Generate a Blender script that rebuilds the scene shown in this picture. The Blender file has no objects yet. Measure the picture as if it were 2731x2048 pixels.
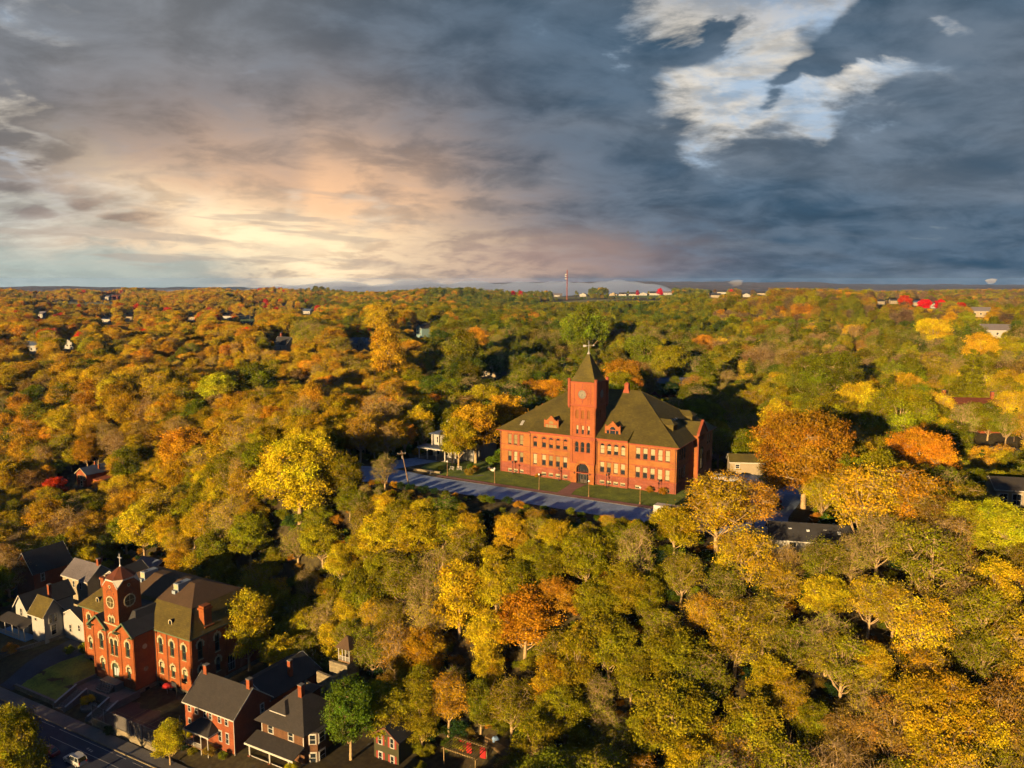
import bpy, bmesh, math, random
import numpy as np
from mathutils import Vector, Matrix
SC = bpy.context.scene
COL = SC.collection
R = math.radians
# ------------------------------------------------------------------ camera, sky, sun, exposure
W0, H0, FPX, HZ = 2731.0, 2048.0, 2146.0, 745.0
PITCH = math.atan((H0 / 2 - HZ) / FPX)
CP, SP, CAMZ = math.cos(PITCH), math.sin(PITCH), 54.0
cam_d = bpy.data.cameras.new('camera')
cam_d.sensor_width = 36.0
cam_d.lens = 36.0 * FPX / W0
cam_d.clip_start = 1.0
cam_d.clip_end = 40000.0
cam = bpy.data.objects.new('camera', cam_d)
COL.objects.link(cam)
cam.location = (0, 0, CAMZ)
cam.rotation_euler = (math.pi / 2 - PITCH, 0, 0)
SC.camera = cam

SUN_AZ, SUN_EL = R(59.0), R(8.0)          # direction the light travels (plan angle), sun height
SUN_STRENGTH, SUN_COLOR = 5.0, (1.0, 0.66, 0.30)
SKY_STRENGTH = 0.1
EXPOSURE = 1.70
SKY_GAIN = 2 ** -EXPOSURE     # sky values below are as seen at this exposure

sun_d = bpy.data.lights.new('sun', 'SUN')
sun_d.energy, sun_d.color, sun_d.angle = SUN_STRENGTH, SUN_COLOR, R(0.5)
sun = bpy.data.objects.new('sun', sun_d)
COL.objects.link(sun)
LDIR = Vector((math.cos(SUN_AZ) * math.cos(SUN_EL), math.sin(SUN_AZ) * math.cos(SUN_EL), -math.sin(SUN_EL)))
sun.rotation_euler = LDIR.to_track_quat('-Z', 'Y').to_euler()
sun.location = (-60, -100, 120)

def build_world():
    w = bpy.data.worlds.new('World')
    SC.world = w
    w.use_nodes = True
    w.cycles.sampling_method = 'MANUAL'
    w.cycles.sample_map_resolution = 256
    nt = w.node_tree
    nt.nodes.clear()
    L = nt.links.new
    def node(t, **k):
        n = nt.nodes.new(t)
        for a, b in k.items():
            setattr(n, a, b)
        return n
    def M(op, a, b=None, c=None, clamp=False):
        n = node('ShaderNodeMath', operation=op)
        n.use_clamp = clamp
        for i, v in enumerate((a, b, c)):
            if v is None:
                continue
            if isinstance(v, (int, float)):
                n.inputs[i].default_value = v
            else:
                L(v, n.inputs[i])
        return n.outputs[0]
    def mixc(f, a, b):
        n = node('ShaderNodeMix', data_type='RGBA')
        for i, v in ((0, f), (6, a), (7, b)):
            if isinstance(v, (int, float)):
                n.inputs[i].default_value = v
            elif isinstance(v, tuple):
                n.inputs[i].default_value = (*v, 1)
            else:
                L(v, n.inputs[i])
        return n.outputs[2]
    def sstep(v, lo, hi):
        n = node('ShaderNodeMapRange', interpolation_type='SMOOTHSTEP')
        L(v, n.inputs[0])
        n.inputs[1].default_value, n.inputs[2].default_value = lo, hi
        return n.outputs[0]
    tc = node('ShaderNodeTexCoord')
    sep = node('ShaderNodeSeparateXYZ')
    L(tc.outputs['Generated'], sep.inputs[0])
    x, y, z = sep.outputs
    az = M('MULTIPLY', M('ARCTAN2', x, y), 57.2958)
    el = M('MULTIPLY', M('ARCSINE', z), 57.2958)
    zz = M('ADD', M('MAXIMUM', z, -0.08), 0.27)
    cmb = node('ShaderNodeCombineXYZ')
    L(M('DIVIDE', x, zz), cmb.inputs[0])
    L(M('DIVIDE', y, zz), cmb.inputs[1])
    def noise(scale, detail, rough, dist=0.0, off=(0, 0, 0), rot=0.0, sc=(1, 1, 1)):
        mp = node('ShaderNodeMapping')
        mp.inputs[1].default_value = off
        mp.inputs[2].default_value = (0, 0, rot)
        mp.inputs[3].default_value = sc
        L(cmb.outputs[0], mp.inputs[0])
        n = node('ShaderNodeTexNoise')
        n.inputs['Scale'].default_value = scale
        n.inputs['Detail'].default_value = detail
        n.inputs['Roughness'].default_value = rough
        n.inputs['Distortion'].default_value = dist
        L(mp.outputs[0], n.inputs['Vector'])
        return n.outputs[0]
    n1 = noise(1.15, 5, 0.56, 0.45, (3.1, 1.7, 0), 0.5, (1, 1.2, 1))
    n2 = noise(3.9, 7, 0.60, 0.30, (7.3, 2.2, 0), -0.4, (1, 1.1, 1))
    n3 = noise(0.75, 3, 0.5, 0.3, (1.3, 9.2, 0), 0.9, (1, 2.2, 1))
    n4 = noise(7.5, 6, 0.62, 0.2, (2.7, 5.1, 0), 0.3, (1, 1.6, 1))
    vo = node('ShaderNodeTexVoronoi', feature='F1')
    vo.inputs['Scale'].default_value = 4.2
    vo.inputs['Detail'].default_value = 1.0
    vo.inputs['Roughness'].default_value = 0.55
    wp = node('ShaderNodeVectorMath', operation='ADD')
    wn = node('ShaderNodeTexNoise')
    wn.inputs['Scale'].default_value = 2.0
    wn.inputs['Detail'].default_value = 2.0
    L(cmb.outputs[0], wn.inputs['Vector'])
    ws = node('ShaderNodeVectorMath', operation='SCALE')
    L(wn.outputs['Color'], ws.inputs[0])
    ws.inputs['Scale'].default_value = 0.35
    L(cmb.outputs[0], wp.inputs[0])
    L(ws.outputs[0], wp.inputs[1])
    L(wp.outputs[0], vo.inputs['Vector'])
    bil = vo.outputs['Distance']
    # the noise warps the outlines of the broad cloud masses
    wa = M('ADD', az, M('ADD', M('MULTIPLY', M('SUBTRACT', n1, 0.5), 14.0), M('MULTIPLY', M('SUBTRACT', n2, 0.5), 8.0)))
    we = M('ADD', el, M('ADD', M('MULTIPLY', M('SUBTRACT', n2, 0.5), 8.0), M('MULTIPLY', M('SUBTRACT', bil, 0.4), -4.0)))
    def gauss(A_, E_, ca, ce, sa, se, rot=0.0):
        c, s = math.cos(R(rot)), math.sin(R(rot))
        if rot:
            p = M('MULTIPLY_ADD', A_, c / sa, M('MULTIPLY_ADD', E_, s / sa, -(ca * c + ce * s) / sa))
            q = M('MULTIPLY_ADD', A_, -s / se, M('MULTIPLY_ADD', E_, c / se, (ca * s - ce * c) / se))
        else:
            p, q = M('MULTIPLY_ADD', A_, 1 / sa, -ca / sa), M('MULTIPLY_ADD', E_, 1 / se, -ce / se)
        r2 = M('MULTIPLY_ADD', p, p, M('MULTIPLY', q, q))
        return M('EXPONENT', M('MULTIPLY', r2, -1.0))
    def blob(ca, ce, sa, se, rot=0.0):
        return gauss(wa, we, ca, ce, sa, se, rot)
    gap = M('ADD', M('MULTIPLY', n1, 0.22), M('ADD', M('MULTIPLY', n2, 0.20), M('ADD', M('MULTIPLY', n4, 0.22), M('MULTIPLY', M('SUBTRACT', bil, 0.65), 0.16))))
    for (ca, ce, sa, se, rot, amp) in ((12.0, 17.5, 14.5, 5.8, 6, 0.52), (17.0, 11.2, 7.0, 3.2, 30, 0.40), (24.5, 11.4, 6.0, 1.7, 12, 0.34),
                                       (28.5, 15.0, 8.0, 2.4, 14, -0.60), (20.5, 12.6, 3.0, 1.0, 40, -0.40), (1.5, 12.6, 9.5, 4.0, -8, -0.42), (13.5, 12.8, 3.2, 1.0, 14, -0.34), (5.0, 16.5, 2.2, 2.0, 0, -0.25),
                                       (-29.5, 13.6, 3.4, 1.5, -34, 0.18), (-23.0, 18.6, 5.0, 1.2, -30, 0.16),
                                       (-36.0, 0.8, 18.0, 2.8, 0, 0.50), (-17.0, 0.9, 9.0, 1.2, 0, 0.30), (-32.0, 6.2, 5.0, 1.2, -14, 0.22)):
        gap = M('MULTIPLY_ADD', blob(ca, ce, sa, se, rot), amp, gap)
    high = sstep(el, 24.0, 55.0)
    gap = M('ADD', gap, M('MULTIPLY', high, 0.10))
    mask = M('MULTIPLY', sstep(gap, 0.42, 0.66), M('ADD', 0.62, M('MULTIPLY', sstep(n4, 0.36, 0.62), 0.38)))
    side = sstep(az, -36.0, 10.0)
    cloud = mixc(side, (0.200, 0.200, 0.205), (0.050, 0.112, 0.185))
    cloud = mixc(M('MULTIPLY', sstep(n1, 0.40, 0.60), 0.50), cloud, (0.045, 0.075, 0.110))
    cloud = mixc(M('MULTIPLY', sstep(M('ADD', n2, M('MULTIPLY', bil, 0.3)), 0.52, 0.86), 0.18), cloud, (0.30, 0.34, 0.40))
    cloud = mixc(M('MULTIPLY', sstep(n3, 0.44, 0.66), 0.24), cloud, (0.30, 0.31, 0.33))
    sky = node('ShaderNodeTexSky', sky_type='NISHITA')
    sky.sun_disc = False
    sky.sun_elevation = SUN_EL
    sky.sun_rotation = math.atan2(-LDIR.x, -LDIR.y)
    sky.altitude = 200.0
    nish = node('ShaderNodeMix', data_type='RGBA', blend_type='MULTIPLY')
    nish.inputs[0].default_value = 1.0
    L(sky.outputs[0], nish.inputs[6])
    nish.inputs[7].default_value = (SKY_STRENGTH * 0.9, SKY_STRENGTH * 1.05, SKY_STRENGTH * 1.5, 1)
    clear = mixc(0.75, nish.outputs[2], (0.17, 0.30, 0.50))
    cream = mixc(sstep(n2, 0.40, 0.62), (0.76, 0.70, 0.61), (0.36, 0.46, 0.58))
    low = M('SUBTRACT', 1.0, sstep(el, 2.0, 8.0))
    gapc = mixc(low, cream, (0.52, 0.56, 0.50))
    gapc = mixc(sstep(M('ADD', el, M('MULTIPLY', M('SUBTRACT', n1, 0.5), 12.0)), 15.5, 20.0), gapc, clear)
    col = mixc(mask, cloud, gapc)
    # the low evening glow under and through the cloud deck
    ga = M('MULTIPLY_ADD', M('SUBTRACT', n1, 0.5), 14.0, az)
    ge = M('MULTIPLY_ADD', M('SUBTRACT', n2, 0.5), 5.0, el)
    def gl(ca, ce, sa, se):
        return gauss(ga, ge, ca, ce, sa, se)
    ang = M('ARCTAN2', M('SUBTRACT', az, -14.0), M('ADD', el, 5.0))
    ray = node('ShaderNodeTexNoise', noise_dimensions='1D')
    ray.inputs['Scale'].default_value = 2.6
    ray.inputs['Detail'].default_value = 1.0
    L(ang, ray.inputs['W'])
    rays = sstep(ray.outputs[0], 0.25, 0.75)
    vol = M('MULTIPLY', sstep(M('ADD', M('MULTIPLY', n2, 0.5), M('MULTIPLY', n1, 0.5)), 0.38, 0.62), 0.46)
    vm = node('ShaderNodeMix', data_type='RGBA', blend_type='MULTIPLY')
    vm.inputs[0].default_value = 1.0
    L(col, vm.inputs[6])
    L(M('ADD', vol, 0.76), vm.inputs[7])
    col = vm.outputs[2]
    g1 = M('MULTIPLY', gl(-14.5, 3.8, 12.5, 6.2), M('ADD', 0.80, M('MULTIPLY', rays, 0.40)))
    g1 = M('MULTIPLY', g1, M('ADD', 0.50, M('MULTIPLY', sstep(n2, 0.36, 0.60), 0.55)), clamp=True)
    col = mixc(g1, col, (1.0, 0.60, 0.34))
    g2 = M('MULTIPLY', gl(-13.0, 1.6, 9.0, 2.4), M('ADD', 0.46, M('MULTIPLY', sstep(n2, 0.40, 0.58), 0.75)), clamp=True)
    col = mixc(g2, col, (1.15, 0.90, 0.55))
    g4 = M('MULTIPLY', gauss(ga, ge, -17.0, 2.6, 9.5, 1.9, -22), M('ADD', 0.40, M('MULTIPLY', sstep(n2, 0.42, 0.58), 0.6)), clamp=True)
    col = mixc(g4, col, (1.25, 0.98, 0.62))
    g3 = M('MULTIPLY', gl(2.0, 1.2, 10.0, 2.0), 0.45)
    col = mixc(g3, col, (0.62, 0.38, 0.29))
    teal = M('MULTIPLY', M('SUBTRACT', 1.0, sstep(M('ADD', el, M('MULTIPLY', M('SUBTRACT', n2, 0.5), 2.0)), 0.8, 2.6)), M('SUBTRACT', 1.0, sstep(az, -24.0, -13.0)))
    col = mixc(M('MULTIPLY', teal, 0.8), col, (0.46, 0.53, 0.48))
    # thin dark streak clouds low in the glow
    st = node('ShaderNodeTexNoise')
    cs = node('ShaderNodeCombineXYZ')
    L(M('MULTIPLY', az, 0.10), cs.inputs[0])
    L(M('MULTIPLY', M('ADD', el, M('MULTIPLY', az, 0.05)), 1.1), cs.inputs[1])
    L(cs.outputs[0], st.inputs['Vector'])
    st.inputs['Scale'].default_value = 1.0
    st.inputs['Detail'].default_value = 4.0
    streak = M('MULTIPLY', sstep(st.outputs[0], 0.52, 0.62), M('MULTIPLY', sstep(el, 0.2, 1.2), M('SUBTRACT', 1.0, sstep(el, 4.5, 8.0))))
    streak = M('MULTIPLY', streak, M('SUBTRACT', 1.0, sstep(az, -14.0, 2.0)))
    col = mixc(M('MULTIPLY', streak, 0.55), col, (0.48, 0.39, 0.32))
    col = mixc(M('MULTIPLY', sstep(el, 20.0, 46.0), 0.85), col, (0.030, 0.085, 0.22))     # clearer, bluer sky overhead
    up = node('ShaderNodeMix', data_type='RGBA', blend_type='MULTIPLY')
    up.inputs[0].default_value = 1.0
    L(col, up.inputs[6])
    up.inputs[7].default_value = (SKY_GAIN / SKY_STRENGTH,) * 3 + (1,)
    up.clamp_result = False
    bg = node('ShaderNodeBackground')
    bg.inputs[1].default_value = SKY_STRENGTH
    L(up.outputs[2], bg.inputs[0])
    out = node('ShaderNodeOutputWorld')
    L(bg.outputs[0], out.inputs[0])
build_world()

vs = SC.view_settings
vs.view_transform, vs.look, vs.exposure, vs.gamma, vs.use_curve_mapping = 'Standard', 'None', EXPOSURE, 1.0, False
SC.display_settings.display_device = 'sRGB'
cy = SC.cycles
cy.max_bounces, cy.diffuse_bounces, cy.glossy_bounces, cy.transmission_bounces = 4, 1, 1, 2
cy.volume_bounces, cy.transparent_max_bounces = 0, 6
cy.caustics_reflective = cy.caustics_refractive = False
cy.use_denoising = True
cy.sample_clamp_indirect = 4.0
cy.use_adaptive_sampling = True
cy.adaptive_threshold = 0.03
cy.use_light_tree = False

# ------------------------------------------------------------------ measuring helpers (surveyed frames of the place)
def ray(px, py):
    a, b = (px - W0 / 2) / FPX, (H0 / 2 - py) / FPX
    return np.array([a, CP + b * SP, -SP + b * CP])
def proj(X, Y, Z):
    dz = Z - CAMZ
    dep = Y * CP - dz * SP
    up = Y * SP + dz * CP
    return W0 / 2 + FPX * X / dep, H0 / 2 - FPX * up / dep, dep
S_O = np.array([-3.33, 223.26]); S_TH = R(-29.63)
S_U = np.array([math.cos(S_TH), math.sin(S_TH)]); S_N = np.array([-S_U[1], S_U[0]])
A_O = np.array([-78.05, 167.40]); A_TH = R(-29.16)
A_U = np.array([math.cos(A_TH), math.sin(A_TH)]); A_N = np.array([-A_U[1], A_U[0]])
def sm(t):
    t = np.clip(t, 0, 1)
    return t * t * (3 - 2 * t)
_rs = np.random.RandomState(5)
_WV = [(_rs.uniform(-1, 1), _rs.uniform(-1, 1), _rs.uniform(0, 6.28)) for _ in range(10)]
def wav(x, y, L):
    s = 0
    for i, (a, b, p) in enumerate(_WV[:6]):
        k = 6.283 / L * (0.6 + 0.22 * i)
        m = math.hypot(a, b)
        s = s + np.sin((a * x + b * y) / m * k + p) / (1 + 0.35 * i)
    return s / 3.2
def gz(x, y):
    """height of the ground"""
    x = np.asarray(x, float); y = np.asarray(y, float)
    dx, dy = x - S_O[0], y - S_O[1]
    u = dx * S_U[0] + dy * S_U[1]
    n = dx * S_N[0] + dy * S_N[1]
    ne = -29 + 95 * sm((-48 - u) / 100) + 15 * sm((u - 52) / 36)
    nb = -60 - 20 * sm((u + 25) / 30)
    zl = -34.6 - 1.4 * sm((-93 - n) / 8)
    t = sm((n - nb) / (ne - nb))
    far = sm((y - 255) / 260)
    zp = far * (10.5 * wav(x, y, 460) + 4.5 * wav(y, x, 190)) - 2 * far
    zp = zp - 13 * np.exp(-((n - 88) / 34) ** 2) * sm((u + 5) / 40) * (1 - sm((u - 150) / 60))
    zp = zp - 9 * np.exp(-((n - 95) / 45) ** 2) * sm((10 - u) / 60)
    zp = zp + 27 * np.exp(-(((x - 380) / 230) ** 2 + ((y - 930) / 290) ** 2))
    zp = zp + 9 * np.exp(-(((x - 60) / 260) ** 2 + ((y - 640) / 200) ** 2))
    zp = zp + 8 * sm((y - 1150) / 700) - 34 * sm((y - 2550) / 500)
    return zl + (zp - zl) * t
def hit(px, py, dz=0.0, far=3000.0):
    """where the line of sight through a measured picture point meets the ground (raised by dz)"""
    d = ray(px, py)
    s = 90.0
    prev = s
    while s < far:
        X, Y, Z = d[0] * s, d[1] * s, CAMZ + d[2] * s
        if Z < float(gz(X, Y)) + dz:
            lo, hi = prev, s
            for _ in range(14):
                m = (lo + hi) / 2
                if CAMZ + d[2] * m < float(gz(d[0] * m, d[1] * m)) + dz:
                    hi = m
                else:
                    lo = m
            s = hi
            return d[0] * s, d[1] * s, CAMZ + d[2] * s - dz
        prev = s
        s += 2.0 + s * 0.006
    return d[0] * far, d[1] * far, float(gz(d[0] * far, d[1] * far))
def s2w(u, n):
    p = S_O + S_U * u + S_N * n
    return float(p[0]), float(p[1])
def a2w(u, n):
    p = A_O + A_U * u + A_N * n
    return float(p[0]), float(p[1])

# ------------------------------------------------------------------ object helpers
def tag(o, label=None, cat=None, group=None, kind=None):
    for k, v in (('label', label), ('category', cat), ('group', group), ('kind', kind)):
        if v:
            o[k] = v
    return o
def link(o, parent=None):
    COL.objects.link(o)
    if parent is not None:
        o.parent = parent
    return o
def empty(name, loc, rz=0.0, label=None, cat=None, group=None):
    o = bpy.data.objects.new(name, None)
    o.empty_display_size = 0.3
    o.location = loc
    o.rotation_euler = (0, 0, rz)
    link(o)
    return tag(o, label, cat, group)
class MB:
    def __init__(s):
        s.v, s.f = [], []
    def add(s, vs, fs):
        b = len(s.v)
        s.v += [tuple(map(float, p)) for p in vs]
        s.f += [tuple(i + b for i in f) for f in fs]
        return s
    def poly(s, *pts):
        return s.add(pts, [tuple(range(len(pts)))])
    def box(s, x0, x1, y0, y1, z0, z1):
        return s.add([(x0, y0, z0), (x1, y0, z0), (x1, y1, z0), (x0, y1, z0), (x0, y0, z1), (x1, y0, z1), (x1, y1, z1), (x0, y1, z1)],
                     [(0, 3, 2, 1), (4, 5, 6, 7), (0, 1, 5, 4), (1, 2, 6, 5), (2, 3, 7, 6), (3, 0, 4, 7)])
    def prism(s, pts, d):
        """closed prism: polygon of 3-D points swept by vector d"""
        n = len(pts)
        q = [tuple(p[i] + d[i] for i in range(3)) for p in pts]
        return s.add(list(pts) + q, [tuple(range(n))[::-1], tuple(range(n, 2 * n))] + [(i, (i + 1) % n, n + (i + 1) % n, n + i) for i in range(n)])
    def slab(s, pts, t):
        return s.prism(pts, (0, 0, t))
    def frust(s, x0, x1, y0, y1, z0, X0, X1, Y0, Y1, z1):
        return s.add([(x0, y0, z0), (x1, y0, z0), (x1, y1, z0), (x0, y1, z0), (X0, Y0, z1), (X1, Y0, z1), (X1, Y1, z1), (X0, Y1, z1)],
                     [(0, 3, 2, 1), (4, 5, 6, 7), (0, 1, 5, 4), (1, 2, 6, 5), (2, 3, 7, 6), (3, 0, 4, 7)])
    def tube(s, pts, rad, n=8, cap=True):
        pts = [Vector(p) for p in pts]
        if isinstance(rad, (int, float)):
            rad = [rad] * len(pts)
        b = len(s.v)
        t0 = None
        for i, p in enumerate(pts):
            t = (pts[min(i + 1, len(pts) - 1)] - pts[max(i - 1, 0)]).normalized()
            a = t.orthogonal().normalized() if t0 is None else (t0 - t * t0.dot(t)).normalized()
            t0 = a
            c = t.cross(a)
            for k in range(n):
                w = 6.28318 * k / n
                s.v.append(tuple(p + (a * math.cos(w) + c * math.sin(w)) * rad[i]))
        for i in range(len(pts) - 1):
            for k in range(n):
                s.f.append((b + i * n + k, b + i * n + (k + 1) % n, b + (i + 1) * n + (k + 1) % n, b + (i + 1) * n + k))
        if cap:
            s.f.append(tuple(b + k for k in range(n))[::-1])
            s.f.append(tuple(b + (len(pts) - 1) * n + k for k in range(n)))
        return s
    def lathe(s, prof, n=12, c=(0, 0, 0)):
        b = len(s.v)
        for r, z in prof:
            for k in range(n):
                w = 6.28318 * k / n
                s.v.append((c[0] + r * math.cos(w), c[1] + r * math.sin(w), c[2] + z))
        for i in range(len(prof) - 1):
            for k in range(n):
                s.f.append((b + i * n + k, b + i * n + (k + 1) % n, b + (i + 1) * n + (k + 1) % n, b + (i + 1) * n + k))
        s.f.append(tuple(b + k for k in range(n))[::-1])
        s.f.append(tuple(b + (len(prof) - 1) * n + k for k in range(n)))
        return s
    def mesh(s, name, smooth=False):
        m = bpy.data.meshes.new(name)
        m.from_pydata(s.v, [], s.f)
        if smooth:
            for p in m.polygons:
                p.use_smooth = True
        m.update()
        return m
    def build(s, name, m, parent=None, smooth=False, loc=None, rz=None):
        me = s.mesh(name, smooth)
        me.materials.append(m)
        o = bpy.data.objects.new(name, me)
        if loc is not None:
            o.location = loc
        if rz is not None:
            o.rotation_euler = (0, 0, rz)
        return link(o, parent)
def inst(name, me, parent, loc=(0, 0, 0), rz=0.0):
    o = bpy.data.objects.new(name, me)
    o.location = loc
    o.rotation_euler = (0, 0, rz)
    return link(o, parent)
def npmesh(name, V, Fq, k):
    """numpy vertices and faces of k corners each"""
    me = bpy.data.meshes.new(name)
    V = np.ascontiguousarray(V, np.float32)
    Fq = np.ascontiguousarray(Fq, np.int32)
    me.vertices.add(len(V))
    me.vertices.foreach_set('co', V.ravel())
    me.loops.add(len(Fq) * k)
    me.loops.foreach_set('vertex_index', Fq.ravel())
    me.polygons.add(len(Fq))
    me.polygons.foreach_set('loop_start', np.arange(0, len(Fq) * k, k, dtype=np.int32))
    me.polygons.foreach_set('loop_total', np.full(len(Fq), k, np.int32))
    me.update(calc_edges=True)
    return me

# ------------------------------------------------------------------ materials
MATS = {}
def mat(name, c, rough=0.85, var=0.18, scale=1.2, c2=None, fine=0.0, fscale=20.0, bump=0.0, metal=0.0, spec=0.3, pattern=None, psize=(0.6, 0.2)):
    m = bpy.data.materials.new(name)
    m.use_nodes = True
    nt = m.node_tree
    L = nt.links.new
    b = nt.nodes['Principled BSDF']
    b.inputs['Roughness'].default_value = rough
    b.inputs['Metallic'].default_value = metal
    b.inputs['Specular IOR Level'].default_value = spec
    tc = nt.nodes.new('ShaderNodeTexCoord')
    nz = nt.nodes.new('ShaderNodeTexNoise')
    nz.inputs['Scale'].default_value = scale
    nz.inputs['Detail'].default_value = 6
    nz.inputs['Roughness'].default_value = 0.65
    L(tc.outputs['Object'], nz.inputs['Vector'])
    rp = nt.nodes.new('ShaderNodeMapRange')
    rp.inputs[1].default_value, rp.inputs[2].default_value = 0.3, 0.7
    L(nz.outputs[0], rp.inputs[0])
    mx = nt.nodes.new('ShaderNodeMix')
    mx.data_type = 'RGBA'
    ca = tuple(v * (1 - var) for v in c)
    cb = c2 if c2 else tuple(min(1, v * (1 + var)) for v in c)
    mx.inputs[6].default_value = (*ca, 1)
    mx.inputs[7].default_value = (*cb, 1)
    L(rp.outputs[0], mx.inputs[0])
    col = mx.outputs[2]
    hsrc = nz.outputs[0]
    if fine > 0:
        n2 = nt.nodes.new('ShaderNodeTexNoise')
        n2.inputs['Scale'].default_value = fscale
        n2.inputs['Detail'].default_value = 4
        L(tc.outputs['Object'], n2.inputs['Vector'])
        m2 = nt.nodes.new('ShaderNodeMix')
        m2.data_type, m2.blend_type = 'RGBA', 'MULTIPLY'
        m2.inputs[0].default_value = 1.0
        r2 = nt.nodes.new('ShaderNodeMapRange')
        r2.inputs[1].default_value, r2.inputs[2].default_value = 0.3, 0.7
        r2.inputs[3].default_value, r2.inputs[4].default_value = 1 - fine, 1 + fine
        L(n2.outputs[0], r2.inputs[0])
        L(col, m2.inputs[6])
        L(r2.outputs[0], m2.inputs[7])
        col = m2.outputs[2]
        hsrc = n2.outputs[0]
    if pattern:
        sp = nt.nodes.new('ShaderNodeSeparateXYZ')
        L(tc.outputs['Object'], sp.inputs[0])
        ad = nt.nodes.new('ShaderNodeMath')
        L(sp.outputs[0], ad.inputs[0])
        L(sp.outputs[1], ad.inputs[1])
        cb_ = nt.nodes.new('ShaderNodeCombineXYZ')
        L(ad.outputs[0], cb_.inputs[0])
        L(sp.outputs[2], cb_.inputs[1])
        br = nt.nodes.new('ShaderNodeTexBrick')
        br.inputs['Scale'].default_value = 1.0
        br.inputs['Brick Width'].default_value, br.inputs['Row Height'].default_value = psize
        br.inputs['Mortar Size'].default_value = psize[1] * 0.09
        br.inputs['Mortar Smooth'].default_value = 0.3
        lo, hi, mo = pattern
        br.inputs['Color1'].default_value = (lo,) * 3 + (1,)
        br.inputs['Color2'].default_value = (hi,) * 3 + (1,)
        br.inputs['Mortar'].default_value = (mo,) * 3 + (1,)
        L(cb_.outputs[0], br.inputs['Vector'])
        m3 = nt.nodes.new('ShaderNodeMix')
        m3.data_type, m3.blend_type = 'RGBA', 'MULTIPLY'
        m3.inputs[0].default_value = 1.0
        L(col, m3.inputs[6])
        L(br.outputs[0], m3.inputs[7])
        col = m3.outputs[2]
    L(col, b.inputs['Base Color'])
    if bump > 0:
        bp = nt.nodes.new('ShaderNodeBump')
        bp.inputs['Strength'].default_value = bump
        bp.inputs['Distance'].default_value = 0.06
        L(hsrc, bp.inputs['Height'])
        L(bp.outputs[0], b.inputs['Normal'])
    MATS[name] = m
    return m
BR = (0.86, 1.10, 0.92)
mat('brick', (0.1803, 0.0603, 0.0151), 0.9, 0.24, 0.35, fine=0.10, fscale=6, pattern=BR, psize=(0.5, 0.17))
mat('brick_pale', (0.1938, 0.0754, 0.0194), 0.9, 0.26, 0.3, fine=0.10, fscale=5, pattern=BR, psize=(0.5, 0.17))
mat('brick_tower', (0.1848, 0.0533, 0.0171), 0.9, 0.2, 0.3, fine=0.08, fscale=5, pattern=BR, psize=(0.5, 0.17))
mat('stone_red', (0.1564, 0.0373, 0.022), 0.9, 0.22, 0.5, c2=(0.1848, 0.0604, 0.0355), fine=0.14, fscale=3.0, pattern=(0.85, 1.1, 0.8), psize=(1.1, 0.45))
mat('terracotta', (0.1706, 0.0409, 0.0178), 0.8, 0.12, 0.8, fine=0.08)
mat('brick_deep', (0.1665, 0.0455, 0.0097), 0.9, 0.26, 0.4, fine=0.12, fscale=6, pattern=BR, psize=(0.45, 0.15))
mat('brick_house', (0.1551, 0.0407, 0.0136), 0.9, 0.24, 0.5, fine=0.12, fscale=6, pattern=BR, psize=(0.45, 0.15))
mat('slate', (0.0536, 0.0437, 0.006), 0.85, 0.30, 0.25, fine=0.20, fscale=4, pattern=(0.82, 1.12, 0.8), psize=(0.7, 0.26))
mat('slate_brown', (0.0565, 0.043, 0.0059), 0.85, 0.32, 0.3, fine=0.18, fscale=4, pattern=(0.82, 1.12, 0.8), psize=(0.8, 0.3))
mat('roof_tan', (0.0565, 0.034, 0.0178), 0.9, 0.15, 0.4, fine=0.12, fscale=3)
mat('roof_rust', (0.0754, 0.0207, 0.0083), 0.8, 0.25, 0.8, fine=0.15)
mat('roof_grey', (0.0264, 0.0234, 0.0218), 0.9, 0.14, 0.5, fine=0.16, fscale=8, pattern=(0.85, 1.1, 0.85), psize=(0.5, 0.2))
mat('roof_dark', (0.0225, 0.0225, 0.025), 0.9, 0.2, 0.5, fine=0.16, fscale=8)
mat('roof_blue', (0.043, 0.0603, 0.1034), 0.6, 0.15, 0.5, fine=0.1)
mat('roof_metal', (0.1356, 0.1227, 0.1292), 0.5, 0.1, 0.5, metal=0.2)
mat('cream', (0.2636, 0.2269, 0.1391), 0.8, 0.10, 1.5, fine=0.08)
mat('white', (0.3023, 0.2946, 0.2713), 0.7, 0.06, 0.8, fine=0.04)
mat('white_blue', (0.2503, 0.2745, 0.2987), 0.7, 0.08, 0.8)
mat('trim_green', (0.0539, 0.0861, 0.0484), 0.7, 0.15)
mat('trim_brown', (0.0861, 0.0296, 0.0162), 0.7, 0.2)
mat('limestone', (0.1508, 0.1281, 0.0829), 0.95, 0.25, 0.8, fine=0.18, fscale=3, pattern=(0.8, 1.15, 0.7), psize=(0.9, 0.4))
mat('concrete', (0.1002, 0.0968, 0.0935), 0.95, 0.18, 0.6, fine=0.14, fscale=5)
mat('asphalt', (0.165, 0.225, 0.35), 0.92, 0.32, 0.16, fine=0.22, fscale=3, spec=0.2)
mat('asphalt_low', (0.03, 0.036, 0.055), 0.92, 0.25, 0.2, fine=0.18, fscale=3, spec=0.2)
mat('paving_brick', (0.195, 0.0975, 0.0863), 0.9, 0.2, 0.4, fine=0.14, fscale=4)
mat('court', (0.075, 0.0372, 0.027), 0.95, 0.25, 0.25, fine=0.15, fscale=2)
mat('paint', (0.2713, 0.2638, 0.2487), 0.7, 0.12, 2.0)
mat('grass', (0.070, 0.125, 0.012), 1.0, 0.35, 0.25, c2=(0.15, 0.20, 0.018), fine=0.35, fscale=3.0, bump=0.4)
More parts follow.
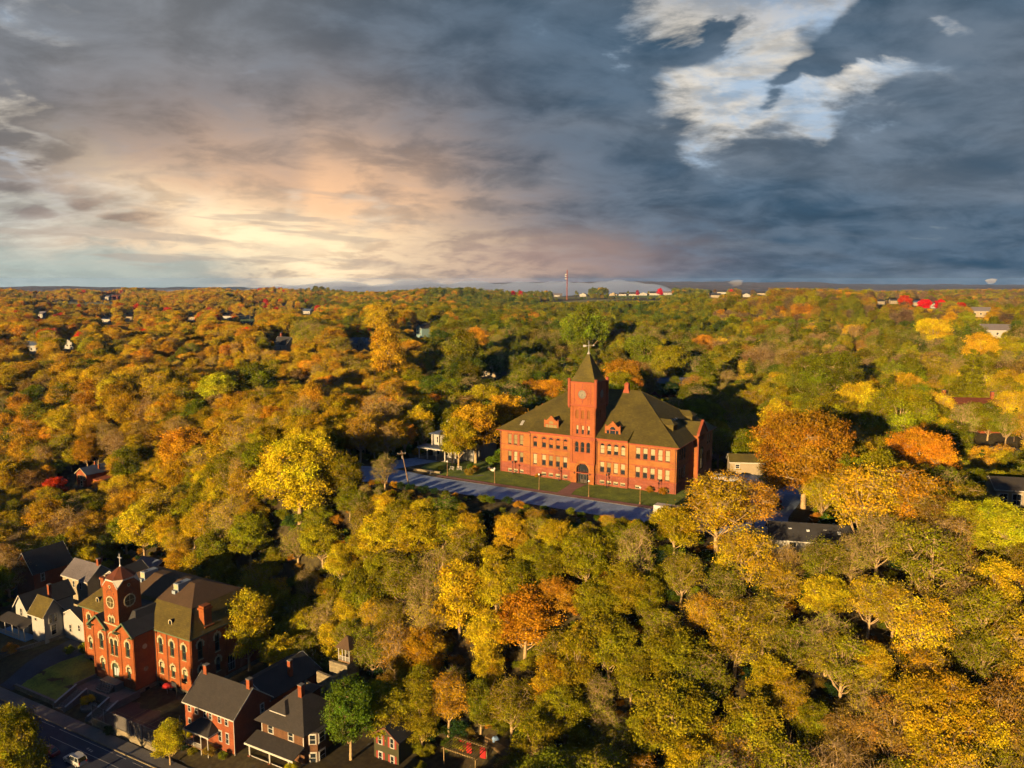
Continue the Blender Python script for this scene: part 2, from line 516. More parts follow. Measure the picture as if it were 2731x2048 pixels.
mat('litter', (0.048, 0.0298, 0.0106), 1.0, 0.4, 0.15, c2=(0.048, 0.0408, 0.012), fine=0.4, fscale=1.2, bump=0.6)
mat('field', (0.1658, 0.1281, 0.0528), 1.0, 0.25, 0.01, c2=(0.0905, 0.1131, 0.0302))
mat('field_green', (0.087, 0.1391, 0.0305), 1.0, 0.2, 0.01)
mat('hill_far', (0.0592, 0.0457, 0.0296), 1.0, 0.45, 0.006, c2=(0.1077, 0.0592, 0.0269), fine=0.4, fscale=0.03)
mat('bark', (0.26, 0.185, 0.095), 0.95, 0.3, 2.0, fine=0.25, fscale=6)
mat('bark_dark', (0.0754, 0.0512, 0.0323), 0.95, 0.3, 2.0, fine=0.25, fscale=6)
mat('metal_dark', (0.03, 0.03, 0.035), 0.5, 0.1, metal=0.3)
mat('metal_grey', (0.2422, 0.253, 0.2692), 0.45, 0.08, metal=0.3)
mat('lamp_bronze', (0.1551, 0.0861, 0.0387), 0.5, 0.1)
mat('globe', (0.4576, 0.4576, 0.4415), 0.4, 0.02)
mat('wood', (0.1292, 0.0754, 0.035), 0.9, 0.25, 2.0, fine=0.15)
mat('wood_pole', (0.1184, 0.0807, 0.0539), 0.95, 0.25, 2.0, fine=0.15)
mat('wood_lit', (0.1817, 0.1292, 0.0525), 0.9, 0.2, 2.0)
mat('red_cloth', (0.2584, 0.0095, 0.0086), 0.85, 0.15, 1.0)
mat('red_dark', (0.1615, 0.0188, 0.0135), 0.8, 0.15)
mat('siding_green', (0.0323, 0.0312, 0.0119), 0.9, 0.12, 0.5)
mat('siding_brown', (0.0754, 0.0358, 0.0158), 0.95, 0.3, 1.2, fine=0.25, fscale=6)
mat('siding_cream', (0.1938, 0.1615, 0.1098), 0.85, 0.08, 0.5, fine=0.05)
mat('siding_white', (0.2203, 0.2203, 0.2136), 0.85, 0.06, 0.5, fine=0.04)
mat('siding_teal', (0.1292, 0.2153, 0.2369), 0.85, 0.06)
mat('blue_paint', (0.10, 0.22, 0.42), 0.7, 0.1)
mat('glass', (0.012, 0.016, 0.020), 0.12, 0.05, spec=0.6)
mat('glass_warm', (0.0539, 0.0404, 0.0162), 0.3, 0.5, 3.0)
mat('blind', (0.2203, 0.2003, 0.1268), 0.9, 0.05)
mat('blind_tan', (0.1402, 0.1135, 0.0534), 0.9, 0.06)
mat('blind_orange', (0.199, 0.0639, 0.0178), 0.9, 0.06)
mat('louver', (0.1356, 0.049, 0.0113), 0.9, 0.1)
mat('door_dark', (0.03, 0.022, 0.016), 0.6, 0.1)
mat('door_green', (0.03, 0.05, 0.03), 0.6, 0.1)
mat('dial', (0.1283, 0.1138, 0.0869), 0.7, 0.08)
mat('dial_shade', (0.42, 0.55, 0.70), 0.7, 0.08)
mat('ink', (0.015, 0.015, 0.018), 0.6, 0.0)
mat('steel_white', (0.2584, 0.2584, 0.2649), 0.35, 0.03, metal=0.1)
mat('hvac_blue', (0.1723, 0.2153, 0.2584), 0.5, 0.05)
mat('van_paint', (0.2907, 0.3004, 0.3004), 0.3, 0.02, spec=0.5)
mat('car_red', (0.13, 0.012, 0.012), 0.3, 0.02, spec=0.5)
mat('car_dark', (0.02, 0.03, 0.05), 0.3, 0.02, spec=0.5)
mat('car_silver', (0.35, 0.37, 0.42), 0.3, 0.02, spec=0.5)
mat('car_white', (0.32, 0.34, 0.36), 0.3, 0.02, spec=0.5)
mat('tyre', (0.012, 0.012, 0.012), 0.9, 0.0)
mat('rim', (0.4, 0.4, 0.42), 0.4, 0.0, metal=0.6)
mat('lamp_red', (0.45, 0.02, 0.015), 0.3, 0.0)
mat('lamp_clear', (0.7, 0.7, 0.7), 0.2, 0.0)
mat('tarp_blue', (0.16, 0.26, 0.46), 0.6, 0.2, 1.0)
mat('dirt', (0.098, 0.0641, 0.0264), 1.0, 0.25, 0.8, fine=0.2)
mat('pool', (0.05, 0.30, 0.30), 0.2, 0.1)
# ------------------------------------------------------------------ setting: ground, roads, lawns
def build_ground():
    ys = list(np.arange(20, 330, 3.2))
    while ys[-1] < 8300:
        ys.append(ys[-1] + max(3.4, (ys[-1] - 250) * 0.030))
    ys = np.array(ys)
    f = np.linspace(-1, 1, 221)
    X = np.outer(0.86 * ys + 130, f)
    Y = np.repeat(ys[:, None], 221, 1)
    Z = gz(X, Y)
    V = np.stack([X, Y, Z], -1).reshape(-1, 3)
    i = np.arange(len(ys) - 1)[:, None] * 221 + np.arange(220)[None]
    Fq = np.stack([i, i + 1, i + 222, i + 221], -1).reshape(-1, 4)
    me = npmesh('ground', V, Fq, 4)
    me.materials.append(MATS['litter'])
    me.polygons.foreach_set('use_smooth', np.ones(len(Fq), bool))
    tag(link(bpy.data.objects.new('ground', me)), kind='structure')
build_ground()
def sheet(name, A, B, m, off, conv, cuts=8, parent=None, kind='structure', zfix=None):
    """strip between two edge polylines (local frame), laid over the ground"""
    mb = MB()
    def dens(P, k):
        out = []
        for i in range(len(P) - 1):
            for j in range(k):
                t = j / k
                out.append((P[i][0] * (1 - t) + P[i + 1][0] * t, P[i][1] * (1 - t) + P[i + 1][1] * t))
        return out + [P[-1]]
    a, b = dens(A, cuts), dens(B, cuts)
    rows = []
    for p, q in zip(a, b):
        r = []
        for j in range(7):
            t = j / 6
            x, y = conv(p[0] * (1 - t) + q[0] * t, p[1] * (1 - t) + q[1] * t)
            r.append((x, y, (float(gz(x, y)) if zfix is None else zfix) + off))
        rows.append(r)
    for i in range(len(rows) - 1):
        for j in range(6):
            mb.poly(rows[i][j], rows[i][j + 1], rows[i + 1][j + 1], rows[i + 1][j])
    bm = bmesh.new()
    me = mb.mesh(name)
    bm.from_mesh(me)
    bmesh.ops.remove_doubles(bm, verts=bm.verts, dist=0.001)
    bm.to_mesh(me)
    bm.free()
    me.materials.append(m)
    o = link(bpy.data.objects.new(name, me), parent)
    return tag(o, kind=kind if parent is None else None)
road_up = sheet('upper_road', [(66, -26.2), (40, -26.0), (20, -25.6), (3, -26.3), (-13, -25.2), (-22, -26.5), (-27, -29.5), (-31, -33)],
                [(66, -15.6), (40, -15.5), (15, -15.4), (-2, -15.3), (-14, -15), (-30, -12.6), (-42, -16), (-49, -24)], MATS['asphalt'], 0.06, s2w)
sheet('sidewalk', [(66, -15.3), (20, -15.15), (-2, -15.05), (-12, -14.7)], [(66, -13.4), (20, -13.3), (-2, -13.2), (-12, -13.0)], MATS['paving_brick'], 0.16, s2w)
kb = MB()
for k in range(33):
    u0 = -12 + k * 2.3
    x0, y0 = s2w(u0, -15.42); x1, y1 = s2w(u0 + 2.26, -15.42); x2, y2 = s2w(u0 + 2.26, -15.17); x3, y3 = s2w(u0, -15.17)
    kb.prism([(x0, y0, -0.1), (x1, y1, -0.1), (x2, y2, -0.1), (x3, y3, -0.1)], (0, 0, 0.30))
tag(kb.build('kerb', MATS['concrete']), kind='structure')
lawn = sheet('lawn', [(66, -13.3), (30, -13.2), (-2, -13.1), (-11, -12.9), (-22, -8)], [(66, 6), (30, 4), (-2, 6), (-12, 8), (-24, 4)], MATS['grass'], 0.05, s2w)
sheet('entrance_path', [(24.5, -13.2), (24.2, -8), (23.6, -3), (23.0, -1.7)], [(28.4, -13.2), (27.4, -8), (27.6, -3), (28.4, -1.7)], MATS['paving_brick'], 0.12, s2w, cuts=4)
sheet('garden_path', [(-13, -15), (-9, -13), (-4, -10), (-2, -7)], [(-11, -15), (-7.2, -12.6), (-2.6, -9.4), (-0.8, -7)], MATS['concrete'], 0.11, s2w, cuts=4)
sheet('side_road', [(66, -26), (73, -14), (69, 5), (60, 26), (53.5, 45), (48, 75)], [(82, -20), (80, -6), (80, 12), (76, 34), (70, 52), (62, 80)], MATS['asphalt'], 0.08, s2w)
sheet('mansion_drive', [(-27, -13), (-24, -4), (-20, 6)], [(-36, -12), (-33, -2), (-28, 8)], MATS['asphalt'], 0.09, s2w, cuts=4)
# lower street
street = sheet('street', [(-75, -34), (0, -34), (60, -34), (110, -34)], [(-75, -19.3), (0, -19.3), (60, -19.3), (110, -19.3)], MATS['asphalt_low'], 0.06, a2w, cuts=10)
def stripe(u0, u1, n, w=0.12):
    sheet('lane_marking', [(u0, n), (u1, n)], [(u0, n + w), (u1, n + w)], MATS['paint'], 0.066, a2w, cuts=6, parent=street)
stripe(-3, 40, -22.5); stripe(-4, 13, -20.0); stripe(14, 17, -20.0); stripe(19, 22, -20.1); stripe(-10, -5.5, -20.0)
for q in range(3):
    stripe(7.2 + q * 0.75, 7.6 + q * 0.75, -21.6 - 0.1 * q, 0.5)
sheet('pavement', [(-75, -19.0), (0, -19.0), (110, -19.0)], [(-75, -16.2), (0, -16.2), (110, -16.2)], MATS['concrete'], 0.17, a2w, cuts=14)
kb = MB()
for k in range(60):
    u0 = -75 + k * 3.0
    P = [a2w(u0, -19.27), a2w(u0 + 2.96, -19.27), a2w(u0 + 2.96, -19.03), a2w(u0, -19.03)]
    kb.prism([(x, y, -36.3) for x, y in P], (0, 0, 0.52))
tag(kb.build('street_kerb', MATS['limestone']), kind='structure')
sheet('academy_yard', [(-28, -14.6), (-14, -14.6), (-11.8, -14.6)], [(-34, 6), (-20, 6), (-11.8, 6)], MATS['grass'], 0.05, a2w)
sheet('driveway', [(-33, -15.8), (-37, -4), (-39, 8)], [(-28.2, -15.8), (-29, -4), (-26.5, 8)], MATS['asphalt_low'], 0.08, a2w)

# ------------------------------------------------------------------ building helpers
def wall(mb, P, e, i, a0, a1, b0, b1, holes=(), dep=0.25):
    """wall with real openings; a runs along e, b is height, openings are (a0, a1, b0, b1, arched)"""
    hs = [h for h in holes if h[2] >= b0 - 1e-6 and h[3] <= b1 + 1e-6 and h[0] >= a0 - 1e-6 and h[1] <= a1 + 1e-6]
    pt = lambda a, b, c=0.0: (P[0] + e[0] * a + i[0] * c, P[1] + e[1] * a + i[1] * c, b)
    A = sorted({a0, a1, *[h[0] for h in hs], *[h[1] for h in hs]})
    B = sorted({b0, b1, *[h[2] for h in hs], *[h[3] for h in hs]})
    for j in range(len(B) - 1):
        for k in range(len(A) - 1):
            ca, cb = (A[k] + A[k + 1]) / 2, (B[j] + B[j + 1]) / 2
            if any(h[0] < ca < h[1] and h[2] < cb < h[3] for h in hs):
                continue
            mb.poly(pt(A[k], B[j]), pt(A[k + 1], B[j]), pt(A[k + 1], B[j + 1]), pt(A[k], B[j + 1]))
    for h in hs:
        out = hole_outline(h)
        for k in range(len(out)):
            p, q = out[k], out[(k + 1) % len(out)]
            mb.poly(pt(*p), pt(*q), pt(q[0], q[1], dep), pt(p[0], p[1], dep))
        if h[4]:
            r = (h[1] - h[0]) / 2
            sp, m = h[3] - r, (h[0] + h[1]) / 2
            arc = [(m + r * math.cos(t), sp + r * math.sin(t)) for t in np.linspace(0, math.pi, 13)]
            for k in range(6):
                mb.poly(pt(h[1], h[3]), pt(*arc[k]), pt(*arc[k + 1]))
                mb.poly(pt(h[0], h[3]), pt(*arc[6 + k]), pt(*arc[7 + k]))
def hole_outline(h):
    if not h[4]:
        return [(h[0], h[2]), (h[1], h[2]), (h[1], h[3]), (h[0], h[3])]
    r = (h[1] - h[0]) / 2
    sp, m = h[3] - r, (h[0] + h[1]) / 2
    return [(h[0], h[2]), (h[1], h[2])] + [(m + r * math.cos(t), sp + r * math.sin(t)) for t in np.linspace(0, math.pi, 13)]
_WC = {}
def window(parent, u, n, z, rz, w, h, arch=False, dep=0.22, frame='trim_brown', pane='glass', blind=None, bfrac=0.6, bmat='blind', sill=None, rail=True, hood=None, mull=0, name='window'):
    """window: frame mesh under its building, with pane, blind, sill and hood as its pieces; x along the wall, y into it"""
    def key(*k):
        return k + (round(w, 2), round(h, 2), arch, round(dep, 2))
    fw = min(0.10, w * 0.09)
    y0, y1 = dep - 0.13, dep - 0.02
    r = w / 2
    sp = h - r if arch else h
    k = key('f', frame, rail, mull)
    if k not in _WC:
        mb = MB()
        mb.box(-r, -r + fw, y0, y1, 0, sp); mb.box(r - fw, r, y0, y1, 0, sp); mb.box(-r + fw, r - fw, y0, y1, 0, fw)
        if arch:
            for q in range(8):
                t0, t1 = math.pi * q / 8, math.pi * (q + 1) / 8
                pts = [(math.cos(t) * rr, y0, sp + math.sin(t) * rr) for t, rr in ((t0, r), (t1, r), (t1, r - fw), (t0, r - fw))]
                mb.prism(pts, (0, y1 - y0, 0))
        else:
            mb.box(-r + fw, r - fw, y0, y1, h - fw, h)
        if rail:
            mb.box(-r + fw, r - fw, y0 + 0.01, y1, h * 0.48 - fw * 0.4, h * 0.48 + fw * 0.4)
        for q in range(mull):
            x = -r + w * (q + 1) / (mull + 1)
            mb.box(x - fw * 0.3, x + fw * 0.3, y0 + 0.02, y1, fw, sp - (0 if arch else fw))
        me = mb.mesh('window_frame'); me.materials.append(MATS[frame]); _WC[k] = me
    o = inst(name, _WC[k], parent, (u, n, z), rz)
    k = key('p', pane)
    if k not in _WC:
        mb = MB()
        pts = [(-r + .01, y1 - 0.03, 0.01), (r - .01, y1 - 0.03, 0.01)]
        if arch:
            pts += [(math.cos(t) * (r - .01), y1 - 0.03, sp + math.sin(t) * (r - .01)) for t in np.linspace(0, math.pi, 11)]
        else:
            pts += [(r - .01, y1 - 0.03, h - .01), (-r + .01, y1 - 0.03, h - .01)]
        mb.poly(*pts)
        me = mb.mesh('pane'); me.materials.append(MATS[pane]); _WC[k] = me
    inst('pane', _WC[k], o)
    if blind:
        zb = sp - (sp - fw) * bfrac
        k = key('b', bmat, round(bfrac, 1))
        if k not in _WC:
            mb = MB().box(-r + fw, r - fw, y1 - 0.055, y1 - 0.04, zb, sp - (fw if not arch else 0))
            me = mb.mesh('blind'); me.materials.append(MATS[bmat]); _WC[k] = me
        inst('blind', _WC[k], o)
    if sill:
        k = key('s', sill)
        if k not in _WC:
            me = MB().box(-r - 0.12, r + 0.12, -0.10, dep - 0.03, -0.16, -0.005).mesh('sill'); me.materials.append(MATS[sill]); _WC[k] = me
        inst('sill', _WC[k], o)
    if hood:
        k = key('h', hood)
        if k not in _WC:
            mb = MB()
            if arch:
                n_ = 9
                for q in range(n_):
                    t0, t1 = math.pi * (q + 0.04) / n_, math.pi * (q + 0.96) / n_
                    ro = r + (0.50 if q % 2 == 0 else 0.40) + (0.14 if q == n_ // 2 else 0)
                    pts = [(math.cos(t) * rr, -0.09, sp + math.sin(t) * rr) for t, rr in ((t0, ro), (t1, ro), (t1, r + 0.03), (t0, r + 0.03))]
                    mb.prism(pts, (0, 0.085, 0))
                for s in (-1, 1):
                    mb.box(min(s * (r + .03), s * (r + .4)), max(s * (r + .03), s * (r + .4)), -0.08, -0.005, sp - 0.75, sp - 0.02)
            else:
                mb.box(-r - .15, r + .15, -.08, -.005, h + .02, h + .25)
            me = mb.mesh('hood'); me.materials.append(MATS[hood]); _WC[k] = me
        inst('hood', _WC[k], o)
    return o
def strokes(ch):
    return {'I': [((0, -.5), (0, .5))], 'V': [((-.32, .5), (0, -.5)), ((.32, .5), (0, -.5))], 'X': [((-.32, .5), (.32, -.5)), ((.32, .5), (-.32, -.5))]}[ch]
def dial(parent, u, n, z, rz, r, face, ring, hour=6.55, minute=32, pointed=True, numerals=True):
    d = MB()
    N_ = 28
    d.prism([(math.cos(t) * r, -0.05, math.sin(t) * r) for t in np.linspace(0, 6.28319, N_, endpoint=False)], (0, 0.09, 0))
    o = d.build('clock_face', MATS[face], parent, loc=(u, n, z), rz=rz)
    g = MB()
    for q in range(N_):
        t0, t1 = 6.28319 * q / N_, 6.28319 * (q + 1) / N_
        g.prism([(math.cos(t) * rr, -0.12, math.sin(t) * rr) for t, rr in ((t0, r * 1.22), (t1, r * 1.22), (t1, r * 1.0), (t0, r * 1.0))], (0, 0.14, 0))
    g.build('clock_surround', MATS[ring], o)
    if numerals:
        nm = 'XII I II III IV V VI VII VIII IX X XI'.split()
        b = MB()
        hh = r * 0.26
        for k, s in enumerate(nm):
            t = math.pi / 2 - k * math.pi / 6
            wch = hh * 0.42
            for j, ch in enumerate(s):
                off = (j - (len(s) - 1) / 2) * wch * (1.0 if len(s) < 4 else 0.8)
                for (x0, y0), (x1, y1) in strokes(ch):
                    P = []
                    for (xx, yy, ww) in ((x0, y0, -1), (x0, y0, 1), (x1, y1, 1), (x1, y1, -1)):
                        lx = off + xx * wch + ww * hh * 0.055
                        ly = yy * hh
                        rad = r * 0.80 + ly
                        P.append((math.cos(t) * rad + math.sin(t) * lx, -0.062, math.sin(t) * rad - math.cos(t) * lx))
                    b.poly(*P)
        b.build('numerals', MATS['ink'], o)
    if pointed:
        for L_, ang, w in ((r * 0.5, math.pi / 2 - hour * math.pi / 6, .07), (r * 0.78, math.pi / 2 - minute * math.pi / 30, .05)):
            b = MB()
            c, s = math.cos(ang), math.sin(ang)
            b.prism([(-s * w * r - c * .1 * r, -0.085, c * w * r - s * .1 * r), (s * w * r - c * .1 * r, -0.085, -c * w * r - s * .1 * r), (c * L_, -0.085, s * L_)], (0, 0.015, 0))
            b.build('clock_hand', MATS['ink'], o)
    return o
# ------------------------------------------------------------------ the brick school on the bluff
RND = random.Random(11)
def build_school():
    T = empty('school_building', (S_O[0], S_O[1], 0), S_TH, 'large orange brick school with slate hip roof and pointed clock tower on the bluff', 'school')
    LW, D = 51.4, 32.0
    E, I = (1, 0), (0, 1)
    rows = {}
    lb = [(2.52, 3.68), (4.40, 5.56), (6.28, 7.44)]
    cl = [(10.86, 12.08), (13.57, 14.83), (15.69, 16.95), (17.82, 19.08), (20.02, 21.28)]
    cr = [(30.82, 32.06), (32.74, 33.98), (34.68, 35.92), (36.64, 37.88)]
    rb = [(40.50, 41.74), (42.48, 43.72), (44.48, 45.72), (46.46, 47.70), (48.42, 49.66)]
    up, st = MB(), MB()
    def section(P, e, i, a0, a1, cols, up_z, lo_z, ba_z, arch, ba_cols):
        H = [(c0, c1, up_z[0], up_z[1], arch) for c0, c1 in cols] + [(c0, c1, lo_z[0], lo_z[1], False) for c0, c1 in cols]
        Bh = [(c0 - .08, c1 + .08, ba_z[0], ba_z[1], False) for c0, c1 in ba_cols]
        wall(up, P, e, i, a0, a1, 2.95, 12.3, H)
        wall(st, P, e, i, a0, a1, -0.6, 2.95, Bh, 0.35)
        return H, Bh
    rz = 0.0
    specs = []
    for (n0, a0, a1, cols, uz, lz, bz, arch, bc) in ((0.0, 0.0, 10.1, lb, (8.2, 11.1), (3.4, 6.25), (.35, 1.3), False, lb),
                                                   (-0.6, 10.1, 22.6, cl, (8.5, 11.4), (3.5, 6.45), (.6, 1.6), True, cl[1:]),
                                                   (-0.6, 29.6, 38.65, cr, (8.6, 11.42), (3.65, 6.45), (.6, 1.5), True, cr),
                                                   (0.0, 38.65, LW, rb, (8.2, 11.13), (3.3, 6.1), (.3, 1.2), False, [rb[0], rb[2], rb[4]])):
        H, Bh = section((0, n0), E, I, a0, a1, cols, uz, lz, bz, arch, bc)
        specs.append((n0, a0, a1, H, Bh, arch))
    for (u0, a, b) in ((10.1, -0.6, 0.0), (38.65, -0.6, 0.0)):
        up.poly((u0, a, 2.95), (u0, b, 2.95), (u0, b, 12.3), (u0, a, 12.3))
        st.poly((u0, a, -.6), (u0, b, -.6), (u0, b, 2.95), (u0, a, 2.95))
    # right side wall with its gabled middle bay, left and back walls
    sr = [(2.2, 3.4), (4.1, 5.3), (6.0, 7.2), (22.9, 24.0), (24.8, 25.9), (26.7, 27.8), (28.6, 29.7)]
    Hs = [(c0, c1, 8.2, 11.1, False) for c0, c1 in sr] + [(c0, c1, 3.4, 6.2, False) for c0, c1 in sr]
    wall(up, (LW, 0), (0, 1), (-1, 0), 0, D, 2.95, 12.3, Hs)
    wall(st, (LW, 0), (0, 1), (-1, 0), 0, D, -.6, 2.95, [])
    wall(up, (0, D), (0, -1), (1, 0), 0, D, 2.95, 12.3, [(c0, c1, 8.2, 11.1, False) for c0, c1 in sr])
    wall(st, (0, D), (0, -1), (1, 0), 0, D, -.6, 2.95, [])
    wall(up, (LW, D), (-1, 0), (0, -1), 0, LW, 2.95, 12.3, [])
    wall(st, (LW, D), (-1, 0), (0, -1), 0, LW, -.6, 2.95, [])
    up.build('wall', MATS['brick_pale'], T)
    o = st.build('basement_wall', MATS['stone_red'], T); o['label'] = 'red stone basement storey of the school'
    # windows
    for (n0, a0, a1, H, Bh, arch) in specs:
        for h in H:
            upper = h[2] > 7
            lit = h[0] > 29
            if arch and upper and not lit:
                b, fr = 'blind_orange', RND.choice([.45, .55, .6])
            else:
                b = RND.choice(['blind', 'blind', 'blind_tan']) if (lit or not upper) else 'blind_tan'
                fr = RND.choice([.5, .5, .55, .95]) if not lit else RND.choice([.5, .55, .97, .97, .6])
            window(T, (h[0] + h[1]) / 2, n0, h[2], 0, h[1] - h[0], h[3] - h[2], h[4], 0.24, blind=True, bfrac=fr, bmat=b, sill='stone_red', hood=None if h[4] else 'stone_red')
        for h in Bh:
            window(T, (h[0] + h[1]) / 2, n0, h[2], 0, h[1] - h[0], h[3] - h[2], False, 0.34, blind=True, bfrac=RND.choice([.4, .5, .6]), bmat='blind', rail=True, frame='cream')
    for h in Hs:
        window(T, LW, (h[0] + h[1]) / 2, h[2], math.pi / 2, h[1] - h[0], h[3] - h[2], False, 0.24, sill='stone_red', blind=h[0] > 20 and h[2] > 7, bmat='blind', bfrac=.8)
    for c0, c1 in sr:
        window(T, 0, D - (c0 + c1) / 2, 8.2, -math.pi / 2, c1 - c0, 2.9, False, 0.24)
    # belt courses, cornices, hood arches, pilaster strips
    def band(z0, z1, pr, m='terracotta', name='belt_course'):
        for (n0, a0, a1, *_r) in specs:
            b = MB()
            b.box(a0 - (pr if n0 < 0 and a0 > 25 else 0), a1 + (0.0), n0 - pr, n0 - 0.004, z0, z1)
            b.build(name, MATS[m], T)
        MB().box(LW + 0.004, LW + pr, -pr, D + pr, z0, z1).build(name, MATS[m], T)
    band(2.86, 3.10, 0.14); band(6.42, 6.62, 0.07, 'terracotta'); band(8.02, 8.16, 0.08)
    for (n0, a0, a1, *_r) in specs:
        z = 11.75 if n0 == 0 else 12.1
        MB().box(a0, a1, n0 - 0.35, n0 - 0.004, z, z + 0.32).box(a0, a1, n0 - 0.6, n0 - 0.004, z + 0.321, z + 0.5).build('cornice', MATS['terracotta'], T)
    MB().box(LW + .004, LW + .35, -.35, D, 11.75, 12.07).box(LW + .004, LW + .6, -.6, D, 12.071, 12.25).build('cornice', MATS['terracotta'], T)
    for (n0, a0, a1, H, Bh, arch) in specs:
        if arch:
            for h in H:
                if h[4]:
                    r = (h[1] - h[0]) / 2
                    c, sp = (h[0] + h[1]) / 2, h[3] - r
                    b = MB()
                    for q in range(10):
                        t0, t1 = math.pi * q / 10, math.pi * (q + 1) / 10
                        b.prism([(c + math.cos(t) * rr, n0 - .07, sp + math.sin(t) * rr) for t, rr in ((t0, r + .34), (t1, r + .34), (t1, r + .06), (t0, r + .06))], (0, .066, 0))
                    b.build('arch_trim', MATS['terracotta'], T)
        for j in range(len(H) // 2 - 1):
            if n0 == 0.0:
                g0, g1 = H[j][1], H[j + 1][0]
                for zz0, zz1 in ((3.4, 6.15), (8.2, 11.1)):
                    MB().box(g0 + .12, g1 - .12, n0 - .05, n0 - .004, zz0, zz1).build('mullion_panel', MATS['terracotta'], T)
    for u, n in ((0.25, -.12), (10.0, -.70), (22.45, -.75), (30.0, -.75), (51.1, -.12)):
        d = MB().tube([(u, n, 0.0), (u, n, 12.0)], 0.10, 8)
        d.box(u - .2, u + .2, n - .18, n + .14, 11.2, 11.6).build('downpipe', MATS['trim_brown'], T)
    for u, n, z in ((16.3, -.6, 7.35), (33.9, -.6, 7.35)):
        MB().box(u - .45, u + .45, n - .06, n - .004, z, z + .28).build('plaque', MATS['stone_red'], T)
    # gabled bay of the right side
    g = MB()
    g0, g1, p = 13.6, 21.4, 1.3
    hg = [(15.8, 19.2, 3.2, 9.6, True), (15.7, 16.5, 11.2, 12.6, False), (17.1, 17.9, 11.2, 12.6, False), (18.5, 19.3, 11.2, 12.6, False)]
    wall(g, (LW + p, 0), (0, 1), (-1, 0), g0, g1, -.6, 13.0, hg, .3)
    mid = (g0 + g1) / 2
    g.poly((LW + p, g0, 13.0), (LW + p, g1, 13.0), (LW + p, mid, 16.3))
    for nn in (g0, g1):
        g.poly((LW, nn, -.6), (LW + p, nn, -.6), (LW + p, nn, 13.0), (LW, nn, 13.0))
    g.build('gable_bay_wall', MATS['brick'], T)
    for h in hg:
        window(T, LW + p, (h[0] + h[1]) / 2, h[2], math.pi / 2, h[1] - h[0], h[3] - h[2], h[4], .28, mull=2 if h[4] else 0)
    c = MB()
    for s, e_ in ((g0 - .1, mid), (g1 + .1, mid)):
        c.prism([(LW + p - .4, s, 12.9), (LW + p - .4, e_, 16.25), (LW + p - .4, e_, 16.75), (LW + p - .4, s, 13.5)], (.75, 0, 0))
    c.build('gable_coping', MATS['terracotta'], T)
    r = MB()
    for s in (g0 + .2, g1 - .2):
        r.poly((LW + p - .4, s, 13.05), (LW + p - .4, mid, 16.2), (LW - 5.2, mid, 16.2), (LW - 1.2, s, 13.05))
    r.build('gable_roof', MATS['slate'], T)
    for nn in (g0 + .25,):
        MB().tube([(LW + p + .14, nn - .5, 0), (LW + p + .14, nn - .5, 12.4)], .16, 8).build('downpipe', MATS['terracotta'], T)
    # roof: hip, with the flared eave of the middle bays
    ov = 0.85
    x0, x1, y0, y1, ze, zr, ym = -ov, LW + ov, -ov, D + ov, 12.22, 23.5, 16.0
    xl, xr = 16.0, 35.6
    rf = MB()
    e4 = [(x0, y0, ze), (x1, y0, ze), (x1, y1, ze), (x0, y1, ze)]
    rg = [(xl, ym, zr), (xr, ym, zr)]
    lo = [(a, b, ze - .16) for a, b, _ in e4]
    rf.add(e4 + rg + lo, [(0, 1, 5, 4), (1, 2, 5), (2, 3, 4, 5), (3, 0, 4), (0, 6, 7, 1), (1, 7, 8, 2), (2, 8, 9, 3), (3, 9, 6, 0), (6, 9, 8, 7)])
    roof = rf.build('roof', MATS['slate'], T)
    sl = (zr - ze) / (ym - y0)
    zroof = lambda n: ze + sl * (n - y0)
    for a0, a1 in ((10.0, 22.6), (29.6, 38.8)):
        b = MB()
        n1 = 3.0
        z1 = zroof(n1) + .03
        P = [(a0, -1.55, 12.72), (a1, -1.55, 12.72), (a1, n1, z1), (a0, n1, z1)]
        b.slab(P, .12)
        b.build('eave_flare', MATS['slate'], roof)
        MB().tube([(a0 - .1, -1.6, 12.72), (a1 + .1, -1.6, 12.72)], .10, 6).build('gutter', MATS['terracotta'], roof)
    for p, q in (((x0, y0, ze), (xl, ym, zr)), ((x1, y0, ze), (xr, ym, zr)), ((x1, y1, ze), (xr, ym, zr)), ((xl, ym, zr), (xr, ym, zr))):
        MB().tube([p, q], .09, 6).build('ridge_cap', MATS['slate_brown'], roof)
    for p, q in (((x0, y0, ze - .06), (10.0, y0, ze - .06)), ((38.8, y0, ze - .06), (x1, y0, ze - .06)), ((x1, y0, ze - .06), (x1, y1, ze - .06))):
        MB().tube([p, q], .11, 6).build('gutter', MATS['terracotta'], roof)
    # skylights
    def on_roof_front(u, n, w, h, m, name):
        b = MB()
        P = [(u, n, zroof(n) + .06), (u + w, n, zroof(n) + .06), (u + w, n + h, zroof(n + h) + .06), (u, n + h, zroof(n + h) + .06)]
        b.slab(P, .08)
        return b.build(name, MATS[m], roof)
    on_roof_front(5.6, 1.2, .85, 1.5, 'steel_white', 'skylight')
    srx = (zr - ze) / (x1 - xr)
    for k in range(5):
        n = 9.6 + k * 1.55
        u = 45.6
        z = ze + srx * (x1 - u) + .06
        b = MB()
        b.slab([(u, n, z), (u + .5, n, z - .5 * srx), (u + .5, n + .62, z - .5 * srx), (u, n + .62, z)], .08).build('skylight', MATS['steel_white'], roof)
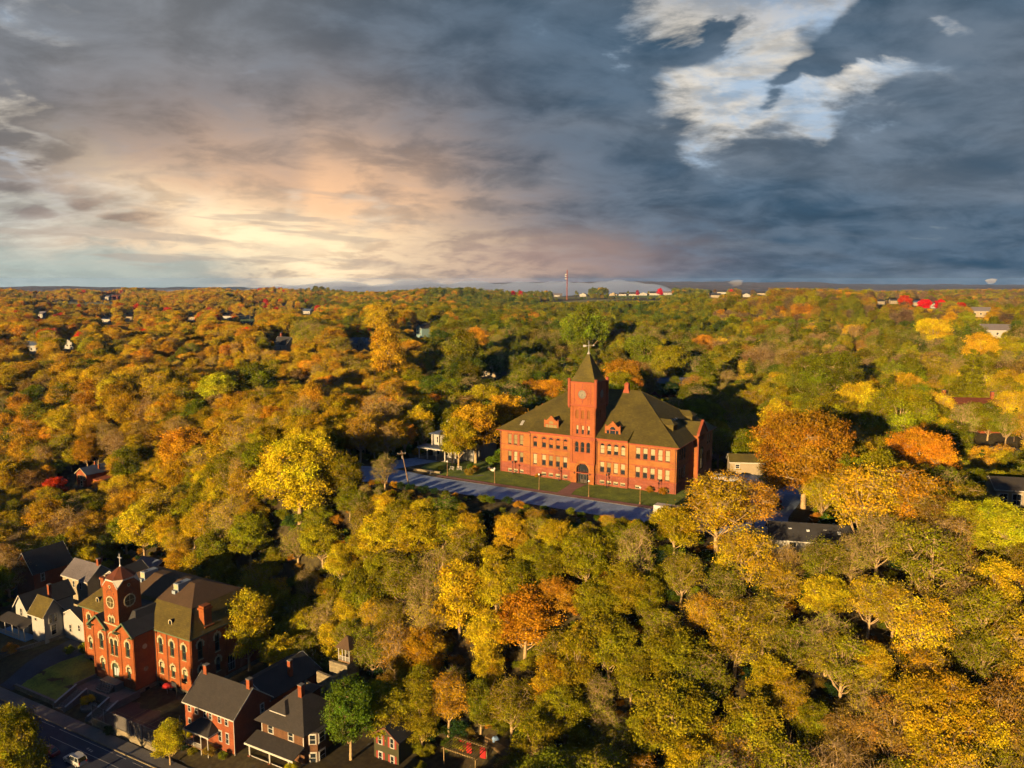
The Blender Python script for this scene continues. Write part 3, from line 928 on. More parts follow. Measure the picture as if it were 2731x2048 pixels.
    # front dormers with curved parapets
    for u0 in (13.5, 31.5):
        dm = MB()
        out = [(0, 13.2), (4.4, 13.2), (4.4, 15.85), (4.0, 15.85), (3.55, 15.95), (3.1, 16.3), (2.75, 16.75), (2.5, 16.85), (2.5, 17.15), (1.9, 17.15), (1.9, 16.85), (1.65, 16.75), (1.3, 16.3), (.85, 15.95), (.4, 15.85), (0, 15.85)]
        dm.prism([(u0 + a, 0.75, z) for a, z in out], (0, .35, 0))
        d = dm.build('dormer', MATS['brick'], T)
        b = MB()
        b.prism([(u0 + .15, 1.11, 13.0), (u0 + 4.25, 1.11, 13.0), (u0 + 4.25, 1.11, 15.4), (u0 + 2.2, 1.11, 16.5), (u0 + .15, 1.11, 15.4)], (0, 4.2, 0))
        b.build('dormer_roof', MATS['slate'], d)
        for a in (.2, 4.2):
            MB().lathe([(.02, -.2), (.16, -.12), (.2, 0.0), (.16, .12), (.02, .2)], 8, (u0 + a, .92, 16.05)).build('ball_finial', MATS['terracotta'], d)
        w = MB().box(u0 + .55, u0 + 1.3, .70, .745, 13.75, 14.75).box(u0 + 1.5, u0 + 2.9, .70, .745, 13.7, 14.75).box(u0 + 3.1, u0 + 3.85, .70, .745, 13.75, 14.75)
        w.prism([(u0 + 2.2 + .75 * math.cos(t), .70, 15.0 + .75 * math.sin(t)) for t in np.linspace(0, math.pi, 10)], (0, .045, 0))
        w.build('dormer_window', MATS['blind_tan' if u0 < 20 else 'glass'], d)
        MB().box(u0 + .35, u0 + 4.05, .62, .745, 14.79, 14.95).box(u0 - .1, u0 + 4.5, .60, .745, 13.3, 13.55).build('dormer_band', MATS['terracotta'], d)
    # side dormers on the right slope and one on the left
    for n0, uu in ((6.4, 48.2), (22.6, 48.2)):
        b = MB()
        zt_ = 16.6
        b.box(44.0, uu, n0, n0 + 3.0, 13.2, zt_).build('side_dormer', MATS['slate_brown'], T)
        b2 = MB()
        b2.add([(43.0, n0 - .3, zt_ + .01), (uu + .4, n0 - .3, zt_ + .01), (uu + .4, n0 + 3.3, zt_ + .01), (43.0, n0 + 3.3, zt_ + .01), (42.0, n0 + 1.5, zt_ + 1.25), (uu - 1.2, n0 + 1.5, zt_ + 1.25)],
               [(0, 1, 5, 4), (1, 2, 5), (2, 3, 4, 5), (3, 0, 4), (3, 2, 1, 0)])
        b2.build('dormer_roof', MATS['slate'], T)
    b = MB()
    b.add([(3.0, 12, 14.4), (8, 12, 14.4), (8, 16, 14.4), (3.0, 16, 14.4), (4.0, 14, 17.2), (9.5, 14, 17.2)], [(0, 1, 5, 4), (3, 0, 4), (2, 3, 4, 5), (0, 3, 2, 1)])
    b.build('side_dormer', MATS['slate_brown'], T)
    MB().box(6.6, 7.4, 12.5, 13.4, 14.5, 18.2).build('chimney', MATS['terracotta'], T)
    # ridge ventilator
    v = MB().frust(30.6, 32.6, 14.9, 16.7, 22.6, 30.9, 32.3, 15.2, 16.4, 23.9).box(31.0, 32.2, 15.25, 16.35, 23.9, 25.1)
    o = v.build('cupola', MATS['terracotta'], T)
    MB().frust(30.75, 32.45, 15.0, 16.6, 25.11, 31.5, 31.7, 15.7, 15.9, 25.8).build('cupola_roof', MATS['terracotta'], o)
    # ---- tower
    a0, a1, n0, n1 = 22.6, 29.6, -1.6, 5.4
    tw, tb = MB(), MB()
    tl = [(24.08, 24.98), (25.72, 26.62), (27.42, 28.32)]
    ml = [(24.28, 24.94), (25.88, 26.54), (27.56, 28.22)]
    al = [(23.92, 25.04), (25.60, 26.72), (27.27, 28.39)]
    HT = [(c0, c1, 17.6, 19.9, True) for c0, c1 in tl] + [(c0, c1, 13.46, 15.75, False) for c0, c1 in ml] + [(c0, c1, 8.55, 11.4, True) for c0, c1 in al]
    door = (24.5, 28.0, 0.1, 5.55, True)
    wall(tw, (0, n0), E, I, a0, a1, 5.6, 21.0, HT, .3)
    wall(tb, (0, n0), E, I, a0, a1, -.6, 5.6, [door], 1.1)
    sideH = [(c0 - 24.2, c1 - 24.2, 17.6, 19.9, True) for c0, c1 in tl]
    wall(tw, (a1, n0), (0, 1), (-1, 0), 0, n1 - n0, 5.6, 21.0, sideH, .3)
    wall(tw, (a0, n1), (0, -1), (1, 0), 0, n1 - n0, 5.6, 21.0, [])
    wall(tw, (a1, n1), (-1, 0), (0, -1), 0, a1 - a0, 12, 21.0, [])
    for uu, dd in ((a1, -1), (a0, 1)):
        tb.poly((uu, n0, -.6), (uu, n1, -.6), (uu, n1, 5.6), (uu, n0, 5.6))
    tow = tw.build('tower_wall', MATS['brick_tower'], T)
    ent = tb.build('entrance_wall', MATS['brick'], T)
    for c0, c1, z0, z1, ar in HT:
        if z0 > 17:
            window(tow, (c0 + c1) / 2, n0, z0, 0, c1 - c0, z1 - z0, True, .3, frame='louver', pane='louver', rail=False, name='louver')
        elif z0 > 13:
            window(tow, (c0 + c1) / 2, n0, z0, 0, c1 - c0, z1 - z0, False, .3, blind=True, bfrac=.5, sill='terracotta')
        else:
            window(tow, (c0 + c1) / 2, n0, z0, 0, c1 - c0, z1 - z0, True, .3, sill='terracotta')
    for h in sideH:
        window(tow, a1, n0 + (h[0] + h[1]) / 2, h[2], math.pi / 2, h[1] - h[0], h[3] - h[2], True, .3, frame='louver', pane='louver', rail=False, name='louver')
    # entrance: arch ring, doors, fanlight, steps
    b = MB()
    c, r_, sp = 26.25, 1.75, 3.8
    for q in range(14):
        t0, t1 = math.pi * q / 14, math.pi * (q + 1) / 14
        b.prism([(c + math.cos(t) * rr, n0 - .12, sp + math.sin(t) * rr) for t, rr in ((t0, r_ + .75), (t1, r_ + .75), (t1, r_ + .06), (t0, r_ + .06))], (0, .11, 0))
    b.build('arch_ring', MATS['brick_pale'], ent)
    window(ent, c, n0 + .75, .1, 0, 3.5, 5.45, True, .35, frame='trim_brown', pane='glass', rail=True, mull=3, name='entrance_glazing')
    for s in (-1, 1):
        d = MB().box(c + (0.04 if s > 0 else -.96), c + (.96 if s > 0 else -.04), n0 + .80, n0 + .86, .12, 2.6).build('door', MATS['door_dark'], ent)
        MB().box(c + s * .5 - .28, c + s * .5 + .28, n0 + .775, n0 + .795, 1.1, 2.3).build('door_glass', MATS['glass'], d)
    MB().box(c - 2.1, c + 2.1, n0 - 1.0, n0 + 1.0, -.3, .1).build('step', MATS['concrete'], ent)
    MB().box(c - 2.5, c + 2.5, n0 - 1.6, n0 - 1.004, -.3, -.0).build('step', MATS['concrete'], ent)
    for s in (-1, 1):
        l = MB().box(c + s * 2.25 - .06, c + s * 2.25 + .06, n0 - .35, n0 - .004, 2.6, 2.7).lathe([(.05, 0), (.16, .05), (.18, .25), (.05, .45)], 8, (c + s * 2.25, n0 - .28, 2.7))
        l.build('wall_lantern', MATS['metal_dark'], ent)
    # stringcourses, buttress strips, corner piers
    for z0, z1, pr in ((2.86, 3.1, .14), (5.45, 5.7, .12), (12.3, 12.75, .30), (12.0, 12.28, .16), (16.4, 16.6, .06)):
        MB().box(a0 - pr, a1 + pr, n0 - pr, n1 + pr * .5, z0, z1).build('tower_band', MATS['terracotta'], tow)
    for zz in ((13.0, 20.7), (5.8, 11.9)):
        for uu in (a0 + .02, a1 - .72):
            MB().box(uu, uu + .7, n0 - .16, n0 - .004, *zz).build('corner_pier', MATS['brick_tower'], tow)
        MB().box(a1 + .004, a1 + .16, n0 + .02, n0 + .72, *zz).build('corner_pier', MATS['brick_tower'], tow)
        MB().box(a1 + .004, a1 + .16, n1 - .72, n1 - .02, *zz).build('corner_pier', MATS['brick_tower'], tow)
    for uu in (25.16, 26.86):
        MB().box(uu, uu + .28, n0 - .1, n0 - .004, 13.0, 20.4).build('tower_pilaster', MATS['terracotta'], tow)
    # clock stage
    q = .28
    cs = MB().frust(a0 - .05, a1 + .05, n0 - .05, n1 + .05, 20.7, a0 - q, a1 + q, n0 - q, n1 + q, 21.2).box(a0 - q, a1 + q, n0 - q, n1 + q, 21.2, 27.4)
    stg = cs.build('clock_stage', MATS['brick_tower'], T)
    MB().box(a0 - q - .15, a1 + q + .15, n0 - q - .15, n1 + q + .15, 21.0, 21.35).build('tower_band', MATS['terracotta'], stg)
    MB().box(a0 - q - .22, a1 + q + .22, n0 - q - .22, n1 + q + .22, 27.1, 27.42).build('tower_band', MATS['terracotta'], stg)
    for uu, nn in ((a0 - q, n0 - q), (a1 + q, n0 - q), (a1 + q, n1 + q), (a0 - q, n1 + q)):
        b = MB().lathe([(.1, 20.2), (.42, 20.9), (.42, 27.9), (.5, 27.95), (.5, 28.15), (.1, 28.3)], 10, (uu, nn, 0))
        b.build('corner_turret', MATS['terracotta'], stg)
    dial(stg, 26.1, n0 - q - .06, 24.1, 0, 1.15, 'dial', 'terracotta')
    dial(stg, a1 + q + .06, (n0 + n1) / 2, 24.1, math.pi / 2, 1.15, 'dial', 'terracotta')
    for z0, z1 in ((25.7, 26.8), (21.6, 22.5)):
        MB().box(25.96, 26.24, n0 - q - .07, n0 - q - .004, z0, z1).build('clock_panel', MATS['stone_red'], stg)
        MB().box(a1 + q + .004, a1 + q + .07, 1.76, 2.04, z0, z1).build('clock_panel', MATS['stone_red'], stg)
    for s in (-1, 1):
        MB().box(26.1 + s * 2.35 - .12, 26.1 + s * 2.35 + .12, n0 - q - .08, n0 - q - .004, 21.5, 26.9).build('clock_panel', MATS['terracotta'], stg)
    # spire with flared foot, finial and arrow vane
    c, cn = 26.1, 1.9
    sp_ = MB()
    sp_.frust(c - 3.6, c + 3.6, cn - 3.6, cn + 3.6, 27.43, c - 2.95, c + 2.95, cn - 2.95, cn + 2.95, 28.5)
    sp_.frust(c - 2.95, c + 2.95, cn - 2.95, cn + 2.95, 28.5, c - .28, c + .28, cn - .28, cn + .28, 34.5)
    spo = sp_.build('spire', MATS['slate'], T)
    for k in range(17):
        f = k / 17
        hw = 2.95 - (2.95 - .28) * f
        MB().box(c - hw - .035, c + hw + .035, cn - hw - .035, cn + hw + .035, 28.5 + 6.0 * f, 28.5 + 6.0 * f + .07).build('slate_course', MATS['slate'], spo)
    b = MB().lathe([(.5, 34.45), (.42, 34.6), (.16, 34.95), (.08, 35.4), (.06, 37.9), (.02, 38.1)], 10, (c, cn, 0))
    vn = b.build('finial', MATS['steel_white'], spo)
    A = R(30)
    d = Vector((math.cos(A), math.sin(A), 0))
    b = MB().tube([(c - d.x * 1.4, cn - d.y * 1.4, 36.55), (c + d.x * 1.4, cn + d.y * 1.4, 36.75)], .05, 6)
    b.prism([(c - d.x * 1.5, cn - d.y * 1.5, 36.25), (c - d.x * .6, cn - d.y * .6, 36.45), (c - d.x * .6, cn - d.y * .6, 36.75), (c - d.x * 1.5, cn - d.y * 1.5, 36.9)], (.03, -.05, 0))
    b.prism([(c + d.x * 1.1, cn + d.y * 1.1, 36.5), (c + d.x * 1.6, cn + d.y * 1.6, 36.77), (c + d.x * 1.1, cn + d.y * 1.1, 37.0)], (.03, -.05, 0))
    b.build('weather_vane', MATS['steel_white'], spo)
    return T
build_school()

# ------------------------------------------------------------------ lamp posts, benches, poles by the upper road
def lamp_post(x, y, z, h, label, globe=True):
    t = empty('lamp_post', (x, y, z), 0, label, 'lamp post', 'globe lamp posts along the upper road' if globe else 'dark lantern posts along the school wall')
    pm = MATS['lamp_bronze' if globe else 'metal_dark']
    MB().lathe([(.30, 0), (.28, .1), (.16, .25), (.12, .5), (.075, .6), (.06, h - .45), (.10, h - .40)], 10).build('post', pm, t)
    if globe:
        MB().lathe([(.10, 0), (.22, .08), (.27, .25), (.22, .42), (.06, .5)], 10, (0, 0, h - .4)).build('globe', MATS['globe'], t, smooth=True)
        MB().lathe([(.16, 0), (.05, .12), (.02, .3)], 8, (0, 0, h + .09)).build('cap', pm, t)
    else:
        MB().frust(-.12, .12, -.12, .12, h - .38, -.2, .2, -.2, .2, h + .02).build('lantern', MATS['metal_dark'], t)
        MB().frust(-.24, .24, -.24, .24, h + .021, -.03, .03, -.03, .03, h + .3).build('cap', MATS['metal_dark'], t)
for u, n, lab in ((-9.8, -12.2, 'globe lamp post beside the garden path, leftmost on the upper road'), (5.9, -13.0, 'globe lamp post before the left end of the school'), (19.2, -12.9, 'globe lamp post just left of the school entrance path'),
                  (33.2, -12.9, 'globe lamp post just right of the school entrance path'), (46.6, -12.6, 'globe lamp post before the right end of the school')):
    x, y = s2w(u, n)
    lamp_post(x, y, .05, 4.3, lab)
for u, lab in ((4.95, 'dark lantern post against the leftmost three-window bay of the school'), (19.55, 'dark lantern post left of the school entrance arch'),
               (33.4, 'dark lantern post right of the school entrance arch'), (47.5, 'dark lantern post against the right end bay of the school')):
    x, y = s2w(u, -1.5 if u in (4.95, 47.5) else -2.0)
    lamp_post(x, y, .05, 3.5, lab, False)
def utility_pole(px, py, h, label, lean=0.0, arm=True):
    X, Y, Z = hit(px, py)
    t = empty('utility_pole', (X, Y, Z), 0.4, label, 'utility pole', 'wooden utility poles')
    MB().tube([(0, 0, -.5), (-lean * .5, 0, h * .5), (-lean, 0, h)], [.20, .16, .12], 8).build('pole', MATS['wood_pole'], t)
    if arm:
        MB().box(-lean - 1.1, -lean + 1.1, -.14, -.02, h - .9, h - .75).build('crossarm', MATS['wood_pole'], t)
        for s in (-1, -.4, .4, 1):
            MB().lathe([(.03, 0), (.06, .05), (.05, .16), (.02, .2)], 6, (-lean + s, -.08, h - .75)).build('insulator', MATS['globe'], t)
        MB().lathe([(.2, 0), (.22, .1), (.22, .7), (.05, .8)], 8, (-lean + .3, .2, h - 2.2)).build('transformer', MATS['metal_grey'], t)
utility_pole(1091, 1294, 9.5, 'leaning pale utility pole at the near edge of the upper road', 1.9)
utility_pole(952, 1300, 8.5, 'dark thin utility pole at the bend of the upper road', 0.3, False)
def garden_seat(u, n, rz, label, m='white'):
    x, y = s2w(u, n)
    t = empty('garden_bench', (x, y, 0.08), rz, label, 'bench')
    MB().box(-.7, .7, -.25, .25, .38, .45).build('seat', MATS[m], t)
    b = MB()
    for k in range(6):
        b.box(-.68 + k * .25, -.62 + k * .25, .20, .25, .45, .95)
    b.box(-.7, .7, .18, .26, .95, 1.05).build('backrest', MATS[m], t)
    for sx in (-.6, .6):
        for sy in (-.2, .2):
            MB().box(sx - .04, sx + .04, sy - .04, sy + .04, 0, .38).build('leg', MATS[m], t)
garden_seat(-12.5, -6.0, S_TH, 'white garden bench beside the lilies, nearest the mansion')
garden_seat(-10.6, -5.0, S_TH + .5, 'white garden bench turned towards the school lawn')
def planter_box(u, n, label, m, w=1.2):
    x, y = s2w(u, n)
    t = empty('planter', (x, y, .06), S_TH, label, 'planter')
    MB().frust(-w / 2, w / 2, -.35, .35, 0, -w / 2 - .06, w / 2 + .06, -.4, .4, .7).build('box', MATS[m], t)
    MB().frust(-w / 2, w / 2, -.3, .3, .705, -w / 3, w / 3, -.2, .2, 1.05).build('planting', MATS['metal_dark'], t)
planter_box(-1.6, -1.2, 'white slatted planter at the left corner of the school', 'white')
planter_box(-3.2, -0.6, 'brown planter beside the white one at the school corner', 'wood', 1.0)
for (u0, n0, u1, n1, lab) in ((-24, -11.6, -12.5, -10.8, 'low stone garden wall before the mansion lawn'),):
    x, y = s2w(u0, n0)
    t = tag(MB().box(0, 11.3, -.25, .25, -.2, .65).build('garden_wall', MATS['limestone'], None, loc=(x, y, .02), rz=S_TH + .06), lab, 'wall')
x, y = s2w(-15.2, -12.6)
t = empty('birdbath', (x, y, .05), 0, 'pale stone birdbath at the end of the low garden wall', 'birdbath')
MB().lathe([(.3, 0), (.25, .1), (.1, .25), (.1, .7), (.2, .8)], 10).build('pedestal', MATS['white'], t)
MB().lathe([(.15, .8), (.45, .9), (.48, 1.0), (.3, .95)], 12).build('basin', MATS['white'], t)
# ------------------------------------------------------------------ the red brick academy in the valley
def build_academy():
    G = -34.0
    T = empty('academy_building', (A_O[0], A_O[1], G), A_TH, 'deep red brick academy with square clock tower, cream window arches and mansard roof', 'academy')
    UL, UR, D = -25.8, 11.4, 21.6
    pu0, pu1, pn = -14.2, -0.1, -5.2
    E, I = (1, 0), (0, 1)
    W, S = MB(), MB()
    rw = [1.72, 5.40, 9.22]
    lw = [-23.4, -19.4]
    def hol(c, w, z0, z1, ar=True):
        return (c - w / 2, c + w / 2, z0, z1, ar)
    HR = [hol(c, 1.25, 7.25, 10.75) for c in rw] + [hol(c, 1.1, 2.45, 5.2) for c in rw]
    HL = [hol(c, 1.25, 7.4, 10.8) for c in lw] + [hol(c, 1.1, 2.45, 5.1) for c in lw]
    cp = [(-11.2, -3.0)]
    HP = [hol(-11.2, 1.3, 7.5, 10.95), hol(-2.2, 1.3, 7.5, 10.95), hol(-11.1, 1.1, 2.6, 5.25), hol(-2.2, 1.1, 2.55, 5.2), hol(-7.5, .95, 6.85, 10.5), hol(-6.1, .95, 6.85, 10.5), hol(-6.8, 2.1, 1.55, 5.1)]
    wall(W, (0, 0), E, I, 0 - .1, UR, .4, 12.6, HR, .3)
    wall(W, (0, 0), E, I, UL, pu0, .4, 12.6, HL, .3)
    wall(W, (0, pn), E, I, pu0, pu1, .4, 12.9, HP, .32)
    for uu in (pu0, pu1):
        W.poly((uu, pn, .4), (uu, 0, .4), (uu, 0, 12.9), (uu, pn, 12.9))
    # front gables of the pavilion
    gb = [(-14.2, -8.9, -11.55), (-5.2, -0.1, -2.65)]
    for g0, g1, gm in gb:
        W.poly((g0, pn, 12.9), (g1, pn, 12.9), (gm, pn, 15.1))
    sr = [2.4, 6.95, 15.5, 19.0]
    HS = [hol(c, 1.3, 7.0, 11.1) for c in sr] + [hol(c, 1.2, 2.4, 5.6) for c in sr[:2]] + [(9.6, 11.7, .9, 4.6, False)]
    wall(W, (UR, 0), (0, 1), (-1, 0), 0, D, .4, 12.6, HS, .3)
    wall(W, (UL, D), (0, -1), (1, 0), 0, D, .4, 12.6, [])
    wall(W, (UR, D), (-1, 0), (0, -1), 0, UR - UL, .4, 12.6, [])
    W.build('wall', MATS['brick_deep'], T)
    # stone base
    st = MB()
    for P, e, i, a0, a1 in (((0, 0), E, I, -.1, UR), ((0, 0), E, I, UL, pu0), ((0, pn), E, I, pu0, pu1)):
        wall(st, (P[0] - i[0] * .1, P[1] - i[1] * .1), e, i, a0 - .1, a1 + .1, -2.8, .4, [])
        st.poly((a0 - .1, P[1] - .1, .4), (a1 + .1, P[1] - .1, .4), (a1 + .1, P[1] + .02, .4), (a0 - .1, P[1] + .02, .4))
    for uu in (pu0 - .1, pu1 + .1):
        st.poly((uu, pn, -2.8), (uu, 0, -2.8), (uu, 0, .4), (uu, pn, .4))
    st.poly((UR + .1, -.1, -2.8), (UR + .1, D, -2.8), (UR + .1, D, .4), (UR + .1, -.1, .4))
    o = st.build('stone_base', MATS['limestone'], T)
    for uu, nn, rz in ((1.2, -.12, 0), (5.4, -.12, 0), (9.2, -.12, 0), (-.04, -2.6, math.pi / 2), (-23.4, -.12, 0), (-19.4, -.12, 0)):
        MB().box(-.5, .5, -.05, .02, -1.4, .0).build('basement_window', MATS['glass'], o, loc=(uu, nn, 0), rz=rz)
    # windows
    for h in HR + HL + HP:
        nn = pn if h in HP else 0.0
        if h == HP[-1]:
            continue
        window(T, (h[0] + h[1]) / 2, nn, h[2], 0, h[1] - h[0], h[3] - h[2], True, .28, frame='trim_green', hood='cream', sill='cream', blind=h[2] < 5, bmat='blind', bfrac=.45 if h[0] > 0 else .3)
    for h in HS:
        window(T, UR, (h[0] + h[1]) / 2, h[2], math.pi / 2, h[1] - h[0], h[3] - h[2], h[4], .28, frame='trim_green' if h[4] else 'white', hood='cream' if h[4] else None, sill='cream' if h[4] else None, mull=0 if h[4] else 2)
    # main door with hood
    h = HP[-1]
    d = window(T, -6.8, pn, h[2], 0, 2.1, h[3] - h[2], True, .32, frame='door_green', pane='door_green', hood='cream', rail=False, name='door')
    MB().box(-.7, -.1, .20, .235, .5, 2.3).box(.1, .7, .20, .235, .5, 2.3).build('door_glass', MATS['white_blue'], d)
    b = MB()   # big relieving arch over the paired windows
    for q in range(12):
        t0, t1 = math.pi * q / 12, math.pi * (q + 1) / 12
        b.prism([(-6.8 + math.cos(t) * rr, pn - .1, 10.35 + math.sin(t) * rr) for t, rr in ((t0, 1.95), (t1, 1.95), (t1, 1.7), (t0, 1.7))], (0, .095, 0))
    b.build('arch_trim', MATS['cream'], T)
    # round windows of the pavilion side and eyes in the gables
    for z, m in ((9.4, 'cream'), (4.3, 'limestone')):
        b = MB()
        b.prism([(pu1 + .09, -2.6 + math.cos(t) * .55, z + math.sin(t) * .55) for t in np.linspace(0, 6.283, 16, endpoint=False)], (-.08, 0, 0))
        b.build('roundel', MATS[m], T)
    for g0, g1, gm in gb:
        b = MB()
        b.prism([(gm + .5 + math.cos(t) * .42, pn - .07, 13.75 + math.sin(t) * .42) for t in np.linspace(0, 6.283, 14, endpoint=False)], (0, .065, 0))
        o = b.build('gable_eye', MATS['cream'], T)
        MB().prism([(gm + .5 + math.cos(t) * .22, pn - .085, 13.75 + math.sin(t) * .22) for t in np.linspace(0, 6.283, 12, endpoint=False)], (0, .01, 0)).build('pane', MATS['glass'], o)
    # pilasters, string courses
    for uu in (-13.9, -9.1, -4.55, -.45):
        MB().box(uu - .22, uu + .22, pn - .12, pn - .004, .4, 12.4).build('pilaster', MATS['brick_deep'], T)
    for uu in (3.6, 7.3, .35, 11.1, -21.4, -25.4, -17.4):
        MB().box(uu - .22, uu + .22, -.12, -.004, .4, 12.2).build('pilaster', MATS['brick_deep'], T)
    for nn in (.35, 4.7, 9.2, 13.3, 21.2):
        MB().box(UR + .004, UR + .12, nn - .22, nn + .22, .4, 12.2).build('pilaster', MATS['brick_deep'], T)
    for uu, nn in ((-9.05, pn - .2), (.05, -.2), (4.0, -.2), (7.75, -.2)):
        MB().tube([(uu, nn, .2), (uu, nn, 12.2)], .06, 6).build('downpipe', MATS['metal_dark'], T)
    # eaves and mansard roof
    ov = .7
    ev = MB()
    ev.box(UL - ov, pu0 - .02, -ov, -.004, 12.35, 12.6).box(pu1 + .02, UR + ov, -ov, -.004, 12.35, 12.6).box(UR + .004, UR + ov, -.003, D + ov, 12.35, 12.6).box(UL - ov, UL - .004, 0, D + ov, 12.35, 12.6)
    ev.build('eaves', MATS['trim_green'], T)
    x0, x1, y0, y1 = UL - ov, UR + ov, -ov, D + ov
    ins, zb, zt, ins2 = 4.6, 17.0, 19.7, 10.4
    m = MB()
    m.frust(x0, x1, y0, y1, 12.61, x0 + ins, x1 - ins, y0 + ins, y1 - ins, zb)
    mansard = m.build('mansard_roof', MATS['slate_brown'], T)
    m = MB()
    m.frust(x0 + ins - .06, x1 - ins + .06, y0 + ins - .06, y1 - ins + .06, zb + .01, x0 + ins2, x1 - ins2, y0 + ins2, y1 - ins2, zt)
    m.build('upper_roof', MATS['roof_tan'], T)
    for p, q in (((x1, y0, 12.61), (x1 - ins, y0 + ins, zb)), ((x1, y1, 12.61), (x1 - ins, y1 - ins, zb)), ((x0, y0, 12.61), (x0 + ins, y0 + ins, zb))):
        MB().tube([p, q], .07, 6).build('hip_cap', MATS['roof_tan'], mansard)
    # pavilion roof: two gabled roofs running back into the mansard
    for g0, g1, gm in ((-14.9, -8.2, -11.55), (-5.9, .6, -2.65)):
        b = MB()
        for s in (g0, g1):
            P = [(s, pn - .7, 12.62), (gm, pn - .7, 15.25), (gm, 2.4, 15.25), (s, 1.2, 12.62)]
            b.slab(P, .14)
        rr = b.build('gable_roof', MATS['roof_dark'], T)
        b = MB()
        for s in (g0, g1):
            b.prism([(s, pn - .72, 12.35), (gm, pn - .72, 15.0), (gm, pn - .72, 15.42), (s, pn - .72, 12.78)], (0, -.16, 0))
        b.build('bargeboard', MATS['trim_green'], rr)
        b = MB()
        for s, k in ((g0, 1), (g1, -1)):
            b.prism([(s, pn - .9, 12.30), (s + k * 1.5, pn - .9, 12.30), (s + k * 1.5, pn - .9, 12.42), (s, pn - .9, 12.42)], (0, .88, 0))
        b.build('eave_return', MATS['trim_green'], rr)
    m = MB()   # raised roof of the pavilion behind the tower
    m.frust(-13.0, -.2, -4.3, 4.0, 12.7, -10.0, -3.4, -2.0, 4.0, 16.4)
    pr = m.build('pavilion_roof', MATS['roof_dark'], T)
    MB().tube([(-.2, 4.0, 12.9), (-3.4, 4.0, 16.45), (-10.0, 4.0, 16.45)], .14, 6).build('ridge_flashing', MATS['white_blue'], pr)
    MB().tube([(-.0, -4.4, 12.85), (.4, 0, 12.85)], .1, 6).build('gutter', MATS['white_blue'], pr)
    MB().tube([(-4.4, -5.0, 14.0), (-4.3, .6, 14.2)], .09, 6).build('ridge_flashing', MATS['white_blue'], pr)
    # rounded dormers
    def dormer(u, n, z, rz):
        b = MB()
        out = [(-.5, 0), (.5, 0), (.5, .8)] + [(math.cos(t) * .5, .8 + math.sin(t) * .5) for t in np.linspace(.3, math.pi - .3, 7)] + [(-.5, .8)]
        b.prism([(a, 0, c) for a, c in out], (0, 2.2, 0))
        d = b.build('dormer', MATS['roof_dark'], T, loc=(u, n, z), rz=rz)
        f = MB()
        for q in range(len(out)):
            p0, p1 = out[q], out[(q + 1) % len(out)]
            f.prism([(p0[0] * 1.2, -.05, p0[1] * 1.06), (p1[0] * 1.2, -.05, p1[1] * 1.06), (p1[0] * .82, -.05, .08 + p1[1] * .86), (p0[0] * .82, -.05, .08 + p0[1] * .86)], (0, .1, 0))
        f.build('dormer_frame', MATS['cream'], d)
        MB().poly(*[(a * .8, -.02, .1 + c * .85) for a, c in out]).build('pane', MATS['glass'], d)
    dormer(4.3, .75, 13.7, 0); dormer(-20.9, .75, 13.7, 0); dormer(UR - .75, 13.0, 13.7, math.pi / 2)
    # chimneys
    b = MB().box(9.3, 10.9, 4.2, 6.2, 12.7, 17.0).box(9.1, 11.1, 4.0, 6.4, 17.0, 17.5).box(9.3, 10.9, 4.2, 6.2, 17.5, 18.0).box(9.1, 11.4, 3.9, 6.5, 12.6, 13.6)
    b.build('chimney', MATS['brick_deep'], T)
    b = MB().box(-23.4, -22.2, 3.4, 6.2, 13.0, 18.2).box(-23.6, -22.0, 3.2, 6.4, 18.2, 18.6)
    o = b.build('chimney', MATS['brick_deep'], T)
    MB().lathe([(.18, 18.6), (.15, 19.1)], 8, (-22.8, 4.2, 0)).build('chimney_pot', MATS['cream'], o)
    # tower
    t0, t1, n0, n1 = -9.42, -4.42, pn - .06, pn + 5.5
    zc = 22.3
    tm = MB()
    for P, Q in (((t0, n0), (t1, n0)), ((t1, n0), (t1, n1)), ((t1, n1), (t0, n1)), ((t0, n1), (t0, n0))):
        p, q = np.array(P), np.array(Q)
        a, b_ = p + (q - p) * .26, p + (q - p) * .74
        tm.poly((*P, 11.5), (*Q, 11.5), (*Q, zc), (*b_, 23.7), (*a, 23.7), (*P, zc))
    tw = tm.build('tower_wall', MATS['brick_deep'], T)
    # clipped pale corners and low pyramidal roof
    c, cn = (t0 + t1) / 2, (n0 + n1) / 2
    cs = [(t0, n0), (t1, n0), (t1, n1), (t0, n1)]
    pc = MB()
    ring = []
    for k in range(4):
        p, pv, nx = np.array(cs[k]), np.array(cs[k - 1]), np.array(cs[(k + 1) % 4])
        a, b_ = p + (pv - p) * .26, p + (nx - p) * .26
        o1 = (p - np.array([c, cn])); o1 = o1 / np.linalg.norm(o1) * .05
        pc.poly((*(p + o1), zc - .1), (*(b_ + o1), 23.72), (*(a + o1), 23.72))
        ring += [a, b_]
    pc.build('clipped_corner', MATS['white'], tw)
    tr = MB()
    for k in range(8):
        a, b_ = ring[k], ring[(k + 1) % 8]
        f = lambda q: np.array([c, cn]) + (q - np.array([c, cn])) * 1.05
        tr.prism([(*f(a), 23.62), (*f(b_), 23.62), (*f(b_), 23.95), (*f(a), 23.95)], (*((np.array([c, cn]) - (a + b_) / 2) * .06), 0))
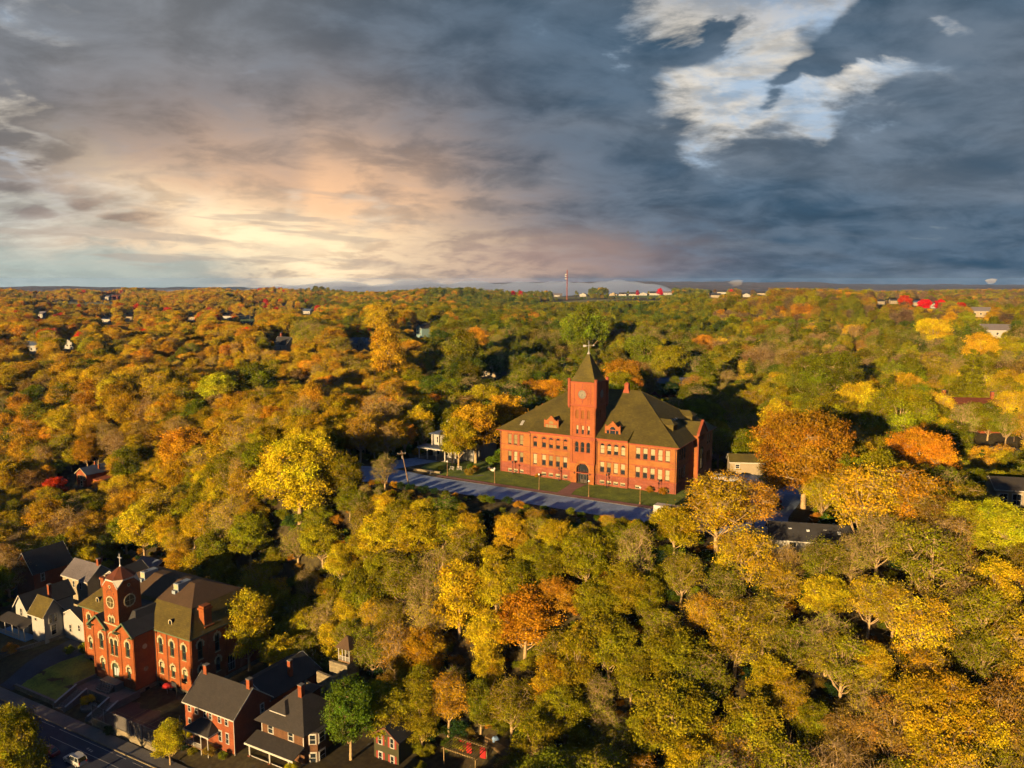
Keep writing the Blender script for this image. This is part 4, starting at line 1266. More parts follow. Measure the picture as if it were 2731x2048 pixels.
    for k in range(4):
        p, q = np.array(cs[k]), np.array(cs[(k + 1) % 4])
        nrm = ((p + q) / 2 - np.array([c, cn])); nrm = nrm / np.linalg.norm(nrm) * .06
        for (s, e_, zs, ze_) in ((0, .26, zc, 23.7), (1, .74, zc, 23.7)):
            a, b_ = p + (q - p) * s + nrm, p + (q - p) * e_ + nrm
            tr.prism([(*a, zs - .18), (*b_, ze_ - .18), (*b_, ze_ + .1), (*a, zs + .1)], (*(-nrm * .8), 0))
    tr.build('tower_cornice', MATS['white'], tw)
    tp = MB()
    for k in range(8):
        a, b_ = np.array([c, cn]) + (ring[k] - np.array([c, cn])) * 1.04, np.array([c, cn]) + (ring[(k + 1) % 8] - np.array([c, cn])) * 1.04
        tp.poly((*a, 23.95), (*b_, 23.95), (c, cn, 26.3))
    ro = tp.build('tower_roof', MATS['roof_rust'], tw)
    b = MB().box(c - .09, c + .09, cn - .09, cn + .09, 26.1, 28.9).box(c - .62, c - .091, cn - .085, cn + .085, 27.95, 28.13).box(c + .091, c + .62, cn - .085, cn + .085, 27.95, 28.13).lathe([(.25, 26.1), (.12, 26.5)], 8, (c, cn, 0))
    b.build('cross', MATS['steel_white'], ro)
    for rz, uu, nn in ((0, c, n0), (math.pi / 2, t1, cn), (-math.pi / 2, t0, cn)):
        o = dial(tw, uu - (0 if rz == 0 else 0) + (0.0), nn, 18.9, rz, 1.15, 'glass_warm', 'cream', numerals=False, pointed=False)
        b = MB().box(-1.1, 1.1, -.09, -.06, -.05, .05).box(-.05, .05, -.095, -.055, -1.1, 1.1)
        b.build('muntin', MATS['cream'], o)
        b = MB()
        for k in range(12):
            t = k * math.pi / 6
            b.prism([(math.cos(t + s) * 1.28 + .0, -.15, math.sin(t + s) * 1.28) for s in (-.07, 0, .07)] + [(math.cos(t) * 1.55, -.15, math.sin(t) * 1.55)], (0, .04, 0))
        b.build('rim_stud', MATS['cream'], o)
        e = MB().prism([(math.cos(t) * .38, -.07, math.sin(t) * .38) for t in np.linspace(0, 6.283, 14, endpoint=False)], (0, .065, 0)).build('eye_window', MATS['cream'], tw, loc=(uu, nn, 22.35), rz=rz)
        MB().prism([(math.cos(t) * .22, -.09, math.sin(t) * .22) for t in np.linspace(0, 6.283, 12, endpoint=False)], (0, .015, 0)).build('pane', MATS['glass'], e)
        for k, (dx, dz) in enumerate(((-1.0, 20.9), (-.62, 21.3), (-.2, 21.5), (.3, 21.55), (.75, 21.2), (1.2, 20.7))):
            MB().box(dx - .06, dx + .06, -.03, .005, 0, .42).build('slot', MATS['ink'], tw, loc=(uu + (dx * 0), nn, dz), rz=rz)
    for s in (-.45, .45):
        window(tw, c + s, n0 - .002, 14.2, 0, .62, 1.35, True, .02, frame='trim_green', pane='glass', hood='cream')
    MB().box(t0 - .15, t1 + .15, n0 - .14, n0 - .004, 13.75, 14.0).build('tower_band', MATS['cream'], tw)
    # rooftop air handlers
    for uu, nn, z in ((-13.2, 7.2, 18.2), (-.9, 6.6, 17.9)):
        t_ = MB().box(uu - .8, uu + .8, nn, nn + 3.6, z + .3, z + 2.2).box(uu - .55, uu + .55, nn - .7, nn - .004, z - .3, z + .8)
        o = t_.build('air_handler', MATS['hvac_blue'], T)
        MB().box(uu - .65, uu + .65, nn - .05, nn - .006, z + .9, z + 2.0).build('grille', MATS['cream'], o)
        MB().lathe([(.5, z + 2.2), (.5, z + 2.3)], 12, (uu, nn + .9, 0)).build('fan', MATS['metal_dark'], o)
        for a in (-.6, .6):
            for b_ in (.4, 3.2):
                MB().box(uu + a - .06, uu + a + .06, nn + b_ - .06, nn + b_ + .06, z - 1.2, z + .3).build('leg', MATS['metal_grey'], o)
    # entrance terrace and its two flights of steps
    te = MB().box(-14.0, 1.3, -10.4, pn - .11, -2.8, -.02)
    te.box(-14.0, -13.6, -10.4, pn - .11, -.019, .85).box(.9, 1.3, -10.4, pn - .11, -.019, .85).box(-8.9, -2.2, -10.4, -10.0, -.019, .85)
    tr_ = te.build('terrace', MATS['concrete'], T)
    MB().box(-9.5, -4.1, -7.2, pn - .11, -.018, 1.5).build('landing', MATS['concrete'], tr_)
    for k in range(5):
        MB().box(-9.0, -4.6, -8.7 + .3 * k, -7.2, -.018 + .3 * k * .0 + .0, .25 + .25 * k).build('step', MATS['concrete'], tr_) if k < 5 else None
    for f0, f1 in ((-12.9, -9.6), (-1.7, .9)):
        for k in range(12):
            zt_ = -.02 - .16 * (k + 1)
            MB().box(f0, f1, -10.4 - .42 * (k + 1), -10.404 - .42 * k, -2.8, zt_).build('step', MATS['concrete'], tr_)
        for uu in (f0 - .35, f1 + .02):
            b = MB()
            b.prism([(uu, -10.4, -2.8), (uu, -10.4, .85), (uu, -15.3, -1.0), (uu, -15.7, -1.0), (uu, -15.7, -2.8)], (.33, 0, 0))
            w_ = b.build('cheek_wall', MATS['concrete'], tr_)
            MB().prism([(uu - .05, -10.35, .86), (uu - .05, -15.3, -.99), (uu - .05, -15.3, -.87), (uu - .05, -10.35, .98)], (.43, 0, 0)).build('coping', MATS['white_blue'], w_)
    return T
build_academy()
def at_a(name, u, n, z, rz, label, cat, group=None):
    x, y = a2w(u, n)
    return empty(name, (x, y, z), A_TH + rz, label, cat, group)
# yard walls, planter, court, fence
t = at_a('yard_wall', -28.2, -15.1, -36.2, 0, 'low stone wall between the academy yard and pavement', 'wall')
MB().box(0, 14.8, 0, .4, 0, 1.25).build('body', MATS['limestone'], t); MB().box(-.05, 14.9, -.06, .46, 1.251, 1.37).build('coping', MATS['concrete'], t)
t = at_a('round_planter', -5.6, -12.6, -35.9, 0, 'round stone planter between the two academy stair flights', 'planter')
MB().lathe([(1.3, 0), (1.5, .2), (1.6, .9), (1.45, 1.0), (1.3, .85)], 20).build('bowl', MATS['concrete'], t)
t = at_a('retaining_wall', -40.0, 9.0, -36.0, R(-102) + 0.0, 'long grey stone retaining wall beside the academy driveway', 'wall')
MB().box(0, 21, 0, .45, 0, 2.2).build('body', MATS['limestone'], t); MB().box(-.05, 21.05, -.05, .5, 2.201, 2.33).build('coping', MATS['concrete'], t)
t = at_a('play_court', .4, -15.5, -36.6, 0, 'reddish walled play court beside the academy', 'court')
MB().box(0, 19.3, 0, 14.4, 0, 1.95).build('surface', MATS['court'], t)
MB().box(-.1, 19.4, -.35, -.004, 0, 2.25).build('wall', MATS['limestone'], t); MB().box(19.304, 19.65, -.35, 9, 0, 2.25).build('wall', MATS['limestone'], t)
for a, b in ((6.5, .12), (12.0, .12)):
    MB().box(a, a + .1, 1, 13, 1.951, 1.957).build('court_line', MATS['wood_lit'], t)
for nn in (4.0, 8.5):
    MB().box(1, 18.5, nn, nn + .08, 1.958, 1.963).build('court_line', MATS['wood_lit'], t)
MB().box(13.5, 14.3, 5.9, 6.5, 1.964, 1.97).build('court_line', MATS['paint'], t)
t = at_a('court_fence', .4, -15.7, -34.35, 0, 'tall grey mesh fence along the play court above the pavement', 'fence')
mesh_mat = MATS['metal_grey']
def mesh_panel(w, h):
    b = MB()
    k = int(w / .22)
    for q in range(k + 1):
        b.box(q * w / k - .012, q * w / k + .012, -.012, .012, 0, h)
    k = int(h / .22)
    for q in range(k + 1):
        b.box(0, w, -.010, .010, q * h / k - .012, q * h / k + .012)
    return b
mat('mesh_wire', (0.16, 0.16, 0.17), 0.6, 0.1, metal=0.3)
mat('windscreen', (0.10, 0.095, 0.09), 0.9, 0.1)
_n = MATS['windscreen'].node_tree
_m, _t = _n.nodes.new('ShaderNodeMixShader'), _n.nodes.new('ShaderNodeBsdfTransparent')
_m.inputs[0].default_value = .42
_n.links.new(_n.nodes['Principled BSDF'].outputs[0], _m.inputs[1])
_n.links.new(_t.outputs[0], _m.inputs[2])
_n.links.new(_m.outputs[0], _n.nodes['Material Output'].inputs[0])
for q in range(6):
    MB().tube([(q * 3.86, 0, 0), (q * 3.86, 0, 2.9)], .05, 6).build('post', mesh_mat, t)
    if q < 5:
        pn_ = mesh_panel(3.76, 2.8).build('mesh_panel', MATS['mesh_wire'], t, loc=(q * 3.86 + .05, 0, .05))
        MB().poly((.05, -.03, .05), (3.7, -.03, .05), (3.7, -.03, 2.75), (.05, -.03, 2.75)).build('windscreen', MATS['windscreen'], pn_)
for q in range(3):
    MB().tube([(19.3, 2.9 + q * 2.9, 0), (19.3, 2.9 + q * 2.9, 2.9)], .05, 6).build('post', mesh_mat, t)
t = at_a('basketball_hoop', 8.6, -1.9, -34.66, 0, 'dark basketball hoop standing before the academy right wing', 'hoop')
MB().tube([(0, 0, 0), (0, 0, 3.0), (0, -.5, 3.4)], .06, 6).build('post', MATS['metal_dark'], t)
MB().box(-.75, .75, -.56, -.5, 2.9, 3.9).build('backboard', MATS['metal_dark'], t)
MB().tube([(math.cos(a) * .23, -.8 + math.sin(a) * .23, 3.05) for a in np.linspace(0, 6.283, 13)], .015, 5).build('rim', MATS['red_cloth'], t)
t = at_a('garden_umbrella', 5.2, -1.6, -34.66, 0, 'bright red umbrella beside the academy right wing', 'umbrella')
MB().tube([(0, 0, 0), (0, 0, 2.5)], .035, 6).build('pole', MATS['metal_grey'], t)
b = MB()
for k in range(8):
    a0, a1 = k * math.pi / 4, (k + 1) * math.pi / 4
    pr_ = [(1.15, 1.75), (.75, 2.25), (0.02, 2.5)]
    for i in range(2):
        b.poly(*[(math.cos(a) * r, math.sin(a) * r, z) for a, (r, z) in ((a0, pr_[i]), (a1, pr_[i]), (a1, pr_[i + 1]), (a0, pr_[i + 1]))])
b.build('canopy', MATS['red_cloth'], t)

# ------------------------------------------------------------------ houses
def house(name, label, x, y, z, rz, w, d, h, rh, roof='gable_u', wallm='siding_white', roofm='roof_grey', wins=(), chim=(), over=.4, trim='white', cat='house', chm='brick_house', base=1.5, pane='glass', group=None, frame=None):
    """footprint u 0..w, n 0..d in its own frame; ridge along u or n, or hipped"""
    T = empty(name, (x, y, z), rz, label, cat, group)
    wl = MB()
    if roof == 'hip' or roof == 'flat':
        wl.box(0, w, 0, d, -base, h)
    elif roof == 'gable_u':
        wl.prism([(0, 0, -base), (0, d, -base), (0, d, h), (0, d / 2, h + rh), (0, 0, h)], (w, 0, 0))
    else:
        wl.prism([(0, 0, -base), (w, 0, -base), (w, 0, h), (w / 2, 0, h + rh), (0, 0, h)], (0, d, 0))
    wl.build('wall', MATS[wallm], T)
    r = MB()
    t = .16
    if roof == 'hip':
        q = min(w, d) / 2 + over
        zb = h + .02
        if w >= d:
            rg = [(q - over, d / 2, h + rh), (w - q + over, d / 2, h + rh)]
        else:
            rg = [(w / 2, q - over, h + rh), (w / 2, d - q + over, h + rh)]
        e4 = [(-over, -over, zb), (w + over, -over, zb), (w + over, d + over, zb), (-over, d + over, zb)]
        lo = [(a, b, zb - .15) for a, b, _ in e4]
        F4 = [(0, 1, 5, 4), (1, 2, 5), (2, 3, 4, 5), (3, 0, 4)] if w >= d else [(0, 1, 4), (1, 2, 5, 4), (2, 3, 5), (3, 0, 4, 5)]
        r.add(e4 + rg + lo, F4 + [(0, 6, 7, 1), (1, 7, 8, 2), (2, 8, 9, 3), (3, 9, 6, 0), (6, 9, 8, 7)])
    elif roof == 'flat':
        r.box(-over, w + over, -over, d + over, h + .01, h + .3)
    elif roof == 'gable_u':
        s = rh / (d / 2)
        for k in (0, 1):
            n0 = -over if k == 0 else d + over
            r.slab([(-over, n0, h - over * s + .03), (w + over, n0, h - over * s + .03), (w + over, d / 2, h + rh + .03), (-over, d / 2, h + rh + .03)], t)
    else:
        s = rh / (w / 2)
        for k in (0, 1):
            u0 = -over if k == 0 else w + over
            r.slab([(u0, -over, h - over * s + .03), (u0, d + over, h - over * s + .03), (w / 2, d + over, h + rh + .03), (w / 2, -over, h + rh + .03)], t)
    ro = r.build('roof', MATS[roofm], T)
    if trim and roof in ('gable_u', 'gable_n'):
        b = MB()
        if roof == 'gable_u':
            s = rh / (d / 2)
            for uu in (-over - .05, w + over + .004):
                for n0 in (-over, d + over):
                    b.prism([(uu, n0, h - over * s - .06), (uu, d / 2, h + rh - .06), (uu, d / 2, h + rh + .22), (uu, n0, h - over * s + .22)], (.046, 0, 0))
            b.box(-over, w + over, -over - .07, -over - .004, h - over * s - .1, h - over * s + .14)
        else:
            s = rh / (w / 2)
            for nn in (-over - .05, d + over + .004):
                for u0 in (-over, w + over):
                    b.prism([(u0, nn, h - over * s - .06), (w / 2, nn, h + rh - .06), (w / 2, nn, h + rh + .22), (u0, nn, h - over * s + .22)], (0, .046, 0))
        b.build('fascia', MATS[trim], ro)
    for (side, a, zz, ww, hh, *opt) in wins:
        P = {'f': (a, 0, 0), 'b': (w - a, d, math.pi), 'r': (w, a, math.pi / 2), 'l': (0, d - a, -math.pi / 2)}[side]
        o = window(T, P[0], P[1], zz, P[2], ww, hh, False, -.01 + .0, frame=frame or trim or 'white', pane=pane, mull=opt[0] if opt else 0, name='window' if hh < 1.95 or zz > .5 else 'door', sill=None)
        fr = MB().box(-ww / 2 - .1, -ww / 2, -.06, -.003, -.1, hh + .12).box(ww / 2, ww / 2 + .1, -.06, -.003, -.1, hh + .12).box(-ww / 2, ww / 2, -.06, -.003, hh, hh + .12).box(-ww / 2, ww / 2, -.08, -.003, -.1, -.002)
        fr.build('casing', MATS[trim or 'white'], o)
    for (a, b_, cw, top) in chim:
        o = MB().box(a - cw / 2, a + cw / 2, b_ - cw / 2, b_ + cw / 2, h - .5, top).build('chimney', MATS[chm], T)
        MB().box(a - cw / 2 - .08, a + cw / 2 + .08, b_ - cw / 2 - .08, b_ + cw / 2 + .08, top + .002, top + .14).build('chimney_cap', MATS['concrete'], o)
    return T
TH = R(-29.3)
HU = np.array([math.cos(TH), math.sin(TH)]); HN = np.array([-HU[1], HU[0]])
def off(x, y, u, n):
    return x + HU[0] * u + HN[0] * n, y + HU[1] * u + HN[1] * n
# brick house with corner porch (its lower right front corner surveyed at -52.18, 141.41)
hx, hy = off(-52.18, 141.41, -13.6, 0)
B1 = house('brick_house', 'orange brick gabled house with white corner porch beside the play court', hx, hy, -35.0, TH, 13.6, 9.4, 7.35, 3.9, 'gable_u', 'brick_house', 'roof_grey',
           [('f', 13.6 - 12.2, 5.5, .8, 1.6), ('f', 13.6 - 10.25, 5.5, .8, 1.6), ('f', 13.6 - 7.8, 5.45, .8, 1.6), ('f', 13.6 - 6.3, 5.45, .8, 1.6), ('f', 13.6 - 3.8, 5.5, .8, 1.65), ('f', 13.6 - 1.9, 5.45, .8, 1.7),
            ('f', 13.6 - 3.8, 1.8, .75, 2.1), ('f', 13.6 - 1.87, 1.8, .75, 2.1), ('f', 13.6 - 12.3, 2.9, .7, 1.1), ('r', 7.0, 5.2, .9, 1.8)], [(1.0, 4.7, .9, 12.9), (13.0, 4.7, .9, 13.0)], over=.35)
MB().tube([(13.75, -.18, -.5), (13.75, -.18, 7.0)], .06, 6).build('downpipe', MATS['white'], B1)
pch = MB()
pr0 = [(2.6, -2.7, 3.75), (9.6, -2.7, 3.75), (9.6, -.02, 3.75), (2.6, -.02, 3.75)]
pch.add(pr0 + [(4.6, -.02, 5.15), (7.6, -.02, 5.15)], [(0, 1, 5, 4), (1, 2, 5), (3, 0, 4), (0, 3, 2, 1)])
po = pch.build('porch_roof', MATS['roof_grey'], B1)
MB().box(2.5, 9.7, -2.8, -2.64, 3.5, 3.74).box(9.56, 9.7, -2.63, -.02, 3.5, 3.74).box(2.5, 2.64, -2.63, -.02, 3.5, 3.74).build('porch_trim', MATS['white'], po)
MB().box(2.7, 9.5, -2.6, -.02, .55, .75).build('porch_floor', MATS['wood'], B1)
for u in (3.1, 5.2, 7.3, 9.2):
    o = MB().tube([(u, -2.5, -.6), (u, -2.5, 3.5)], .08, 6).build('porch_post', MATS['white'], B1)
    MB().prism([(u - .45, -2.52, 3.5), (u + .45, -2.52, 3.5), (u + .08, -2.52, 3.05), (u - .08, -2.52, 3.05)], (0, .04, 0)).build('bracket', MATS['white'], o)
rl = MB().box(3.2, 7.25, -2.53, -2.47, 1.55, 1.65)
for k in range(20):
    rl.box(3.25 + k * .2, 3.31 + k * .2, -2.52, -2.48, .75, 1.55)
rl.build('porch_rail', MATS['white'], B1)
for k in range(6):
    MB().box(.4 + .02 * k, 2.3, -6.2 + k * .55, -5.65 + k * .55, -1.4, -1.15 + .2 * k).build('step', MATS['wood_lit'], B1)
# dark roofed wing behind it
hx, hy = off(-52.18, 141.41, -10.5, 9.5)
house('brick_wing', 'long dark roofed brick wing behind the corner-porch house', hx, hy, -34.8, TH, 10.2, 14, 6.4, 2.6, 'gable_n', 'brick_house', 'roof_dark', [('r', 9, 3.5, .9, 1.6), ('r', 4, 3.5, .9, 1.6)], [(8.2, 7.5, .8, 10.8)], trim='white_blue')
# brown shingled house with dormer and wide porch
hx, hy = off(-38.15, 137.87, -10.8, 0)
B2 = house('shingle_house', 'brown shingled hip-roofed house with front dormer and wide white porch', hx, hy, -35.0, TH, 10.8, 10.0, 6.45, 5.2, 'hip', 'siding_brown', 'roof_grey',
           [('f', 10.8 - 8.35, 4.15, 1.3, 2.0), ('f', 10.8 - 3.2, 4.15, 1.3, 2.0), ('f', 7.2, .4, 1.1, 2.2), ('f', 3.0, .8, 1.3, 1.7)], [(6.4, 4.2, .9, 12.9)], over=.9)
for u in (.08, 10.6):
    MB().box(u - .02, u + .16, -.05, -.003, 3.2, 6.3).build('corner_board', MATS['white'], B2)
dr = MB().box(2.4, 5.6, .9, 4.5, 6.6, 8.5).build('dormer', MATS['siding_brown'], B2)
b = MB().add([(2.0, .4, 8.5), (6.0, .4, 8.5), (6.0, 5.2, 8.5), (2.0, 5.2, 8.5), (4.0, 2.2, 10.0), (4.0, 5.2, 10.0)], [(0, 1, 4), (1, 2, 5, 4), (3, 0, 4, 5), (0, 3, 2, 1), (2, 3, 5)]).build('dormer_roof', MATS['roof_grey'], dr)
MB().box(1.95, 6.05, .3, .396, 8.36, 8.52).build('fascia', MATS['white'], dr)
window(dr, 4.0, .9, 6.95, 0, 1.3, 1.3, False, -.01, frame='white', mull=1)
MB().box(3.15, 3.33, .82, .897, 6.85, 8.35).box(4.67, 4.85, .82, .897, 6.85, 8.35).box(3.33, 4.67, .82, .897, 8.26, 8.4).box(3.33, 4.67, .82, .897, 6.8, 6.94).build('casing', MATS['white'], dr)
dr2 = MB().box(4.0, 6.6, 6.0, 9.0, 7.5, 10.2).build('dormer', MATS['siding_brown'], B2)
MB().box(3.7, 6.9, 5.7, 9.2, 10.201, 10.4).build('dormer_roof', MATS['roof_grey'], dr2)
pr_ = MB().slab([(-1.2, -3.2, 2.75), (11.0, -3.2, 2.75), (11.0, -.02, 3.75), (-1.2, -.02, 3.75)], .16).build('porch_roof', MATS['roof_grey'], B2)
MB().box(-1.25, 11.05, -3.27, -3.204, 2.55, 2.92).build('fascia', MATS['white'], pr_)
MB().box(-.9, 10.8, -3.0, -.02, -.6, -.4).build('porch_floor', MATS['wood'], B2)
for u in (-.4, 4.8, 9.6):
    o = MB().tube([(u, -2.75, .35), (u, -2.75, 2.72)], .15, 8).build('porch_column', MATS['white'], B2)
    MB().box(u - .3, u + .3, -3.05, -2.45, -1.5, .35).build('pier', MATS['brick_house'], o)
for r0, r1 in ((0, 4.4), (5.2, 9.2)):
    rl = MB().box(r0, r1, -2.8, -2.72, .35, .45).box(r0, r1, -2.8, -2.72, -.42, -.34)
    k = int((r1 - r0) / .2)
    for q in range(k):
        rl.box(r0 + q * .2 + .07, r0 + q * .2 + .13, -2.78, -2.74, -.34, .35)
    rl.build('porch_rail', MATS['white'], B2)
bay = MB().prism([(10.8, 1.0, -1), (12.3, 1.9, -1), (12.3, 4.1, -1), (10.8, 5.0, -1)], (0, 0, 7.2)).build('bay', MATS['siding_brown'], B2)
for z in (.3, 3.9):
    for (uu, nn, rz, ww) in ((11.56, 1.44, math.atan2(.9, 1.5), 1.2), (12.305, 3.0, math.pi / 2, 1.6)):
        o = window(bay, uu, nn, z, rz, ww, 1.9, False, -.02, frame='white')
        MB().box(-ww / 2 - .12, -ww / 2, -.08, -.01, -.15, 2.05).box(ww / 2, ww / 2 + .12, -.08, -.01, -.15, 2.05).box(-ww / 2, ww / 2, -.08, -.01, 1.9, 2.05).build('casing', MATS['white'], o)
MB().prism([(10.8, .6, 6.22), (12.7, 1.7, 6.22), (12.7, 4.3, 6.22), (10.8, 5.4, 6.22)], (0, 0, .2)).build('bay_roof', MATS['roof_grey'], bay)
for k in range(8):
    MB().box(-4.0 + .0 * k, -2.2, -6.2 + .42 * k, -5.78 + .42 * k, -1.6, -1.3 + .14 * k).build('step', MATS['roof_rust'], B2)
# dark green gabled house with red shutters
hx, hy = off(-20.8, 137.68, -5.7, 0)
B3 = house('green_house', 'dark green gabled house with red shutters and rust-red eaves', hx, hy, -35.8, TH, 5.7, 11.0, 5.9, 1.95, 'gable_n', 'siding_green', 'roof_dark',
           [('f', 5.7 - 4.2, 4.15, .85, 1.95), ('f', 5.7 - 1.45, 4.15, .85, 1.95), ('f', 5.7 - 4.2, .65, .85, 1.95), ('f', 5.7 - 1.45, .65, .85, 1.95)], [(2.9, 8.5, .9, 9.6), (.9, 10.2, .8, 9.9)], over=.5, trim='white')
for cu in (1.5, 4.25):
    for z in (4.1, .6):
        for s in (-1, 1):
            MB().box(cu + s * .78 - .19, cu + s * .78 + .19, -.05, -.003, z, z + 2.05).build('shutter', MATS['red_dark'], B3)
for ch in B3.children:
    if ch.name.startswith('roof'):
        for g in ch.children:
            g.data.materials[0] = MATS['trim_brown']
# gazebo on its stone terraces
gx, gy, gzz = -33.6, 157.0, -24.0
t = empty('gazebo', (gx, gy, gzz), TH, 'small white railed gazebo with brown roof on the wooded slope', 'gazebo')
MB().box(-2.5, .5, -.4, 2.4, -.3, 0).build('floor', MATS['wood'], t)
for u in (-2.4, -1.4, -.6, .4):
    for n in ((-.3, 2.3) if u in (-2.4, .4) else (-.3,)):
        MB().box(u - .07, u + .07, n - .07, n + .07, 0, 2.7).build('post', MATS['white'], t)
rl = MB().box(-2.3, .3, -.33, -.27, .85, .95)
for k in range(13):
    rl.box(-2.3 + k * .2, -2.24 + k * .2, -.32, -.28, 0, .85)
rl.build('rail', MATS['white'], t)
MB().frust(-2.9, .9, -.8, 2.8, 2.71, -1.3, -.7, .7, 1.3, 4.9).build('roof', MATS['roof_tan'], t)
for k, (u0, n0, z0, w_, h_) in enumerate(((-4.2, -1.3, -2.4, 4.8, 2.1), (-6.2, -3.0, -4.6, 5.0, 2.2), (-8.6, -4.2, -6.6, 4.6, 2.0))):
    x, y = gx + HU[0] * u0 + HN[0] * n0, gy + HU[1] * u0 + HN[1] * n0
    tag(MB().box(0, w_, 0, .6, -1.5, h_).box(w_ - .6, w_, .601, 3.2, -1.5, h_).build('terrace_wall', MATS['limestone'], None, loc=(x, y, gzz + z0), rz=TH - .12 * k),
        ('upper', 'middle', 'lowest')[k] + ' stone terrace wall stepping down from the gazebo', 'wall', 'terrace walls below the gazebo')
# pergola with red curtains
px_, py_, pz_ = hit(1240, 2035)
pz_ = float(gz(px_, py_))
t = empty('pergola', (px_, py_, pz_), TH, 'timber slatted pergola hung with red curtains at the bottom edge', 'pergola')
for u in (-3.4, 3.4):
    for n in (-1.8, 2.2):
        MB().box(u - .08, u + .08, n - .08, n + .08, -.5, 2.8).build('post', MATS['wood_lit'], t)
for n in (-1.8, 2.2):
    MB().box(-3.8, 3.8, n - .07, n + .07, 2.8, 3.0).build('beam', MATS['wood_lit'], t)
for k in range(15):
    u = -3.6 + k * .514
    MB().box(u - .05, u + .05, -2.3, 2.7, 3.001, 3.13).build('rafter', MATS['wood_lit'], t)
for u0 in (-2.6, -1.0, 2.0):
    b = MB()
    for k in range(8):
        b.box(u0 + k * .15, u0 + k * .15 + .14, 2.0 + .05 * (k % 2), 2.04 + .05 * (k % 2), .1, 2.75)
    b.build('curtain', MATS['red_cloth'], t)
x, y, z = hit(1258, 2000)
t = empty('clothes_dryer', (x, y, z), .3, 'rotary clothes dryer frame behind the pergola', 'clothes dryer')
MB().tube([(0, 0, 0), (0, 0, 1.9)], .04, 6).build('post', MATS['metal_grey'], t)
for k in range(4):
    a = k * math.pi / 2 + .3
    MB().tube([(0, 0, 1.6), (math.cos(a) * 1.5, math.sin(a) * 1.5, 2.0)], .03, 5).build('arm', MATS['wood_lit'], t)
x, y, z = hit(1335, 1985)
tag(MB().frust(-4, 4, -1.6, 1.6, -1.0, -3.2, 3.4, -.8, 1.2, .7).build('earth_bank', MATS['dirt'], None, loc=(x, y, z), rz=TH - .2), 'bare tan earth bank behind the pergola', 'bank')
x, y, z = hit(1322, 1982)
tag(MB().frust(-.7, .7, -.5, .5, 0, -.4, .3, -.3, .3, .8).build('tarp_bundle', MATS['tarp_blue'], None, loc=(x, y, z + .5), rz=.4), 'crumpled blue and white tarp bundle on the earth bank', 'tarp')
x, y, z = hit(1415, 2040)
house('dark_roof_house', 'low dark roofed house at the bottom edge right of the pergola', x - 4, y - 5, z - 1.5, TH, 11, 8, 2.6, 2.2, 'gable_u', 'siding_brown', 'roof_dark', [('f', 3, .8, 1, 1.3)], [], trim='blue_paint')

# left valley houses
gx0, gy0 = -114.25, 187.31
def lo(u, n):
    return off(gx0, gy0, u, n)
x, y = lo(-5.2, 0)
WH = house('cream_house', 'cream two-storey house with gabled right wing and dark roofs left of the academy', x, y, -33.9, TH, 5.2, 4.6, 6.9, 3.0, 'gable_u', 'siding_white', 'slate_brown',
           [('r', 1.6, 4.0, .9, 2.3), ('r', 2.8, 4.0, .9, 2.3), ('r', 2.2, .9, 1.4, 2.6), ('f', 1.8, 4.6, .8, 1.6)], [(1.5, 4.0, .7, 12.4)], over=.7)
x, y = lo(-14.2, 1.2)
WH2 = house('cream_house', 'cream front-gabled house with long dark porch roof at the left edge', x, y, -33.9, TH, 5.0, 12.0, 6.0, 3.0, 'gable_n', 'siding_white', 'roof_dark', [('f', 2.5, 3.6, .9, 2.0, 0), ('r', 3.5, .8, 1.2, 1.8)], [], over=.5)
pr_ = MB().slab([(-3.4, -3.2, 2.7), (8.8, -3.2, 2.7), (8.8, -.02, 3.5), (-3.4, -.02, 3.5)], .14).build('porch_roof', MATS['roof_grey'], WH2)
for u in (-3.0, .2, 3.4, 6.0, 8.4):
    MB().box(u - .09, u + .09, -3.05, -2.87, -.6, 2.68).build('porch_post', MATS['white'], WH2)
MB().box(-3.3, 8.7, -3.1, -.02, -.8, -.5).build('porch_floor', MATS['blue_paint'], WH2)
rl = MB()
for k in range(30):
    rl.box(-3 + k * .3, -2.95 + k * .3, -3.0, -2.94, -.5, .4)
rl.box(-3, 6, -3.02, -2.92, .4, .5).build('porch_rail', MATS['white'], WH2)
for k in range(5):
    MB().box(9.4, 11.0, -3.4 + .4 * k, -3.0 + .4 * k, -1.8, -1.5 + .2 * k).build('step', MATS['white_blue'], WH2)
x, y = lo(-1.0, 4.7)
house('cream_wing', 'plain cream rear wing with flat dark roof beside the academy', x, y, -33.9, TH, 9.5, 9.0, 4.8, 2.4, 'gable_n', 'siding_white', 'roof_dark', [('f', 4.0, 1.2, .9, 2.0), ('f', 7.6, 2.2, .9, 1.6)], [], over=.3)
x, y = lo(-20.5, 17.5)
MH = house('metal_roof_house', 'cream house with pale ribbed metal roof and red chimneys', x, y, -33.0, TH, 11.0, 8.0, 6.6, 3.3, 'gable_u', 'siding_cream', 'roof_metal', [('f', 2.2, 3.9, .9, 1.8), ('f', 5.0, 3.9, .9, 1.8), ('f', 8.0, 3.9, .9, 1.8)], [(10.4, 4.0, .9, 11.6)], over=.35)
rb_ = MB()
for k in range(26):
    u = -.3 + k * .455
    rb_.slab([(u, -.33, 6.43 + .18), (u + .06, -.33, 6.43 + .18), (u + .06, 3.98, 10.06), (u, 3.98, 10.06)], .05)
rb_.build('roof_rib', MATS['roof_metal'], MH)
x, y = lo(-9.2, 21)
house('skylight_house', 'dark roofed white house with skylights behind the metal roof house', x, y, -32.4, TH, 10.0, 9.0, 5.6, 3.2, 'gable_n', 'siding_white', 'roof_dark', [('r', 4, 1.6, 1.0, 2.2)], [], over=.35)
x, y = lo(-38.5, 15)
